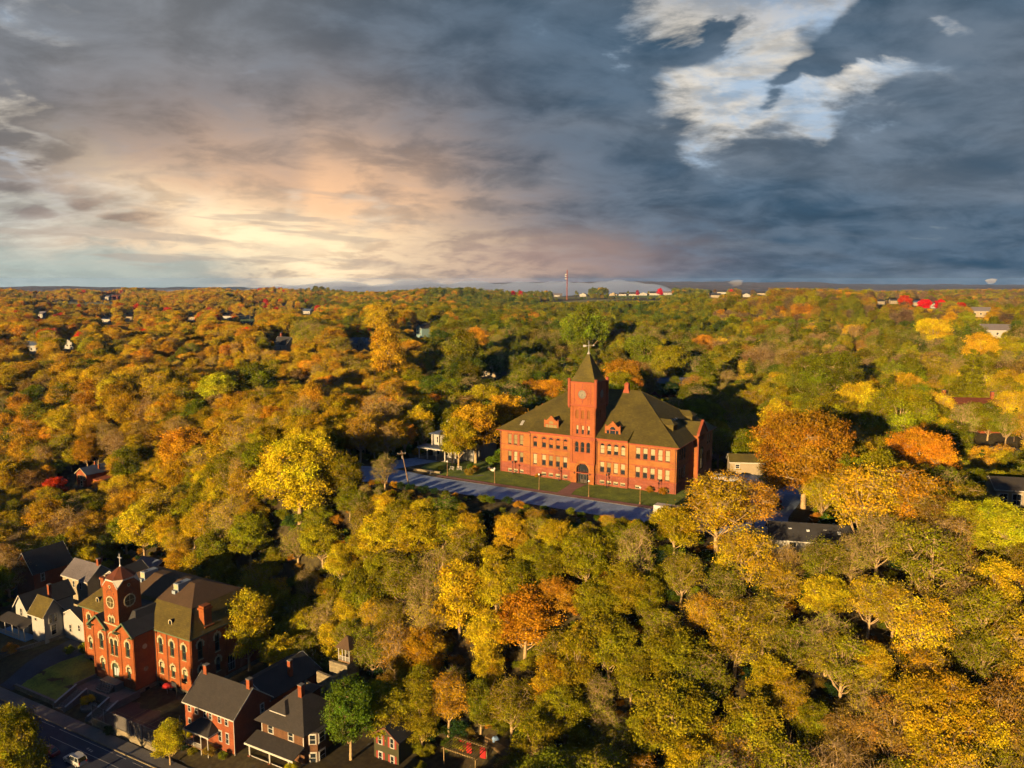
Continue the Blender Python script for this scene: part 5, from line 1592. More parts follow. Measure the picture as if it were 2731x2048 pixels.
house('dark_gable_house', 'brick house with big dark gable roof cut by the left edge', x, y, -33.4, TH, 8.5, 11.0, 6.5, 5.0, 'gable_n', 'brick_house', 'roof_dark', [('r', 2.5, 3.4, 1.0, 2.2)], [], over=.5)
x, y = lo(-14, 35)
house('blue_shed', 'small blue roofed shed at the foot of the left woods', x, y, -31, TH, 8.0, 6.0, 3.0, 1.5, 'gable_u', 'siding_brown', 'roof_blue', [], [], over=.4)

# ------------------------------------------------------------------ middle distance houses
def place(px, py, dz=0):
    X, Y, Z = hit(px, py)
    return X, Y, float(gz(X, Y)) + dz
x, y, z = place(233, 1300)
HB = house('hillside_brick_house', 'small orange brick house with blue-black roof among the left trees', x - 5.4, y + 3, z, TH, 6.2, 12, 5.0, 2.1, 'gable_n', 'brick_house', 'roof_blue', [('f', 1.4, 2.6, .8, 1.7), ('f', 3.1, 2.6, .8, 1.7), ('f', 4.9, 2.6, .8, 1.7), ('f', 3.0, .2, 1.2, 2.0)], [(1.2, 7, .6, 8.2), (5.0, 6, .6, 7.6)], over=.5, trim='cream', frame='cream')
MB().slab([(6.2, 2.0, 2.7), (11.5, 2.0, 2.7), (11.5, 7.5, 3.0), (6.2, 7.5, 3.0)], .16).box(6.2, 11.2, 2.3, 7.2, -1, 2.69).build('side_wing', MATS['brick_house'], HB)
# white mansion with columns
mx, my = s2w(-27.5, 6.0)
MN = house('columned_mansion', 'white columned mansion in shade left of the school', mx, my, 0.2, S_TH, 15.0, 13.0, 7.2, 2.2, 'hip', 'siding_white', 'roof_blue', [('f', 2.0, 4.4, 1.0, 2.0), ('f', 5.2, 4.4, 1.0, 2.0), ('f', 2.0, .8, 1.0, 2.2), ('f', 5.2, .8, 1.0, 2.2), ('r', 3, 4.4, 1, 2), ('r', 3, .8, 1, 2.2), ('l', 4, 4.4, 1, 2)],
           [(2.5, 5.0, .9, 10.6), (6.5, 8.5, .9, 11.2), (9.5, 9.5, .9, 11.6), (13, 6, .9, 10.8)], over=.9, chm='white')
MB().box(-2.5, 12, -4.6, -.02, 3.5, 3.75).build('portico_roof', MATS['roof_blue'], MN)
MB().box(-2.6, 12.1, -4.7, -.02, 3.2, 3.49).build('portico_beam', MATS['white'], MN)
MB().box(-2.6, 12.1, -4.7, -.02, -.3, .1).build('portico_floor', MATS['concrete'], MN)
for u in (-2.0, 1.0, 4.2, 7.4, 10.6, 11.7):
    MB().lathe([(.24, .1), (.22, .3), (.19, 3.0), (.26, 3.2)], 10, (u, -4.3, 0)).build('column', MATS['white'], MN)
for u in (.2, 2.6, 5.0, 7.4):
    MB().lathe([(.2, 3.76), (.17, 7.0)], 10, (u, -.6, 0)).build('upper_column', MATS['white'], MN)
# stepped hip-roofed house (three tiers)
x, y, z = place(1300, 1004)
PG = house('tiered_house', 'three-tiered house with spreading blue hip roofs behind the school', x - 5, y, z, R(-24), 12, 12, 5.6, 1.9, 'hip', 'siding_cream', 'roof_blue', [('f', 2, 1.0, 1.4, 2.0), ('f', 5, 1.0, 1.4, 2.0), ('f', 8, 1.0, 1.4, 2.0), ('f', 3, 3.6, 1.4, 1.3), ('f', 7, 3.6, 1.4, 1.3), ('r', 4, 1.0, 1.4, 2.0), ('r', 8, 3.6, 1.4, 1.3)], [], over=1.4, trim='white')
MB().box(3, 9, 3, 9, 6.2, 8.9).build('upper_storey', MATS['siding_cream'], PG)
MB().box(3.4, 5.6, 2.95, 2.997, 7.4, 8.5).box(6.4, 8.6, 2.95, 2.997, 7.4, 8.5).build('window', MATS['glass'], PG)
MB().frust(2.0, 10.0, 2.0, 10.0, 8.91, 5.6, 6.4, 5.6, 6.4, 10.8).build('upper_roof', MATS['roof_blue'], PG)
MB().box(5.2, 6.0, 5.2, 6.0, 10.2, 12.0).build('chimney', MATS['cream'], PG)
x, y, z = place(1123, 900)
house('teal_house', 'narrow teal gabled house far among the green trees', x - 4, y, z + 1, R(-50), 8.0, 10, 7.5, 3.4, 'gable_n', 'siding_teal', 'roof_grey', [('f', 2.2, 5.0, 1.2, 2.0), ('f', 5.8, 5.0, 1.2, 2.0), ('f', 2.2, 1.4, 1.2, 2.0), ('f', 5.8, 1.4, 1.2, 2.0), ('l', 4, 2, 3, 2.5)], [], over=.6)
x, y, z = place(950, 932)
house('blue_white_house', 'pale blue-white farmhouse with two wings below a red maple', x - 6, y, z, R(-20), 17, 8, 5.0, 3.6, 'gable_u', 'siding_white', 'roof_blue', [('f', 3, 1.2, 1.4, 2.2), ('f', 8, 1.2, 1.4, 2.2), ('f', 13, 1.2, 1.4, 2.2)], [], over=.5)
house('blue_white_house', 'gabled front wing of the pale farmhouse below a red maple', x + 2.0, y - 4.2, z, R(-20), 5, 5, 6.0, 3.0, 'gable_n', 'siding_white', 'roof_blue', [('f', 2.5, 3.2, 1.2, 2.0)], [], over=.4)
x, y, z = place(748, 936)
house('peaked_house', 'dark house with white peaked gable half hidden in gold trees', x - 5, y, z, R(-35), 14, 9, 5.0, 5.0, 'gable_u', 'siding_white', 'roof_dark', [('f', 8, 1.6, 1.4, 1.8)], [(3, 5, 1.2, 12.5)], over=.5)
# right of the school
x, y, z = place(2169, 1492)
z += 0.2
HH = house('hillside_house', 'low pale stucco house with dark roof among bare branches on the right slope', x - 7.6, y + 3.2, z, R(-13), 15.5, 8.0, 3.4, 2.2, 'gable_u', 'siding_white', 'roof_dark', [('f', 4.2, .6, 1.5, 2.2), ('f', 11.6, .05, 3.0, 2.7, 1), ('f', 7.6, .5, .8, 1.2)], [], over=.7, trim='white', base=6)
for a, b_ in ((3.5, 2.2), (7.0, 1.8), (10.4, 2.4), (13, 1.5)):
    MB().box(a, a + .6, b_, b_ + .5, 4.3, 5.0).build('roof_vent', MATS['white_blue'], HH)
dk = MB().box(-1.4, -.02, -.5, 5, -.2, 0)
for k in range(8):
    dk.box(-1.38 + k * .17, -1.32 + k * .17, -.5, -.44, 0, 1.0)
dk.build('deck', MATS['wood'], HH)
dk = MB().box(10.0, 16.6, -2.6, -.02, -.3, -.1).box(10.0, 16.6, -2.62, -2.55, .85, .95)
for k in range(26):
    dk.box(10.02 + k * .25, 10.08 + k * .25, -2.6, -2.56, -.1, .85)
dk.build('deck', MATS['wood'], HH)
xx, yy = x - 9.0, y + 1.0
t = empty('closed_parasol', (xx, yy, z - 1.2), 0, 'closed white parasol beside the hillside house', 'parasol')
MB().tube([(0, 0, 0), (0, 0, 3.4)], .04, 6).build('pole', MATS['metal_grey'], t)
MB().lathe([(.12, .9), (.34, 1.3), (.28, 2.2), (.05, 3.3)], 8).build('canopy', MATS['white_blue'], t)
sx, sy = s2w(56.5, 33.0)
house('garden_shed', 'cream shed with olive gabled roof behind the school car park', sx, sy, .1, S_TH + .42, 9.5, 5.0, 2.5, 1.7, 'gable_u', 'siding_cream', 'slate', [('f', 2, .6, 1.2, 1.2)], [], over=.35)
x, y, z = place(2590, 1150)
house('chimneyed_house', 'shaded brick house with two chimneys and white peak at the right', x - 9, y + 2, z, R(-8), 19, 11, 8.0, 3.4, 'gable_u', 'brick_house', 'roof_rust', [('f', 3, 5, 1.2, 2), ('f', 8, 5, 1.2, 2), ('f', 3, 1, 1.2, 2.2), ('l', 4, 5, 1.2, 2)], [(1.2, 5.5, 1.1, 14.2), (18, 5.5, 1.1, 13.8)], over=.5, trim='white_blue')
house('porch_gable', 'white peaked porch gable of the shaded chimneyed house', x + 1.5, y - 3, z, R(-8), 7, 5, 7.0, 2.6, 'gable_n', 'brick_house', 'white', [('f', 2, 3.6, 1.2, 2)], [], over=.8, trim='white')
x, y, z = place(2650, 1262)
house('blue_hip_house', 'wide house with blue hip roof and one chimney at right edge', x - 9, y + 2, z, R(-10), 24, 13, 4.2, 3.4, 'hip', 'siding_cream', 'roof_blue', [('f', 5, 1, 1.4, 1.8), ('f', 11, 1, 1.4, 1.8)], [(12, 5.0, 1.0, 8.6)], over=.6)
x, y, z = place(2700, 1352)
house('sunroom_house', 'sunlit white house with tall glazed front at the right edge', x - 3, y + 2, z - 1, R(-14), 14, 9, 5.0, 2.0, 'gable_u', 'siding_cream', 'roof_grey', [('f', 1.6, 1.0, 2.0, 3.0, 1), ('f', 4.6, 1.0, 2.0, 3.0, 1), ('f', 8, 1.0, 2.0, 3.0, 1)], [], over=.5)
x, y, z = place(1738, 1062)
house('metal_roof_barn', 'long shed with blue-grey metal roof behind the school', x, y + 4, z + 1, R(8), 30, 11, 4.5, 3.0, 'gable_u', 'brick_house', 'roof_blue', [('l', 5, 1, 2, 2)], [], over=.4)

# ------------------------------------------------------------------ far houses and masts along the plateau
FAR = [(183, 925, 18, 'flat', 'siding_cream', 'roof_tan', 'flat-roofed tan building among the left trees'),
       (85, 942, 14, 'gable_u', 'siding_white', 'roof_blue', 'dark-roofed cottage below the flat tan building'),
       (185, 930, 13, 'gable_n', 'siding_white', 'roof_grey', 'white gabled cottage right of the flat tan building'),
       (112, 848, 16, 'gable_u', 'siding_white', 'roof_metal', 'tiny white house between two red maples at far left'),
       (285, 862, 42, 'flat', 'siding_white', 'roof_blue', 'long white building with blue roof far left'),
       (345, 856, 50, 'flat', 'siding_cream', 'roof_tan', 'long cream flat building beside the blue-roofed one'),
       (512, 856, 34, 'flat', 'siding_cream', 'roof_tan', 'cream flat building left of the crimson maple pair'),
       (605, 852, 52, 'flat', 'siding_white', 'roof_tan', 'wide grey-white building by the far green field'),
       (308, 798, 22, 'gable_u', 'red_dark', 'roof_rust', 'red barn on the far left ridge field'),
       (287, 799, 12, 'gable_u', 'siding_white', 'roof_metal', 'white farm sheds beside the red barn'),
       (820, 838, 18, 'gable_u', 'siding_white', 'roof_blue', 'small white-gabled house by the far road cut'),
       (1488, 792, 26, 'gable_u', 'siding_white', 'roof_metal', 'low white far barn left of the mast'),
       (1555, 791, 20, 'gable_n', 'siding_white', 'roof_grey', 'white far house just right of the mast'),
       (1635, 790, 20, 'gable_n', 'siding_cream', 'roof_grey', 'cream far house second right of the mast'),
       (1660, 790, 20, 'gable_u', 'siding_white', 'roof_grey', 'white far house third right of the mast'),
       (1690, 790, 26, 'gable_u', 'siding_white', 'roof_grey', 'long white far house in the plateau row'),
       (1715, 790, 20, 'gable_n', 'siding_white', 'roof_metal', 'tall white far house in the plateau row'),
       (1745, 788, 26, 'gable_u', 'siding_white', 'roof_grey', 'white far house left of the crimson plateau maple'),
       (1780, 786, 24, 'gable_u', 'siding_white', 'roof_metal', 'white far house right of the crimson plateau maple'),
       (1905, 793, 30, 'gable_u', 'siding_cream', 'roof_grey', 'tan far house before the right plateau'),
       (1925, 784, 30, 'gable_u', 'siding_white', 'roof_grey', 'long white far house on the right plateau'),
       (1990, 792, 20, 'gable_n', 'siding_white', 'roof_grey', 'white far gable on the right plateau'),
       (2030, 787, 26, 'gable_u', 'siding_cream', 'roof_grey', 'cream far house highest on the right plateau'),
       (2350, 812, 14, 'gable_u', 'siding_cream', 'roof_grey', 'tan roofed house left of the red maple row'),
       (2385, 810, 14, 'gable_u', 'siding_cream', 'roof_grey', 'cream gabled house touching the red maple row'),
       (2445, 815, 13, 'gable_u', 'siding_cream', 'roof_blue', 'small cream house within the red maple row'),
       (2490, 822, 9, 'gable_n', 'siding_white', 'roof_grey', 'tiny white house under the red maple row'),
       (2612, 845, 16, 'gable_u', 'siding_cream', 'roof_metal', 'pale ranch house at upper right among bare trees'),
       (2655, 900, 20, 'gable_u', 'siding_white', 'roof_metal', 'large grey-roofed house at right below the ranch house')]
for px, py, wd, rf, wm, rm, lab in FAR:
    x, y, z = place(px, py)
    h = 5.0 if rf == 'flat' else 4.8
    house('far_house' if 'barn' not in lab else 'far_barn', lab, x - wd / 2, y, z + (1.0 if y > 400 else 0), R(RND.uniform(-30, 5)), wd, wd * .55 + 2, h, wd * .12 + 1.6, rf, wm, rm,
          [('f', wd * f, 1.2, 1.6, 1.8) for f in (.2, .5, .8)], [], over=.5, trim='white')
X, Y, Z = place(1512, 800)
t = empty('radio_mast', (X, Y, Z), 0, 'tall red-brown radio mast with white panel antennas on the plateau', 'mast')
ht = 62.0
k = Y / 1300.0
MB().tube([(0, 0, 0), (0, 0, 48 * k)], [.9 * k, .6 * k], 8).build('pole', MATS['stone_red'], t)
for zz, s in ((40, 1), (37, 1), (33, .8)):
    MB().box(-3.6 * k, -.9 * k, -.4, .4, zz * k, (zz + 1.6) * k).build('antenna', MATS['steel_white'], t)
for px, py, h, lab in ((655, 870, 20, 'pale utility pole by the far green field, left one'), (668, 866, 18, 'pale utility pole by the far green field, right one'), (778, 838, 22, 'dark pole beside the far road cut'), (412, 950, 14, 'thin pole rising from the gold trees left of centre'), (138, 925, 13, 'white pole between the two left cottages'), (70, 1325, 9, 'thin pole left of the crimson shrub')):
    X, Y, Z = place(px, py)
    t = empty('far_pole', (X, Y, Z), 0, lab, 'pole', 'poles in the distance')
    MB().tube([(0, 0, -1), (0, 0, h)], [.28, .2], 6).build('shaft', MATS['wood_lit'], t)
    MB().box(-1.4, 1.4, -.12, .12, h - 1.2, h - .9).build('crossarm', MATS['wood_lit'], t)
# ------------------------------------------------------------------ vehicles
def vehicle(x, y, z, rz, label, cat, paint, L=4.8, Wd=1.85, van=False):
    T = empty('minivan' if van else 'parked_car', (x, y, z), rz, label, cat)
    w = Wd / 2
    if van:
        st = [(-L / 2, .80, .45, .80), (-L / 2 + .12, .95, .32, 1.02), (-L / 2 + 1.0, 1.0, .28, 1.08), (L / 2 - 1.5, 1.0, .28, 1.05), (L / 2 - .55, .97, .28, .95), (L / 2 - .1, .86, .34, .78), (L / 2, .74, .42, .66)]
        gh = [(-L / 2 + .06, .90, .76, 1.02, 1.06), (-L / 2 + .35, .95, .80, 1.05, 1.72), (-L / 2 + 1.3, .97, .82, 1.06, 1.78), (L / 2 - 2.3, .97, .82, 1.05, 1.74), (L / 2 - 1.05, .95, .80, 1.02, 1.08)]
    else:
        st = [(-L / 2, .78, .42, .70), (-L / 2 + .15, .92, .32, .92), (-L / 2 + .9, 1.0, .26, .96), (0, 1.0, .24, .94), (L / 2 - 1.2, 1.0, .26, .92), (L / 2 - .3, .93, .28, .78), (L / 2, .76, .38, .62)]
        gh = [(-L / 2 + .45, .88, .76, .92, .98), (-L / 2 + 1.15, .92, .74, .94, 1.40), (-.1, .94, .74, .94, 1.46), (.55, .94, .75, .93, 1.36), (L / 2 - 1.15, .92, .80, .90, .96)]
    b = MB()
    rings = [[(xx, -w * f * .94, z0), (xx, w * f * .94, z0), (xx, w * f, (z0 + z1) / 2), (xx, w * f * .96, z1), (xx, -w * f * .96, z1), (xx, -w * f, (z0 + z1) / 2)] for xx, f, z0, z1 in st]
    def loft(b, rings):
        n = len(rings[0])
        for i in range(len(rings) - 1):
            for k in range(n):
                b.poly(rings[i][k], rings[i][(k + 1) % n], rings[i + 1][(k + 1) % n], rings[i + 1][k])
        b.poly(*rings[0]); b.poly(*rings[-1])
    loft(b, rings)
    body = b.build('body', MATS[paint], T)
    g = MB()
    loft(g, [[(xx, -w * f0 * .96, z0 - .03), (xx, w * f0 * .96, z0 - .03), (xx, w * f1 * .98, z1), (xx, -w * f1 * .98, z1)] for xx, f0, f1, z0, z1 in gh])
    g.build('glass', MATS['glass'], T)
    r = MB()
    i0, i1 = 1, 3
    loft(r, [[(xx, -w * f1, z1 + .005), (xx, w * f1, z1 + .005), (xx, w * f1 * .9, z1 + .06), (xx, -w * f1 * .9, z1 + .06)] for xx, f0, f1, z0, z1 in gh[i0:i1 + 1]])
    roof = r.build('roof', MATS[paint], T)
    for s in (-1, 1):
        for k, (xx, f0, f1, z0, z1) in enumerate(gh[:-1]):
            xb = xx if k else xx
            if k == 0:
                q0, q1 = (gh[0][0], w * gh[0][1] * .97, gh[0][3]), (gh[1][0], w * gh[1][2] * 1.0, gh[1][4])
            else:
                q0, q1 = (xx + (.0 if k < 3 else .55), w * f0 * .97, z0), (xx, w * f1 * 1.0, z1)
            MB().tube([(q0[0], s * q0[1], q0[2]), (q1[0], s * q1[1], q1[2])], .05, 5).build('pillar', MATS[paint], T)
        if van:
            MB().box(-L / 2 + .9, L / 2 - 2.4, s * w * .80 - .025, s * w * .80 + .025, 1.85, 1.90).build('roof_rail', MATS['metal_grey'], roof)
        MB().box(-L / 2 - .03, -L / 2 + .1, s * w * .72 - .12, s * w * .72 + .12, .72, .98 if van else .82).build('tail_light', MATS['lamp_red'], T)
        MB().box(L / 2 - .22, L / 2 - .02, s * w * .66 - .16, s * w * .66 + .16, .56, .70).build('headlight', MATS['lamp_clear'], T)
        MB().box(L / 2 - 1.75, L / 2 - 1.58, s * w * 1.02 - .09, s * w * 1.02 + .09, .98, 1.12).build('mirror', MATS[paint], T)
        for xx in (-L / 2 + .95, L / 2 - .95):
            wh = MB()
            wh.prism([(xx + math.cos(t) * .33, s * w * .97 - .10 * s, .33 + math.sin(t) * .33) for t in np.linspace(0, 6.283, 18, endpoint=False)], (0, s * .12, 0))
            o = wh.build('wheel', MATS['tyre'], T)
            MB().prism([(xx + math.cos(t) * .21, s * w * .97 + .021 * s, .33 + math.sin(t) * .21) for t in np.linspace(0, 6.283, 12, endpoint=False)], (0, s * .012, 0)).build('rim', MATS['rim'], o)
    MB().box(-L / 2 - .06, -L / 2 + .3, -w * .8, w * .8, .34, .56).build('bumper', MATS[paint], T)
    MB().box(L / 2 - .25, L / 2 + .04, -w * .72, w * .72, .34, .52).build('bumper', MATS[paint], T)
    return T
cx, cyy = a2w(9.6, -25.3)
vehicle(cx, cyy, -35.93, A_TH + math.pi, 'white minivan parked in shade on the lower street', 'van', 'van_paint', 5.0, 1.95, True)
cx, cyy = a2w(2.6, -26.0)
vehicle(cx, cyy, -35.93, A_TH + math.pi, 'dark red car parked behind the white minivan', 'car', 'car_red', 4.6, 1.8)
cx, cyy = a2w(-41.0, -15.5)
vehicle(cx, cyy, float(gz(cx, cyy)) + .1, A_TH + 1.1, 'small blue-white car at the left edge beside the yard', 'car', 'car_white', 4.4, 1.75)
for u, n, rz, lab, p in ((75.5, -1.0, 2.2, 'dark car parked on the road below the rust-orange oak, nearer one', 'car_dark'), (74.0, 4.5, 2.2, 'maroon car parked on the road below the rust-orange oak, farther one', 'car_red'),
                         (56.5, 22.0, .3, 'silver car in the school car park, left one', 'car_silver'), (60.5, 21.0, .3, 'red-white car in the school car park, right one', 'car_white')):
    cx, cyy = s2w(u, n)
    vehicle(cx, cyy, float(gz(cx, cyy)) + .10, rz, lab, 'car', p)
cx, cyy = s2w(57.0, -21.5)
t = empty('delivery_truck', (cx, cyy, .08), S_TH, 'white box truck half hidden by gold leaves on the upper road', 'truck')
MB().box(-3.4, 2.0, -1.2, 1.2, .8, 3.3).build('cargo_box', MATS['car_white'], t)
MB().prism([(2.05, -1.1, .5), (4.0, -1.1, .5), (4.0, -1.1, 1.4), (3.5, -1.1, 2.4), (2.05, -1.1, 2.5)], (0, 2.2, 0)).build('cab', MATS['car_white'], t)
MB().prism([(3.62, -1.0, 1.5), (4.02, -1.0, 1.45), (3.55, -1.0, 2.35)], (0, 2.0, 0)).build('windscreen', MATS['glass'], t)
for xx in (-2.2, 3.0):
    for s in (-1, 1):
        MB().prism([(xx + math.cos(a) * .45, s * 1.0, .45 + math.sin(a) * .45) for a in np.linspace(0, 6.283, 16, endpoint=False)], (0, s * .22, 0)).build('wheel', MATS['tyre'], t)

# ------------------------------------------------------------------ foliage materials
def leaf_mat(name, src):
    m = bpy.data.materials.new(name)
    m.use_nodes = True
    nt = m.node_tree
    nt.nodes.clear()
    L = nt.links.new
    out = nt.nodes.new('ShaderNodeOutputMaterial')
    if src == 'object':
        oc = nt.nodes.new('ShaderNodeObjectInfo').outputs['Color']
        ti = nt.nodes.new('ShaderNodeAttribute')
        ti.attribute_type, ti.attribute_name = 'INSTANCER', 'tint'
        us = nt.nodes.new('ShaderNodeAttribute')
        us.attribute_type, us.attribute_name = 'INSTANCER', 'tinted'
        pk = nt.nodes.new('ShaderNodeMix')
        pk.data_type = 'RGBA'
        L(us.outputs['Fac'], pk.inputs[0])
        L(oc, pk.inputs[6])
        L(ti.outputs['Color'], pk.inputs[7])
        c = pk.outputs[2]
        a = nt.nodes.new('ShaderNodeAttribute')
        a.attribute_name = 'vary'
        mul = nt.nodes.new('ShaderNodeMix')
        mul.data_type, mul.blend_type = 'RGBA', 'MULTIPLY'
        mul.inputs[0].default_value = 1.0
        L(c, mul.inputs[6])
        L(a.outputs['Color'], mul.inputs[7])
        c = mul.outputs[2]
    else:
        a = nt.nodes.new('ShaderNodeAttribute')
        a.attribute_name = 'tint'
        c = a.outputs['Color']
    d = nt.nodes.new('ShaderNodeBsdfDiffuse')
    t = nt.nodes.new('ShaderNodeBsdfTranslucent')
    L(c, d.inputs[0])
    L(c, t.inputs[0])
    mx = nt.nodes.new('ShaderNodeMixShader')
    mx.inputs[0].default_value = 0.28
    L(d.outputs[0], mx.inputs[1])
    L(t.outputs[0], mx.inputs[2])
    L(mx.outputs[0], out.inputs[0])
    MATS[name] = m
    return m
leaf_mat('leaf', 'object')
leaf_mat('leaf_far', 'attr')

# ------------------------------------------------------------------ tree prototypes (trunk mesh + crown mesh), 14 m tall nominal
def lumpy(rs, k=9):
    dirs = rs.normal(size=(k, 3)); dirs /= np.linalg.norm(dirs, axis=1)[:, None]
    amp = rs.uniform(-.28, .34, k)
    def f(d):
        return 1 + (np.maximum(d @ dirs.T, 0) ** 5 * amp).sum(-1)
    return f
def leaf_quads(C, Nrm, size, rs, asp=0.62):
    n = len(C)
    a = rs.normal(size=(n, 3))
    a -= Nrm * (a * Nrm).sum(1)[:, None]
    a /= np.linalg.norm(a, axis=1)[:, None] + 1e-9
    b = np.cross(Nrm, a)
    s = size[:, None]
    V = np.stack([C - a * s, C + b * s * asp, C + a * s, C - b * s * asp], 1)
    V[:, 1] += Nrm * s * .12
    V[:, 3] += Nrm * s * .12
    return V.reshape(-1, 3), np.arange(n * 4).reshape(-1, 4)
def gen_tree(kind, seed):
    rs = np.random.RandomState(seed)
    P = dict(broad=dict(H=14, cz=.55, rx=4.7, rz=6.1, limbs=18, tips=320, per=76, sp=.44, ls=.142, fork=.14, r0=.29),
             oval=dict(H=15, cz=.54, rx=3.5, rz=7.0, limbs=18, tips=290, per=72, sp=.42, ls=.138, fork=.14, r0=.26),
             sparse=dict(H=15, cz=.57, rx=4.9, rz=6.4, limbs=19, tips=320, per=30, sp=.46, ls=.138, fork=.18, r0=.34),
             bare=dict(H=14, cz=.58, rx=4.6, rz=5.9, limbs=19, tips=340, per=14, sp=.45, ls=.12, fork=.16, r0=.34),
             grand=dict(H=19, cz=.55, rx=8.0, rz=8.0, limbs=26, tips=720, per=82, sp=.50, ls=.142, fork=.14, r0=.42),
             shrub=dict(H=5, cz=.50, rx=2.7, rz=2.2, limbs=8, tips=110, per=60, sp=.36, ls=.115, fork=.06, r0=.09))[kind]
    H, cz = P['H'], P['cz'] * P['H']
    tv = MB()
    lean = rs.normal(size=2) * .25
    top = np.array([lean[0], lean[1], cz + P['rz'] * .45])
    trunk = [np.array([0, 0, -.8]), np.array([0, 0, 0.0]), np.array([lean[0] * .3 + rs.normal() * .12, lean[1] * .3 + rs.normal() * .12, H * .25]), np.array([lean[0] * .7 + rs.normal() * .2, lean[1] * .7, H * .5]), top]
    tv.tube(trunk, [P['r0'] * 1.25, P['r0'] * 1.1, P['r0'] * .8, P['r0'] * .5, P['r0'] * .12], 8)
    # boughs: limbs ending in separate leafy clumps, with gaps between them
    nb = P['limbs']
    R3 = np.array([P['rx'], P['rx'], P['rz']])
    ctr0 = np.array([lean[0] * .6, lean[1] * .6, cz])
    cl, limbs = [], []
    gold = 2.39996
    for k in range(nb):
        f = (k + .5) / nb
        up = 1 - 1.78 * f + rs.uniform(-.12, .12)
        a = k * gold + rs.uniform(-.3, .3)
        hor = math.sqrt(max(.05, 1 - min(1, abs(up)) ** 2))
        d = np.array([math.cos(a) * hor, math.sin(a) * hor, up])
        rad = rs.uniform(.52, .80)
        c = ctr0 + d * rad * R3
        c[2] = max(c[2], H * .14)
        cr = rs.uniform(.26, .44) * (P['rx'] + P['rz']) / 2
        cl.append((c, cr))
        h0 = max(H * P['fork'], min(c[2] * rs.uniform(.35, .62), H * .6))
        t = h0 / H
        s_ = np.array([lean[0] * t, lean[1] * t, h0])
        m1 = s_ * .62 + c * .38 + rs.normal(size=3) * .3 - np.array([0, 0, .25])
        m2 = s_ * .28 + c * .72 + rs.normal(size=3) * .3
        e = c + d * cr * .35
        r = P['r0'] * rs.uniform(.34, .52)
        tv.tube([s_, m1, m2, e], [r, r * .75, r * .5, r * .2], 6)
        limbs += [(m1 * .4 + m2 * .6, r * .5), (m2, r * .42), (c, r * .34), (e, r * .2)]
    wts = np.array([q[1] ** 2 for q in cl]); wts /= wts.sum()
    own_c = rs.choice(nb, P['tips'], p=wts)
    dd = rs.normal(size=(P['tips'], 3)); dd /= np.linalg.norm(dd, axis=1)[:, None]
    dd[:, 2] = np.where(dd[:, 2] < -.25, dd[:, 2] * .5, dd[:, 2])
    rr = rs.uniform(.12, 1, P['tips']) ** .45
    tips = np.array([cl[q][0] for q in own_c]) + dd * (rr * np.array([cl[q][1] for q in own_c]))[:, None] * np.array([1.05, 1.05, .82])
    tips[:, 2] = np.maximum(tips[:, 2], H * (.09 + .06 * rs.rand(len(tips))))
    clv = rs.uniform(.78, 1.22, nb)[own_c]
    clh = rs.normal(0, .10, nb)[own_c]
    limbs += [(trunk[3], P['r0'] * .3), (trunk[3] * .5 + top * .5, P['r0'] * .2), (top, P['r0'] * .12)]
    LP = np.array([l[0] for l in limbs])
    used = tips[rs.rand(len(tips)) < (1.0 if kind != 'shrub' else .5)]
    for tpt in used:
        k = int(np.argmin(np.linalg.norm(LP - tpt, axis=1) + (LP[:, 2] > tpt[2] + .6) * 1.5))
        s, r = limbs[k]
        m = s * .5 + tpt * .5 + rs.normal(size=3) * .18
        r = max(.034, min(r, .09)) if kind in ('bare', 'sparse') else max(.024, min(r, .06))
        tv.tube([s, m, tpt], [r, r * .7, r * .3], 4, cap=False)
        if kind in ('bare', 'sparse'):
            for _ in range(3 if kind == 'bare' else 1):
                q = tpt + rs.normal(size=3) * .7 + (tpt - s) * .25
                tv.tube([m * .4 + tpt * .6, q], [.028, .008], 3, cap=False)
    # leaves round the tips
    n = rs.poisson(P['per'], len(tips))
    own = np.repeat(np.arange(len(tips)), n)
    off_ = rs.normal(size=(len(own), 3)) * P['sp'] * np.array([1.1, 1.1, .78])
    C = tips[own] + off_
    C[:, 2] = np.maximum(C[:, 2], .25)
    ctr = np.array([0, 0, cz - P['rz'] * .3])
    nr = rs.normal(size=C.shape) * 1.0 + (C - ctr) / np.linalg.norm(C - ctr, axis=1)[:, None] * .55 + np.array([0, 0, .25])
    nr /= np.linalg.norm(nr, axis=1)[:, None]
    V, Fq = leaf_quads(C, nr, P['ls'] * rs.uniform(.65, 1.45, len(C)), rs)
    tipv = (rs.uniform(.62, 1.32, len(tips)) * clv)[own] * rs.uniform(.70, 1.30, len(C))
    hue = (rs.normal(0, .07, len(tips)) + clh)[own] + rs.normal(0, .06, len(C))
    vary = np.stack([tipv * (1 + .25 * hue), tipv * (1 + 1.0 * hue), tipv * (1 + .3 * hue), np.ones(len(C))], 1)
    return tv, V, Fq, vary, P
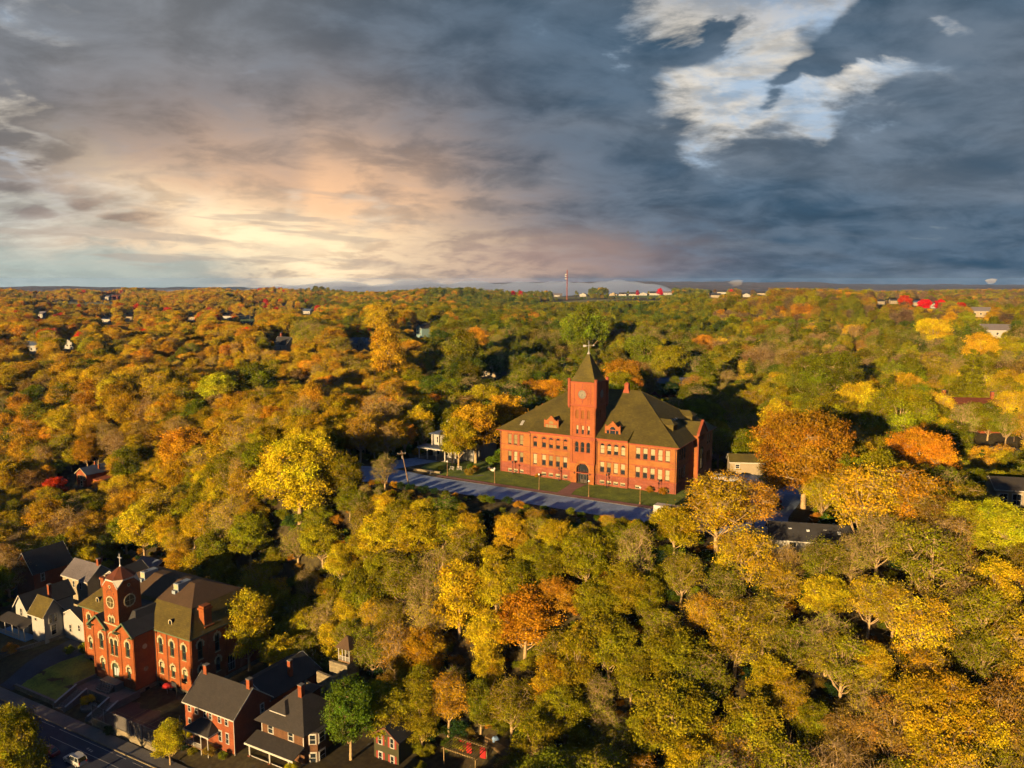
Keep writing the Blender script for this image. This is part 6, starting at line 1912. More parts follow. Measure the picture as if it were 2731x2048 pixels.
def gen_pine(seed):
    rs = np.random.RandomState(seed)
    H = 17.0
    tv = MB()
    tv.tube([(0, 0, -.8), (0, 0, 0), (rs.normal() * .15, 0, H * .5), (0, rs.normal() * .2, H * .97)], [.34, .30, .2, .03], 8)
    C, N, own = [], [], []
    lev = 15
    for k in range(lev):
        f = k / (lev - 1)
        z = H * (.20 + .78 * f)
        rmax = (4.0 * (1 - f) ** .75 + .35) * rs.uniform(.75, 1.15)
        nb = 6 if f < .7 else 4
        for j in range(nb):
            a = 6.283 * j / nb + rs.uniform(-.4, .4) + k
            ln = rmax * rs.uniform(.7, 1.1)
            e = np.array([math.cos(a) * ln, math.sin(a) * ln, z - ln * .12 + rs.normal() * .2 + .25 * ln * rs.rand()])
            s = np.array([0, 0, z])
            tv.tube([s, s * .5 + e * .5 + np.array([0, 0, .12]), e], [.06, .04, .015], 4, cap=False)
            m = int(30 + 34 * ln)
            t = rs.uniform(.22, 1.05, m)
            p = s[None] + (e - s)[None] * t[:, None] + rs.normal(size=(m, 3)) * np.array([.34, .34, .15]) * (.6 + .25 * ln)
            C.append(p)
            nn = rs.normal(size=(m, 3)) * .55 + np.array([math.cos(a) * .45, math.sin(a) * .45, .9])
            N.append(nn / np.linalg.norm(nn, axis=1)[:, None])
            own.append(np.full(m, rs.uniform(.75, 1.25)))
    C, N, own = np.concatenate(C), np.concatenate(N), np.concatenate(own)
    V, Fq = leaf_quads(C, N, .26 * rs.uniform(.7, 1.4, len(C)), rs, .36)
    v = own * rs.uniform(.8, 1.2, len(C))
    return tv, V, Fq, np.stack([v, v, v, np.ones(len(C))], 1), dict(H=H, cz=.55, rx=4.0, rz=7)
PROTO = {}
def proto(kind, i):
    if (kind, i) in PROTO:
        return PROTO[kind, i]
    tv, V, Fq, vary, P = gen_pine(700 + i) if kind == 'pine' else gen_tree(kind, 100 * len(kind) + 17 * i + 3)
    tm = tv.mesh('trunk', True)
    tm.materials.append(MATS['bark_dark' if kind in ('pine', 'shrub') else 'bark'])
    cm = npmesh('crown', V, Fq, 4)
    at_ = cm.attributes.new('vary', 'FLOAT_COLOR', 'FACE')
    at_.data.foreach_set('color', np.ascontiguousarray(vary, np.float32).ravel())
    cm.materials.append(MATS['leaf'])
    PROTO[kind, i] = (tm, cm, P)
    return PROTO[kind, i]
NV = dict(broad=4, oval=3, sparse=3, bare=2, pine=2, shrub=2, grand=2)

PAL = dict(gold=(0.3667, 0.275, 0.0087), amber=(0.3754, 0.2357, 0.0096), orange=(0.4365, 0.2139, 0.0105), rust=(0.3492, 0.1659, 0.0122), brown=(0.2095, 0.1353, 0.0175), olive=(0.1877, 0.179, 0.007), moss=(0.1222, 0.1397, 0.007), green=(0.0716, 0.1117, 0.0087), lime=(0.2881, 0.2706, 0.0087), yellow=(0.48, 0.37, 0.01), dark=(0.0244, 0.048, 0.0122), crimson=(0.4365, 0.0105, 0.0157), red=(0.454, 0.0419, 0.0105), greyb=(0.1484, 0.1048, 0.0524))
WORD = dict(gold='golden', amber='amber', orange='orange', rust='rust-orange', brown='brown', olive='olive', moss='mossy green', green='green', lime='yellow-green', yellow='bright yellow', dark='dark green', crimson='crimson', red='red', greyb='grey-brown')
KWORD = dict(grand='great spreading tree', broad='broad round tree', oval='tall oval tree', sparse='thin-leaved tree', bare='nearly bare tree', pine='pine tree', shrub='shrub')
TREES = []      # individual trees: dict(x, y, z, h, kind, i, col, label)
def shade(col, rs, amt=.16):
    c = np.array(PAL[col]) * (1 + rs.uniform(-amt, amt))
    c = c * (1 + rs.uniform(-.08, .08, 3))
    return tuple(np.clip(c, 0, 1))
# ------------------------------------------------------------------ where trees stand
TR = np.random.RandomState(77)
# things that must stay in view: picture box and the distance of the thing
CLEAR = [(1335, 1140, 1800, 1262, 205), (1335, 1240, 1560, 1300, 205), (1560, 1250, 1700, 1330, 205), (1395, 1045, 1890, 1200, 210), (1520, 900, 1640, 1150, 210), (1800, 1130, 1895, 1240, 205),
         (940, 1248, 1100, 1286, 205), (1100, 1262, 1250, 1312, 200), (1250, 1285, 1500, 1345, 196), (1500, 1315, 1720, 1366, 190), (1155, 1135, 1225, 1225, 235),
         (205, 1492, 610, 1850, 160), (0, 1720, 520, 2048, 140), (0, 1528, 215, 1740, 185), (455, 1850, 620, 1990, 150), (485, 1800, 735, 2010, 140), (665, 1800, 880, 2048, 141), (1000, 1858, 1082, 2048, 141), (1150, 1972, 1290, 2048, 141), (1285, 1962, 1365, 2000, 146),
         (908, 1700, 952, 1768, 158), (880, 1760, 930, 1815, 155), (175, 1228, 245, 1300, 312), (240, 1240, 285, 1275, 312), (2112, 1452, 2152, 1486, 163),
         (1284, 945, 1345, 1000, 440), (1108, 866, 1140, 893, 770), (935, 900, 985, 926, 630), (735, 905, 775, 930, 620), (2530, 1030, 2570, 1050, 290), (2570, 1205, 2690, 1240, 235), (2690, 1295, 2731, 1345, 195),
         (2065, 1330, 2105, 1358, 190), (1945, 1224, 2010, 1258, 235), (1722, 1025, 1810, 1050, 370), (1430, 1040, 1445, 1045, 300)]
for px, py, wd, *_r in FAR:
    CLEAR.append((px - 11, py - 10, px + 11, py - 1, 5000))
CLEAR += [(1492, 755, 1532, 800, 5000), (640, 848, 678, 860, 5000), (1560, 790, 1760, 799, 1900), (1440, 794, 1560, 802, 1900), (140, 800, 300, 808, 1600)]
SUNLIT = [(-23, 141, -35.8, 5), (-8.7, 138, -34.5, 5), (-43, 143, -35.0, 7), (-58, 147, -35.0, 8)]
def blocked(x, y, z, h, rx, top=1.0):
    px, py, dep = proj(x, y, z + h * .58)
    if dep < 20:
        return True
    rw, rh = FPX * rx * .95 / dep, FPX * h * .43 / dep
    for a, b, c, r_ in SUNLIT:
        s_ = -((x - a) * LDIR.x + (y - b) * LDIR.y)
        if 0 < s_ < 130:
            lat = abs((x - a) * LDIR.y - (y - b) * LDIR.x)
            if lat < r_ + rx * .6 and z + h > c + 1.5 + s_ * .14:
                return True
    for a, b, c, d, yy in CLEAR:
        if y < yy - 2 and px + rw > a and px - rw < c and py + rh > b and py - rh < d:
            return True
    return False
def in_setting(x, y, r=0.0):
    """ground taken by buildings, roads, lawns and yards"""
    d = np.array([x, y]) - S_O
    u, n = float(d @ S_U), float(d @ S_N)
    if -3 - r < u < 55 + r and -16 - r < n < 34 + r: return True
    if -46 < u < 84 and -28.5 - r * .5 < n < -11: return True
    if -31 - r < u < -9 + r and -14 < n < 20 + r: return True
    if 50 < u < 84 + r * .5 and -24 < n < 46: return True
    d = np.array([x, y]) - A_O
    u, n = float(d @ A_U), float(d @ A_N)
    if -40 - r * .4 < u < 21 + r * .4 and -34 < n < 23 + r * .4: return True
    if n < -15 + r * .3: return True
    if -72 < u < -24 and -16 < n < 42: return True
    if 20 < u < 58 and -16 < n < 12 + r * .6: return True
    for hx, hy, hr in HOUSE_SPOTS:
        if (x - hx) ** 2 + (y - hy) ** 2 < (hr + r * .8) ** 2: return True
    return False
HOUSE_SPOTS = []
for o in list(SC.objects):
    if o.parent is None and o.type == 'EMPTY' and o.get('category') in ('house', 'gazebo', 'pergola', 'mast') and o.location.y > 150:
        ws = [(o.matrix_basis @ Vector(v.co)) for ch in o.children if ch.type == 'MESH' and ch.name.startswith(('wall', 'floor', 'pole')) for v in ch.data.vertices]
        if ws:
            c = sum(ws, Vector()) / len(ws)
            rr_ = max((w - c).length for w in ws) * .75
            HOUSE_SPOTS.append((c.x, c.y, rr_))
            if o.name.split('.')[0] in ('far_house', 'far_barn', 'teal_house', 'tiered_house', 'hillside_brick_house', 'sunroom_house'):
                SUNLIT.append((c.x, c.y, o.location.z, min(rr_, 9)))
GRID = {}
def free(x, y, r):
    k = (int(x // 12), int(y // 12))
    for i in range(k[0] - 1, k[0] + 2):
        for j in range(k[1] - 1, k[1] + 2):
            for (a, b, q) in GRID.get((i, j), ()):
                if (x - a) ** 2 + (y - b) ** 2 < ((r + q)) ** 2:
                    return False
    return True
def occupy(x, y, r):
    GRID.setdefault((int(x // 12), int(y // 12)), []).append((x, y, r))
def tree(x, y, z, h, kind, col, named=None, rxs=1.0, i=None):
    TREES.append(dict(x=x, y=y, z=z, h=h, kind=kind, i=TR.randint(NV[kind]) if i is None else i, col=col, named=named, rxs=rxs))
    occupy(x, y, (2.9 if kind != 'shrub' else .8) * h / 14 * min(rxs, 1.2))
HN_ = dict(grand=19., broad=14., oval=15., sparse=15., bare=14., pine=17., shrub=5.)
RX_ = dict(grand=8.2, broad=5.2, oval=3.9, sparse=5.0, bare=4.6, pine=3.6, shrub=2.8)
def crown_at(px, py, wpx, kind, col, named=None, hpx=None, dist=None):
    """a tree whose crown is measured at a picture point with a given crown width"""
    h = 13.0
    for _ in range(6):
        if dist is None:
            X, Y, Z = hit(px, py, h * .6)
        else:
            d = ray(px, py); X, Y = d[0] * dist / d[1], dist; Z = float(gz(X, Y))
        _, _, dep = proj(X, Y, Z + h * .6)
        rx = wpx / 2 * dep / FPX
        h = rx / RX_[kind] * HN_[kind] * .92
        if hpx:
            h = hpx * dep / FPX / .78
    tree(X, Y, Z, h, kind, col, named, rx / (RX_[kind] * h / HN_[kind]))
for a in ((795, 1240, 240, 'grand', 'yellow', 'big bright yellow tree at the left bend of the upper road'),
          (660, 1650, 110, 'oval', 'lime', 'bright yellow-green oval tree beside the academy right wall', 190),
          (932, 1890, 145, 'broad', 'green', 'dark leafy tree between the shingled and green houses', 190),
          (2150, 1180, 280, 'grand', 'rust', 'large rust-orange oak right of the school'),
          (2455, 1170, 190, 'grand', 'orange', 'orange round-topped tree right of the large rust oak'),
          (2080, 1105, 120, 'oval', 'gold', 'golden upright tree behind the rust oak', 170),
          (2215, 1110, 130, 'broad', 'olive', 'olive tree just above the large rust oak'),
          (2400, 1105, 200, 'grand', 'lime', 'wide yellow-green tree above the orange round-topped tree'),
          (2290, 1060, 120, 'broad', 'gold', 'golden tree between two olive crowns above the rust oak'),
          (1945, 1065, 70, 'broad', 'lime', 'small sunlit yellow-green crown in the dark right of the school roof'),
          (25, 1985, 180, 'grand', 'olive', 'big olive tree filling the bottom left corner', 270),
          (450, 1962, 80, 'oval', 'lime', 'feathery yellow-green tree beside the play court fence'),
          (710, 828, 26, 'broad', 'crimson', 'crimson maple far left of centre on the plateau'), (957, 886, 24, 'oval', 'crimson', 'crimson maple above the pale farmhouse'),
          (685, 883, 30, 'broad', 'red', 'red maple below the far crimson one'), (92, 852, 28, 'broad', 'crimson', 'round crimson maple at far left, second from the edge'),
          (25, 850, 28, 'broad', 'rust', 'dark red maple at the far left edge'), (163, 843, 24, 'broad', 'red', 'low red maple right of the far left pair'),
          (2413, 803, 38, 'broad', 'red', 'leftmost red maple of the upper right row'), (2465, 810, 36, 'broad', 'crimson', 'crimson second maple of the upper right row'), (2507, 812, 30, 'broad', 'crimson', 'crimson third maple of the upper right row'),
          (2562, 820, 26, 'oval', 'red', 'rightmost slim red maple of the upper right row'), (1368, 782, 12, 'oval', 'crimson', 'left crimson maple before the far ridge'), (1388, 783, 12, 'oval', 'crimson', 'right crimson maple before the far ridge'),
          (1760, 778, 20, 'broad', 'crimson', 'crimson maple in the plateau house row'), (1950, 778, 12, 'oval', 'crimson', 'small crimson maple right of the plateau houses'), (1700, 780, 10, 'oval', 'crimson', 'tiny crimson maple in the plateau house row'),
          (150, 1293, 62, 'broad', 'red', 'red spreading maple beside the small hillside brick house'), (93, 1320, 34, 'shrub', 'crimson', 'crimson shrub left of the hillside brick house'),
          (1655, 1003, 108, 'broad', 'orange', 'orange tree just right of the tower spire'), (1475, 1045, 100, 'broad', 'orange', 'orange tree behind the left of the school roof'), (1420, 1050, 90, 'broad', 'rust', 'rust tree left of the orange one behind the school roof'),
          (1345, 1075, 130, 'broad', 'amber', 'amber tree behind the left end of the school roof'), (1290, 1065, 110, 'broad', 'lime', 'yellow-green tree above the golden tree by the school'),
          (1268, 1165, 135, 'broad', 'amber', 'amber tree on the lawn at the left end of the school', 135, 233), (1222, 1175, 100, 'broad', 'gold', 'golden tree between the mansion and the amber lawn tree', 120, 227),
          (1400, 1640, 150, 'oval', 'orange', 'bright orange tree in the middle of the hillside', 170), (1490, 1585, 110, 'broad', 'rust', 'rust-orange tree right of the bright orange one'),
          (1225, 1568, 130, 'oval', 'yellow', 'glowing yellow tree left of the bright orange hillside tree'), (1380, 1555, 100, 'oval', 'olive', 'olive crown above the bright orange hillside tree', 130),
          (1540, 1765, 110, 'oval', 'olive', 'tall olive tree low on the central hillside', 190), (1740, 1545, 75, 'broad', 'lime', 'small round yellow-green tree on the central hillside'),
          (2520, 1905, 280, 'grand', 'gold', 'huge golden tree at the bottom right'), (1115, 1415, 140, 'broad', 'gold', 'golden tree below the middle of the upper road'), (1010, 1420, 120, 'broad', 'gold', 'golden tree left of the one below the upper road'), (860, 1440, 120, 'broad', 'lime', 'yellow-green tree below the bend of the upper road'),
          (1180, 1400, 110, 'broad', 'olive', 'olive tree below the school lawn'), (1250, 1420, 110, 'broad', 'gold', 'golden tree under the near edge of the upper road'),
          (585, 1040, 110, 'broad', 'lime', 'yellow-green dome tree in the left woods'), (690, 1010, 110, 'broad', 'moss', 'green dome tree right of the yellow-green one'), (500, 1195, 140, 'broad', 'orange', 'orange tree in the middle of the left woods'), (610, 1190, 120, 'broad', 'amber', 'amber tree right of the orange one in the left woods'),
          (1018, 1105, 110, 'bare', 'brown', 'bare brown spreading tree left of the mansion', 130), (1915, 1340, 190, 'sparse', 'gold', 'thin golden tree hiding the right corner of the school', 190), (1800, 1395, 130, 'broad', 'gold', 'golden tree at the right end of the upper road'),
          (2100, 1500, 90, 'bare', 'brown', 'bare branchy tree before the left end of the pale hillside house', 120), (2195, 1500, 120, 'sparse', 'olive', 'thin olive tree before the pale hillside house', 140), (2270, 1482, 100, 'bare', 'olive', 'bare branchy tree before the right end of the pale hillside house', 130),
          (535, 1500, 90, 'broad', 'gold', 'golden tree just behind the academy roof'), (590, 1525, 85, 'oval', 'olive', 'olive tree behind the right end of the academy'), (480, 1490, 80, 'broad', 'amber', 'amber tree behind the academy air handlers'),
          (1205, 1160, 62, 'oval', 'moss', 'slim green tree before the columned mansion', 110, 229), (2065, 1270, 90, 'sparse', 'olive', 'thin olive tree over the side road beside the shed'),
          (2012, 1330, 130, 'sparse', 'amber', 'thin amber tree before the side road'), (2490, 880, 92, 'broad', 'yellow', 'isolated yellow dome tree at upper right'), (2615, 925, 92, 'broad', 'amber', 'amber dome tree right of the isolated yellow one'), (2690, 930, 80, 'broad', 'lime', 'yellow-green tree at the upper right edge'),
          (2650, 1400, 190, 'grand', 'lime', 'yellow-green tree below the sunroom house'), (2300, 1330, 190, 'sparse', 'gold', 'thin golden tree below the rust oak'), (2430, 1330, 170, 'sparse', 'amber', 'thin amber tree right of the thin golden one'),
          (1270, 905, 60, 'oval', 'orange', 'orange slim tree above the three-tiered house'), (1020, 845, 90, 'broad', 'gold', 'tall golden tree right of the pale farmhouse'), (1030, 930, 90, 'oval', 'amber', 'amber tree with tall bare stems below the golden one', 150),
          (1170, 905, 62, 'broad', 'green', 'green tree beside the teal house'), (1240, 935, 120, 'broad', 'moss', 'green dome left of the three-tiered house'), (1560, 875, 130, 'broad', 'moss', 'large green dome behind the tower cross'),
          (1720, 930, 110, 'broad', 'moss', 'green pine-like dome right of the tower'), (1790, 960, 100, 'broad', 'olive', 'olive dome right of the green one by the tower'), (1880, 985, 60, 'pine', 'moss', 'pointed green conifer beyond the metal-roofed shed'),
          (2590, 1010, 90, 'pine', 'olive', 'olive spreading pine above the chimneyed house'), (2200, 1000, 190, 'grand', 'moss', 'wide green crown in the right middle woods'), (2420, 1000, 110, 'broad', 'moss', 'green dome left of the olive spreading pine')):
    crown_at(*a[:5], named=a[5], hpx=a[6] if len(a) > 6 else None, dist=a[7] if len(a) > 7 else None)
# bushes by the upper road and in the gardens
for u in np.arange(-22, 64, 3.4):
    x, y = s2w(u + TR.uniform(-1, 1), -29.5 + TR.uniform(-1.2, .5))
    tree(x, y, float(gz(x, y)), TR.uniform(1.3, 2.6), 'shrub', TR.choice(['dark', 'green', 'moss', 'dark', 'moss', 'rust']))
for u, n, h, c, nm in ((-15, -8, 1.6, 'moss', 'low green bush beside the white garden benches'), (-8, -3, 2.0, 'green', 'green bush under the amber lawn tree'), (45, -1.6, 1.8, 'rust', 'reddish bush against the school basement, left of the corner'), (48.5, -1.7, 2.0, 'rust', 'reddish bush at the right corner of the school'), (-3, 6, 5, 'green', 'green shrub behind the left corner of the school'), (12.9, -1.9, 1.3, 'rust', 'small reddish bush under the arched school windows')):
    x, y = s2w(u, n)
    tree(x, y, float(gz(x, y)), h, 'shrub', c, nm)
for u, n, h, c, nm in ((-27.5, 1.5, 3.2, 'moss', 'round green bush between the cream wing and the academy'), (-31, -1, 2.4, 'moss', 'green bush before the cream wing'), (-43, -8, 3.2, 'rust', 'rust-red shrub at the left edge below the cream house'), (-6.0, -12.4, 2.6, 'yellow', 'pale yellow plume plant in the round stone planter'),
                       (21.5, -13.5, 1.8, 'moss', 'green bush at the porch house steps'), (24.5, -13.0, 1.7, 'dark', 'dark bush in the porch house front garden'), (27.5, -13.3, 1.8, 'olive', 'olive bush in the porch house front garden'), (30.5, -12.0, 2.2, 'brown', 'brown bush under the porch house windows'), (22.6, -10.4, 2.4, 'lime', 'yellow-green bush at the foot of the porch'),
                       (33.8, -11.8, 1.6, 'moss', 'green bush beside the rust-red steps'), (48.5, -9.0, 2.0, 'lime', 'yellow flowering bush below the shingled house bay'), (12.5, .8, 1.0, 'lime', 'tuft of yellow-green weeds on the play court'), (6.5, -16.2, 2.0, 'dark', 'dark bush at the court fence foot'), (66, -2.0, 1.8, 'red', 'red shrub beside the pergola'), (68.5, -3.2, 1.7, 'red', 'second red shrub beside the pergola, farther right')):
    x, y = a2w(u, n)
    z = float(gz(x, y))
    tree(x, y, (-35.1 if 'planter' in (nm or '') else -34.66 if 'tuft' in nm else z), h, 'shrub', c, nm)
# unseen trees and hedge added across the lower street to throw it into shade
SHADE_ROW = []
for nn, hh, du, kd in ((-37.2, 9.8, 3.7, 'broad'), (-35.6, 3.4, 1.9, 'shrub'), (-41.5, 3.6, 2.2, 'shrub')):
    for k, u in enumerate(np.arange(-80, 8.5, du)):
        x, y = a2w(u + TR.uniform(-.5, .5), nn + TR.uniform(-.7, .5))
        SHADE_ROW.append((x, y, -36.2, hh * TR.uniform(.92, 1.08), ['olive', 'moss', 'gold', 'brown'][k % 4], kd))
def palette(px, py, y, x=0.0):
    if px < 1100 and py < 950 and TR.rand() < .018: return 'red'
    st_ = .5 + .5 * float(np.sin(x / 23 + 1.7 * np.sin(y / 31)) * np.sin(y / 27 + 1.3 * np.sin(x / 37 + 1)))      # stands of like trees
    r = min(.999, max(0.0, (.5 * st_ + .5 * TR.rand() - .12) / .76))
    def pick(tab):
        s = 0
        for k, w in tab:
            s += w
            if r < s: return k
        return tab[-1][0]
    if y < 330 and py > 1330:
        if px < 620: return pick((('olive', .28), ('gold', .25), ('moss', .22), ('amber', .15), ('brown', .1)))
        if px < 1900: return pick((('gold', .30), ('olive', .34), ('amber', .08), ('moss', .12), ('brown', .13), ('orange', .03)))
        return pick((('brown', .10), ('gold', .24), ('olive', .38), ('amber', .06), ('moss', .08), ('brown', .14)))
    if px < 1130:
        if py > 1180: return pick((('moss', .10), ('olive', .24), ('gold', .34), ('amber', .22), ('orange', .06), ('brown', .04)))
        if py > 930: return pick((('olive', .14), ('gold', .36), ('amber', .28), ('orange', .08), ('brown', .06), ('moss', .08)))
        if px > 800: return pick((('olive', .30), ('moss', .24), ('amber', .18), ('gold', .12), ('rust', .08), ('brown', .08)))
        return pick((('olive', .16), ('gold', .32), ('amber', .26), ('orange', .12), ('brown', .07), ('moss', .05), ('rust', .02)))
    if px < 1900 and py > 850: return pick((('green', .24), ('moss', .42), ('olive', .14), ('dark', .04), ('brown', .10), ('rust', .06)))
    if px < 1900: return pick((('green', .22), ('moss', .40), ('olive', .24), ('amber', .06), ('rust', .03), ('brown', .05)))
    if py < 860: return pick((('moss', .24), ('olive', .22), ('greyb', .22), ('brown', .20), ('amber', .08), ('rust', .04)))
    if py < 1010: return pick((('green', .18), ('moss', .40), ('olive', .20), ('brown', .10), ('gold', .07), ('greyb', .05)))
    return pick((('olive', .30), ('gold', .26), ('moss', .24), ('lime', .12), ('amber', .08)))
def kind_for(col, px, py):
    r = TR.rand()
    if col in ('brown', 'greyb'):
        return 'bare' if r < .6 else 'sparse'
    if col in ('green', 'moss', 'dark') and r < (.30 if px > 1300 and py < 1000 else .05):
        return 'pine'
    if px > 1850 and py > 1330:
        return 'sparse' if r < .52 else 'bare' if r < .74 else 'oval' if r < .88 else 'broad'
    return 'broad' if r < .34 else 'oval' if r < .62 else 'sparse' if r < .90 else 'bare'
# scatter, near to far
CAND = []
def scatter(y0, y1, sp, hmin, hmax):
    y = y0
    while y < y1:
        half = .70 * y + 34
        x = -half
        while x < half:
            X, Y = x + TR.uniform(-.42, .42) * sp, y + TR.uniform(-.42, .42) * sp
            x += sp
            h = TR.uniform(hmin, hmax) * (1.22 if TR.rand() < .15 else 1)
            CAND.append((X, Y, h))
        y += sp * .9
scatter(112, 330, 4.9, 9.5, 16.0)
REST = []
GF = hit(656, 858)
SUNLIT.append((GF[0], GF[1], GF[2], 14))
def fields(x, y):
    """open farmland on the plateau"""
    return ((x + 880) / 225) ** 2 + ((y - 1700) / 92) ** 2 < 1 or ((x - 240) / 350) ** 2 + ((y - 2080) / 135) ** 2 < 1 or ((x - 120) / 145) ** 2 + ((y - 1820) / 56) ** 2 < 1 or ((x - GF[0]) / 40) ** 2 + ((y - GF[1]) / 45) ** 2 < 1
nplaced = 0
for X, Y, h in CAND:
    Z = float(gz(X, Y))
    px, py, dep = proj(X, Y, Z + h * .6)
    if dep < 30 or px < -260 or px > W0 + 200:
        continue
    if py > H0 + 330:
        continue
    r = 3.0 * h / 14
    if in_setting(X, Y, r) or not free(X, Y, r * .5):
        continue
    col = palette(px, py, Y, X)
    kd = kind_for(col, px, py)
    ok = False
    for f in (1, .78, .58, .42):
        if not blocked(X, Y, Z, h * f, RX_[kd] * h * f / HN_[kd]):
            ok = True
            break
    if not ok:
        continue
    h *= f
    if h < 5.0:
        kd = 'shrub' if h < 4.6 else kd
    tree(X, Y, Z, h, kd, col)
# ------------------------------------------------------------------ the largest trees become individuals, the rest one mass
def seen(t):
    px, py, dep = proj(t['x'], t['y'], t['z'] + t['h'] * .6)
    return px, py, dep, FPX * t['h'] / dep
LAND = [('school tower', 1565, 1050), ('school entrance', 1565, 1255), ('left end of the school', 1330, 1200), ('right corner of the school', 1810, 1250), ('columned mansion', 1190, 1180), ('bend of the upper road', 930, 1280), ('academy tower', 320, 1600), ('academy right wing', 480, 1750),
        ('cream house', 120, 1650), ('corner-porch brick house', 600, 1880), ('shingled house', 760, 1920), ('green house with red shutters', 1040, 1950), ('gazebo', 930, 1735), ('pergola', 1240, 2015), ('hillside brick house', 235, 1265), ('bright orange hillside tree', 1400, 1640),
        ('pale hillside house', 2175, 1470), ('rust-orange oak', 2150, 1180), ('garden shed', 1975, 1240), ('huge golden tree', 2520, 1915), ('sunroom house', 2700, 1320), ('blue hip-roofed house', 2640, 1225), ('chimneyed house', 2570, 1060), ('three-tiered house', 1315, 975),
        ('big bright yellow tree', 795, 1240), ('yellow-green dome tree', 585, 1040), ('orange tree of the left woods', 500, 1195), ('tall olive hillside tree', 1540, 1765), ('metal-roofed shed', 1765, 1040), ('bottom right corner', 2731, 2048), ('left picture edge', 0, 1350), ('lower street', 250, 1980), ('right picture edge', 2731, 1600), ('bottom picture edge', 1700, 2048),
        ('pale farmhouse', 960, 915), ('left cottages', 150, 930)]
ORD = 'nearest second third fourth fifth sixth seventh eighth ninth tenth eleventh twelfth'.split()
named = [t for t in TREES if t['named']]
auto = [t for t in TREES if not t['named']]
vis = []
for t in auto:
    px, py, dep, sz = seen(t)
    if -40 < px < W0 + 40 and py < H0 + 60 and dep > 0:
        vis.append((sz, t))
vis.sort(key=lambda a: -a[0])
BIG = [t for _, t in vis[:215]]
bigset = set(id(t) for t in BIG)
SMALL = [t for t in auto if id(t) not in bigset]
groups = {}
for t in BIG:
    px, py, dep, sz = seen(t)
    d = [(math.hypot(px - a, (py - b) * 1.3), n, px - a, py - b) for n, a, b in LAND]
    dd, nm, dx, dy = min(d)
    rel = ('right of' if dx > 0 else 'left of') if abs(dx) > abs(dy) * 1.1 else ('below' if dy > 0 else 'above')
    groups.setdefault((nm, rel, t['kind'], t['col']), []).append((dd, t))
for (nm, rel, kd, col), lst in groups.items():
    lst.sort(key=lambda a: a[0])
    for k, (_, t) in enumerate(lst):
        base = '%s %s %s the %s' % (WORD[col], KWORD[kd], rel, nm)
        t['label'] = base if len(lst) == 1 else base + (', nearest' if k == 0 else ', %s nearest' % ORD[min(k, 11)])
def spawn(t):
    rs = np.random.RandomState(int(abs(t['x'] * 13 + t['y'] * 7)) % 99991)
    tm, cm, P = proto(t['kind'], t['i'])
    s = t['h'] / P['H']
    nm = dict(pine='pine_tree', shrub='shrub', bare='bare_tree').get(t['kind'], 'autumn_tree')
    e = empty(nm, (t['x'], t['y'], t['z']), rs.uniform(0, 6.28), t['named'] or t['label'], 'shrub' if t['kind'] == 'shrub' else 'tree',
              'shrubs of the gardens and road edge' if t['kind'] == 'shrub' else 'trees of the wooded hillsides')
    e.scale = (s * t['rxs'], s * t['rxs'], s)
    a = inst('trunk', tm, e)
    b = inst('crown', cm, e)
    b.color = (*shade(t['col'], rs, .22), 1)
for t in named + BIG:
    spawn(t)
# smaller and farther trees: one mass per belt, each tree set out by geometry nodes from the trees already standing
SRC = {}
for o in SC.objects:
    if o.type == 'MESH' and o.parent is not None and o.name.split('.')[0] in ('trunk', 'crown'):
        SRC.setdefault(o.data.name, o)
VAR = [(k, i) for k in ('broad', 'oval', 'sparse', 'bare', 'pine', 'shrub') for i in range(NV[k])]
VAR = [v for v in VAR if v in PROTO and PROTO[v][0].name in SRC and PROTO[v][1].name in SRC]
VID = {v: n for n, v in enumerate(VAR)}
def grove_nodes(parts):
    ng = bpy.data.node_groups.new('set_out_trees', 'GeometryNodeTree')
    ng.interface.new_socket('Geometry', in_out='INPUT', socket_type='NodeSocketGeometry')
    ng.interface.new_socket('Geometry', in_out='OUTPUT', socket_type='NodeSocketGeometry')
    N, L = ng.nodes.new, ng.links.new
    gi, go = N('NodeGroupInput'), N('NodeGroupOutput')
    def attr(name, t):
        a = N('GeometryNodeInputNamedAttribute')
        a.data_type = t
        a.inputs[0].default_value = name
        return a.outputs[0]
    e = N('FunctionNodeEulerToRotation')
    L(attr('turn', 'FLOAT_VECTOR'), e.inputs[0])
    out = N('GeometryNodeJoinGeometry')
    for part in parts:
        j = N('GeometryNodeJoinGeometry')
        for v in reversed(VAR):
            oi = N('GeometryNodeObjectInfo')
            oi.transform_space = 'ORIGINAL'
            oi.inputs['Object'].default_value = SRC[PROTO[v][part].name]
            oi.inputs['As Instance'].default_value = True
            L(oi.outputs['Geometry'], j.inputs[0])
        ip = N('GeometryNodeInstanceOnPoints')
        L(gi.outputs[0], ip.inputs['Points'])
        L(j.outputs[0], ip.inputs['Instance'])
        ip.inputs['Pick Instance'].default_value = True
        L(attr('pick', 'INT'), ip.inputs['Instance Index'])
        L(e.outputs[0], ip.inputs['Rotation'])
        L(attr('size', 'FLOAT_VECTOR'), ip.inputs['Scale'])
        L(ip.outputs[0], out.inputs[0])
    L(out.outputs[0], go.inputs[0])
    return ng
NG, NG_FAR = grove_nodes((0, 1)), grove_nodes((1,))
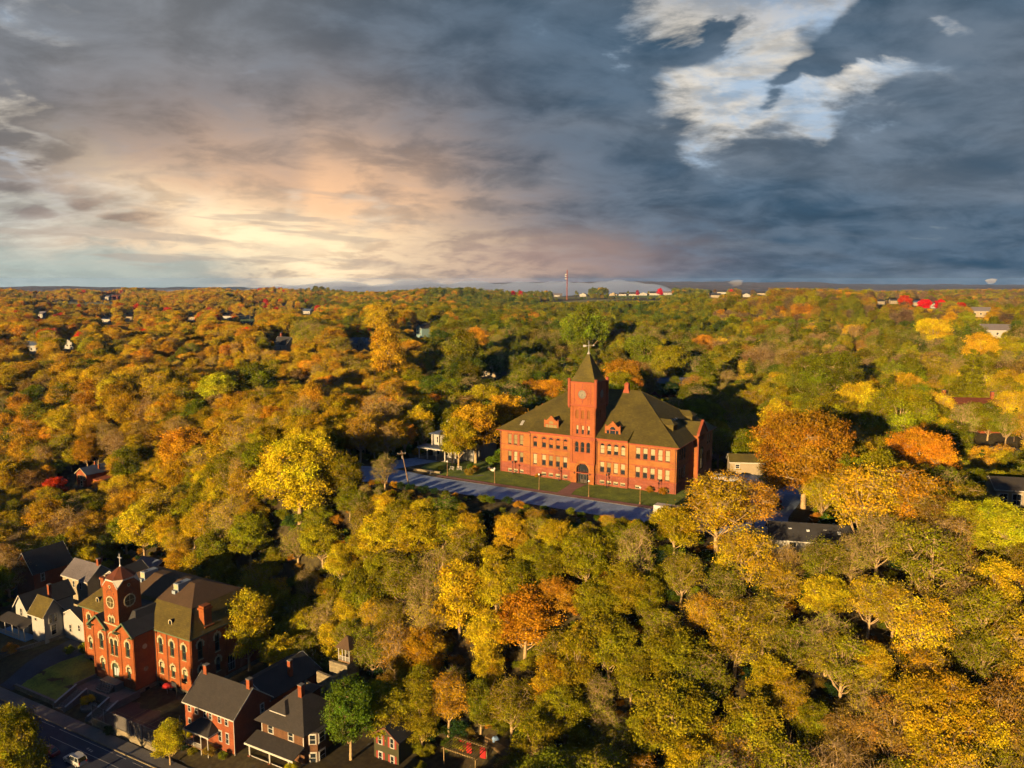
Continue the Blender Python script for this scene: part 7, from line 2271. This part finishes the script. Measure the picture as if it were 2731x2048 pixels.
def mass(name, pts, label, ng=None):
    rs = np.random.RandomState(len(pts) % 9973)
    n = len(pts)
    me = bpy.data.meshes.new(name)
    me.vertices.add(n)
    me.vertices.foreach_set('co', np.array([(p[0], p[1], p[2]) for p in pts], np.float32).ravel())
    pick, size = np.zeros(n, np.int32), np.zeros((n, 3), np.float32)
    tint = np.ones((n, 4), np.float32)
    for q, (X, Y, Z, h, col, kd) in enumerate(pts):
        opts = [v for v in VAR if v[0] == kd] or [VAR[0]]
        v = opts[rs.randint(len(opts))]
        pick[q] = VID[v]
        s = h / PROTO[v][2]['H']
        w = s * rs.uniform(.88, 1.22)
        size[q] = (w, w, s)
        tint[q, :3] = shade(col, rs, .34)
    turn = np.zeros((n, 3), np.float32)
    turn[:, 2] = rs.uniform(0, 6.283, n)
    me.attributes.new('pick', 'INT', 'POINT').data.foreach_set('value', pick)
    me.attributes.new('size', 'FLOAT_VECTOR', 'POINT').data.foreach_set('vector', size.ravel())
    me.attributes.new('turn', 'FLOAT_VECTOR', 'POINT').data.foreach_set('vector', turn.ravel())
    me.attributes.new('tint', 'FLOAT_COLOR', 'POINT').data.foreach_set('color', tint.ravel())
    me.attributes.new('tinted', 'FLOAT', 'POINT').data.foreach_set('value', np.ones(n, np.float32))
    o = tag(link(bpy.data.objects.new(name, me)), label, 'woods', None, 'stuff')
    o.modifiers.new('trees', 'NODES').node_group = ng or NG
    return o
A = [(t['x'], t['y'], t['z'], t['h'], t['col'], t['kind']) for t in SMALL]
mass('woods', A, 'mixed autumn woods of smaller trees filling in behind the nearest ones')
def belt(y0, y1, sp, hmin, hmax, fr=.70):
    out = []
    y = y0
    while y < y1:
        half = fr * y + 30
        for x in np.arange(-half, half, sp):
            X, Y = x + TR.uniform(-.45, .45) * sp, y + TR.uniform(-.45, .45) * sp
            if fields(X, Y) or (Y < 420 and in_setting(X, Y, 3)):
                continue
            Z = float(gz(X, Y))
            h = TR.uniform(hmin, hmax) * (1.0 + .22 * math.sin(X / 31 + Y / 47))
            if math.sin(X / 19 + 2 * math.sin(Y / 53)) * math.sin(Y / 29 + math.sin(X / 41)) > .86:
                continue
            px, py, dep = proj(X, Y, Z + h * .6)
            if not -60 < px < W0 + 60:
                continue
            ok = False
            for f in (1, .7, .45):
                if not blocked(X, Y, Z, h * f, h * f * .34):
                    ok = True
                    break
            if not ok:
                continue
            col = palette(px, py, Y, X)
            out.append((X, Y, Z, h * f, col, kind_for(col, px, py)))
        y += sp * .9
    return out
mass('mid_woods', belt(330, 620, 7.6, 9, 18), 'autumn woods covering the slopes beyond the school')
mass('far_woods', belt(620, 1150, 9.0, 10, 18), 'distant autumn woods rolling to the plateau', NG_FAR)
mass('horizon_woods', belt(1150, 2400, 15.0, 14, 19), 'far woods along the skyline ridge', NG_FAR)
U_ = []
for Y in np.arange(118, 262, 2.9):
    for X in np.arange(-.70 * Y - 20, .70 * Y + 20, 2.9):
        x, y = X + TR.uniform(-1.3, 1.3), Y + TR.uniform(-1.3, 1.3)
        if in_setting(x, y, 1.5):
            continue
        z = float(gz(x, y))
        h = TR.uniform(1.3, 3.6)
        px, py, dep = proj(x, y, z + h)
        if px < -30 or px > W0 + 30 or py > H0 + 40 or blocked(x, y, z, h, h * .5):
            continue
        U_.append((x, y, z - .2, h, TR.choice(['brown', 'olive', 'moss', 'dark', 'green', 'olive', 'rust']), 'shrub'))
mass('added_shade_row', SHADE_ROW, 'unseen row of trees and hedge added to shade the lower street')
mass('undergrowth', U_, 'low undergrowth of bushes beneath the hillside trees')
# farmland, far hills, fog and haze
for nm, cx, cyy_, ax, ay, m in (('field', -880, 1700, 230, 95, 'field'), ('field', 240, 2080, 360, 140, 'field'), ('green_field', GF[0], GF[1], 42, 46, 'field_green'), ('green_field', 330, 2010, 110, 55, 'field_green'), ('field', 120, 1820, 150, 60, 'field')):
    b = MB()
    n = 24
    ringp = []
    for q in range(7):
        ringp.append([(cx + math.cos(t) * ax * (q + .01) / 6, cyy_ + math.sin(t) * ay * (q + .01) / 6) for t in np.linspace(0, 6.283, n, endpoint=False)])
    for q in range(6):
        for k in range(n):
            P = [ringp[q][k], ringp[q][(k + 1) % n], ringp[q + 1][(k + 1) % n], ringp[q + 1][k]]
            b.poly(*[(x, y, float(gz(x, y)) + (1.2 if m == 'field' else 1.8)) for x, y in P])
    tag(b.build(nm, MATS[m], None), kind='structure')
def ridge(name, pts, depth, m):
    """a far wooded ridge: skyline heights along x, with rounded flanks"""
    xs = np.linspace(pts[0][0], pts[-1][0], 260)
    zs = np.interp(xs, [p[0] for p in pts], [p[2] for p in pts])
    ys = np.interp(xs, [p[0] for p in pts], [p[1] for p in pts])
    rs = np.random.RandomState(int(pts[0][1]))
    jag = np.convolve(rs.normal(size=264), np.ones(5) / 5, 'valid') * 3.5
    V, Fq = [], []
    prof = [(-1, -60), (-.7, .15), (-.45, .55), (-.2, .88), (0, 1.0), (.4, .7), (1, -60)]
    for x, y, z, j in zip(xs, ys, zs, jag):
        for f, g in prof:
            V.append((x + rs.normal() * 6, y + f * depth, (-60 if g == -60 else -30 + (z + 30) * g + j * g * (1 if f == 0 else .8) + rs.normal() * 1.2)))
    k = len(prof)
    for i in range(len(xs) - 1):
        for j in range(k - 1):
            Fq.append((i * k + j, i * k + j + 1, (i + 1) * k + j + 1, (i + 1) * k + j))
    me = npmesh(name, np.array(V), np.array(Fq), 4)
    me.materials.append(MATS[m])
    tag(link(bpy.data.objects.new(name, me)), kind='structure')
def hz(px, py, Y):
    d = ray(px, py)
    return (d[0] / d[1] * Y, Y, CAMZ + d[2] / d[1] * Y)
ridge('hills', [hz(-300, 762, 5600), hz(0, 765, 5600), hz(130, 762, 5600), hz(330, 768, 5700), hz(620, 771, 5800), hz(900, 773, 5900), hz(1300, 768, 6000), hz(1480, 763, 6000), hz(1560, 751, 6100), hz(1720, 752, 6200), hz(1760, 760, 6200), hz(2050, 762, 6300), hz(3000, 766, 6300)], 900, 'hill_far')
ridge('hills', [hz(800, 770, 7600), hz(1400, 752, 7600), hz(1760, 750, 7600), hz(1850, 751, 7600), hz(2020, 752, 7600), hz(2180, 752, 7600), hz(2225, 757, 7600), hz(2500, 758, 7600), hz(3200, 760, 7600)], 900, 'hill_far')
def fog(name, label, Y, pts, dens, col):
    """bank of mist: closed lumpy body"""
    m = bpy.data.materials.new(name)
    m.use_nodes = True
    nt = m.node_tree
    nt.nodes.clear()
    v = nt.nodes.new('ShaderNodeVolumePrincipled')
    v.inputs['Color'].default_value = (*col, 1)
    v.inputs['Density'].default_value = dens
    o = nt.nodes.new('ShaderNodeOutputMaterial')
    nt.links.new(v.outputs[0], o.inputs['Volume'])
    rs = np.random.RandomState(int(Y))
    x0, x1 = hz(pts[0][0], 745, Y)[0], hz(pts[-1][0], 745, Y)[0]
    N_ = 150
    pxs = np.linspace(pts[0][0], pts[-1][0], N_)
    tops = np.interp(pxs, [p[0] for p in pts], [p[1] for p in pts])
    lump = np.convolve(rs.normal(size=N_ + 6), np.hanning(7) / 3, 'valid') * 5.0 + np.convolve(rs.normal(size=N_ + 20), np.hanning(21) / 6, 'valid') * 6.0
    V, Fq = [], []
    K = 7
    for p, t, l in zip(pxs, tops, lump):
        e = min(1.0, (p - pts[0][0]) / 90, (pts[-1][0] - p) / 90)
        X, _, zt = hz(p, t + l * e * .8, Y)
        for k in range(K):
            f = k / (K - 1)
            a = math.pi * f
            V.append((X, Y - math.cos(a) * 420 * (.5 + .5 * e), -26 + (max(zt, -20) + 26) * math.sin(a) ** .6 * e + 2 * f))
    n = len(pxs)
    for i in range(n - 1):
        for k in range(K - 1):
            Fq.append((i * K + k, i * K + k + 1, (i + 1) * K + k + 1, (i + 1) * K + k))
        Fq.append((i * K + K - 1, i * K, (i + 1) * K, (i + 1) * K + K - 1))
    me = npmesh(name, np.array(V), np.array(Fq), 4)
    bm = bmesh.new(); bm.from_mesh(me)
    bmesh.ops.holes_fill(bm, edges=[e for e in bm.edges if len(e.link_faces) == 1])
    bmesh.ops.recalc_face_normals(bm, faces=bm.faces)
    bm.to_mesh(me); bm.free()
    me.materials.append(m)
    tag(link(bpy.data.objects.new(name, me)), label, 'fog', None, 'stuff')
fog('fog_bank', 'blue-grey fog bank lying along the river beneath the far hills', 4000, [(620, 776), (740, 762), (880, 754), (1000, 757), (1080, 749), (1190, 755), (1270, 749), (1340, 756), (1450, 752), (1560, 755), (1660, 750), (1760, 762), (1840, 772)], .0032, (.36, .47, .80))
fog('fog_bank', 'thin mist patches below the left hills', 4400, [(60, 782), (150, 776), (260, 778), (420, 777), (560, 774), (700, 772), (820, 774)], .0012, (.36, .46, .74))
def plume(name, label, px, py, hpx, wpx, Y, dens):
    X, _, z0 = hz(px, py, Y)
    k = Y / FPX
    b = MB()
    b.lathe([(wpx * .16 * k, 0), (wpx * .3 * k, hpx * .3 * k), (wpx * .5 * k, hpx * .62 * k), (wpx * .38 * k, hpx * .9 * k), (wpx * .1 * k, hpx * k)], 12)
    rs = np.random.RandomState(3)
    b.v = [(x * (1 + rs.normal() * .25) + z * .5, y, z) for x, y, z in b.v]
    m = bpy.data.materials[0].copy() if False else bpy.data.materials.new(name)
    m.use_nodes = True
    nt = m.node_tree
    nt.nodes.clear()
    v = nt.nodes.new('ShaderNodeVolumePrincipled')
    v.inputs['Color'].default_value = (.86, .86, .88, 1)
    v.inputs['Density'].default_value = dens
    o = nt.nodes.new('ShaderNodeOutputMaterial')
    nt.links.new(v.outputs[0], o.inputs['Volume'])
    ob = b.build(name, m, None, True, loc=(X, Y, z0))
    tag(ob, label, 'steam', None, 'stuff')
plume('steam_plume', 'white steam plume on the far right horizon', 2640, 757, 14, 34, 6900, .012)
plume('steam_plume', 'thin steam plume before the far central hills', 1960, 764, 18, 44, 5200, .004)
def haze():
    m = bpy.data.materials.new('haze')
    m.use_nodes = True
    nt = m.node_tree
    nt.nodes.clear()
    v = nt.nodes.new('ShaderNodeVolumePrincipled')
    v.inputs['Color'].default_value = (0.20, 0.42, 1.0, 1)
    v.inputs['Density'].default_value = HAZE_DENSITY
    v.inputs['Anisotropy'].default_value = 0.0
    o = nt.nodes.new('ShaderNodeOutputMaterial')
    nt.links.new(v.outputs[0], o.inputs['Volume'])
    ob = MB().box(-7700, 7700, -300, 8750, -64.0, 62.0).build('haze', m)
    tag(ob, 'thin blue evening haze over the whole valley', 'haze', None, 'stuff')
HAZE_DENSITY = 3.2e-5
haze()
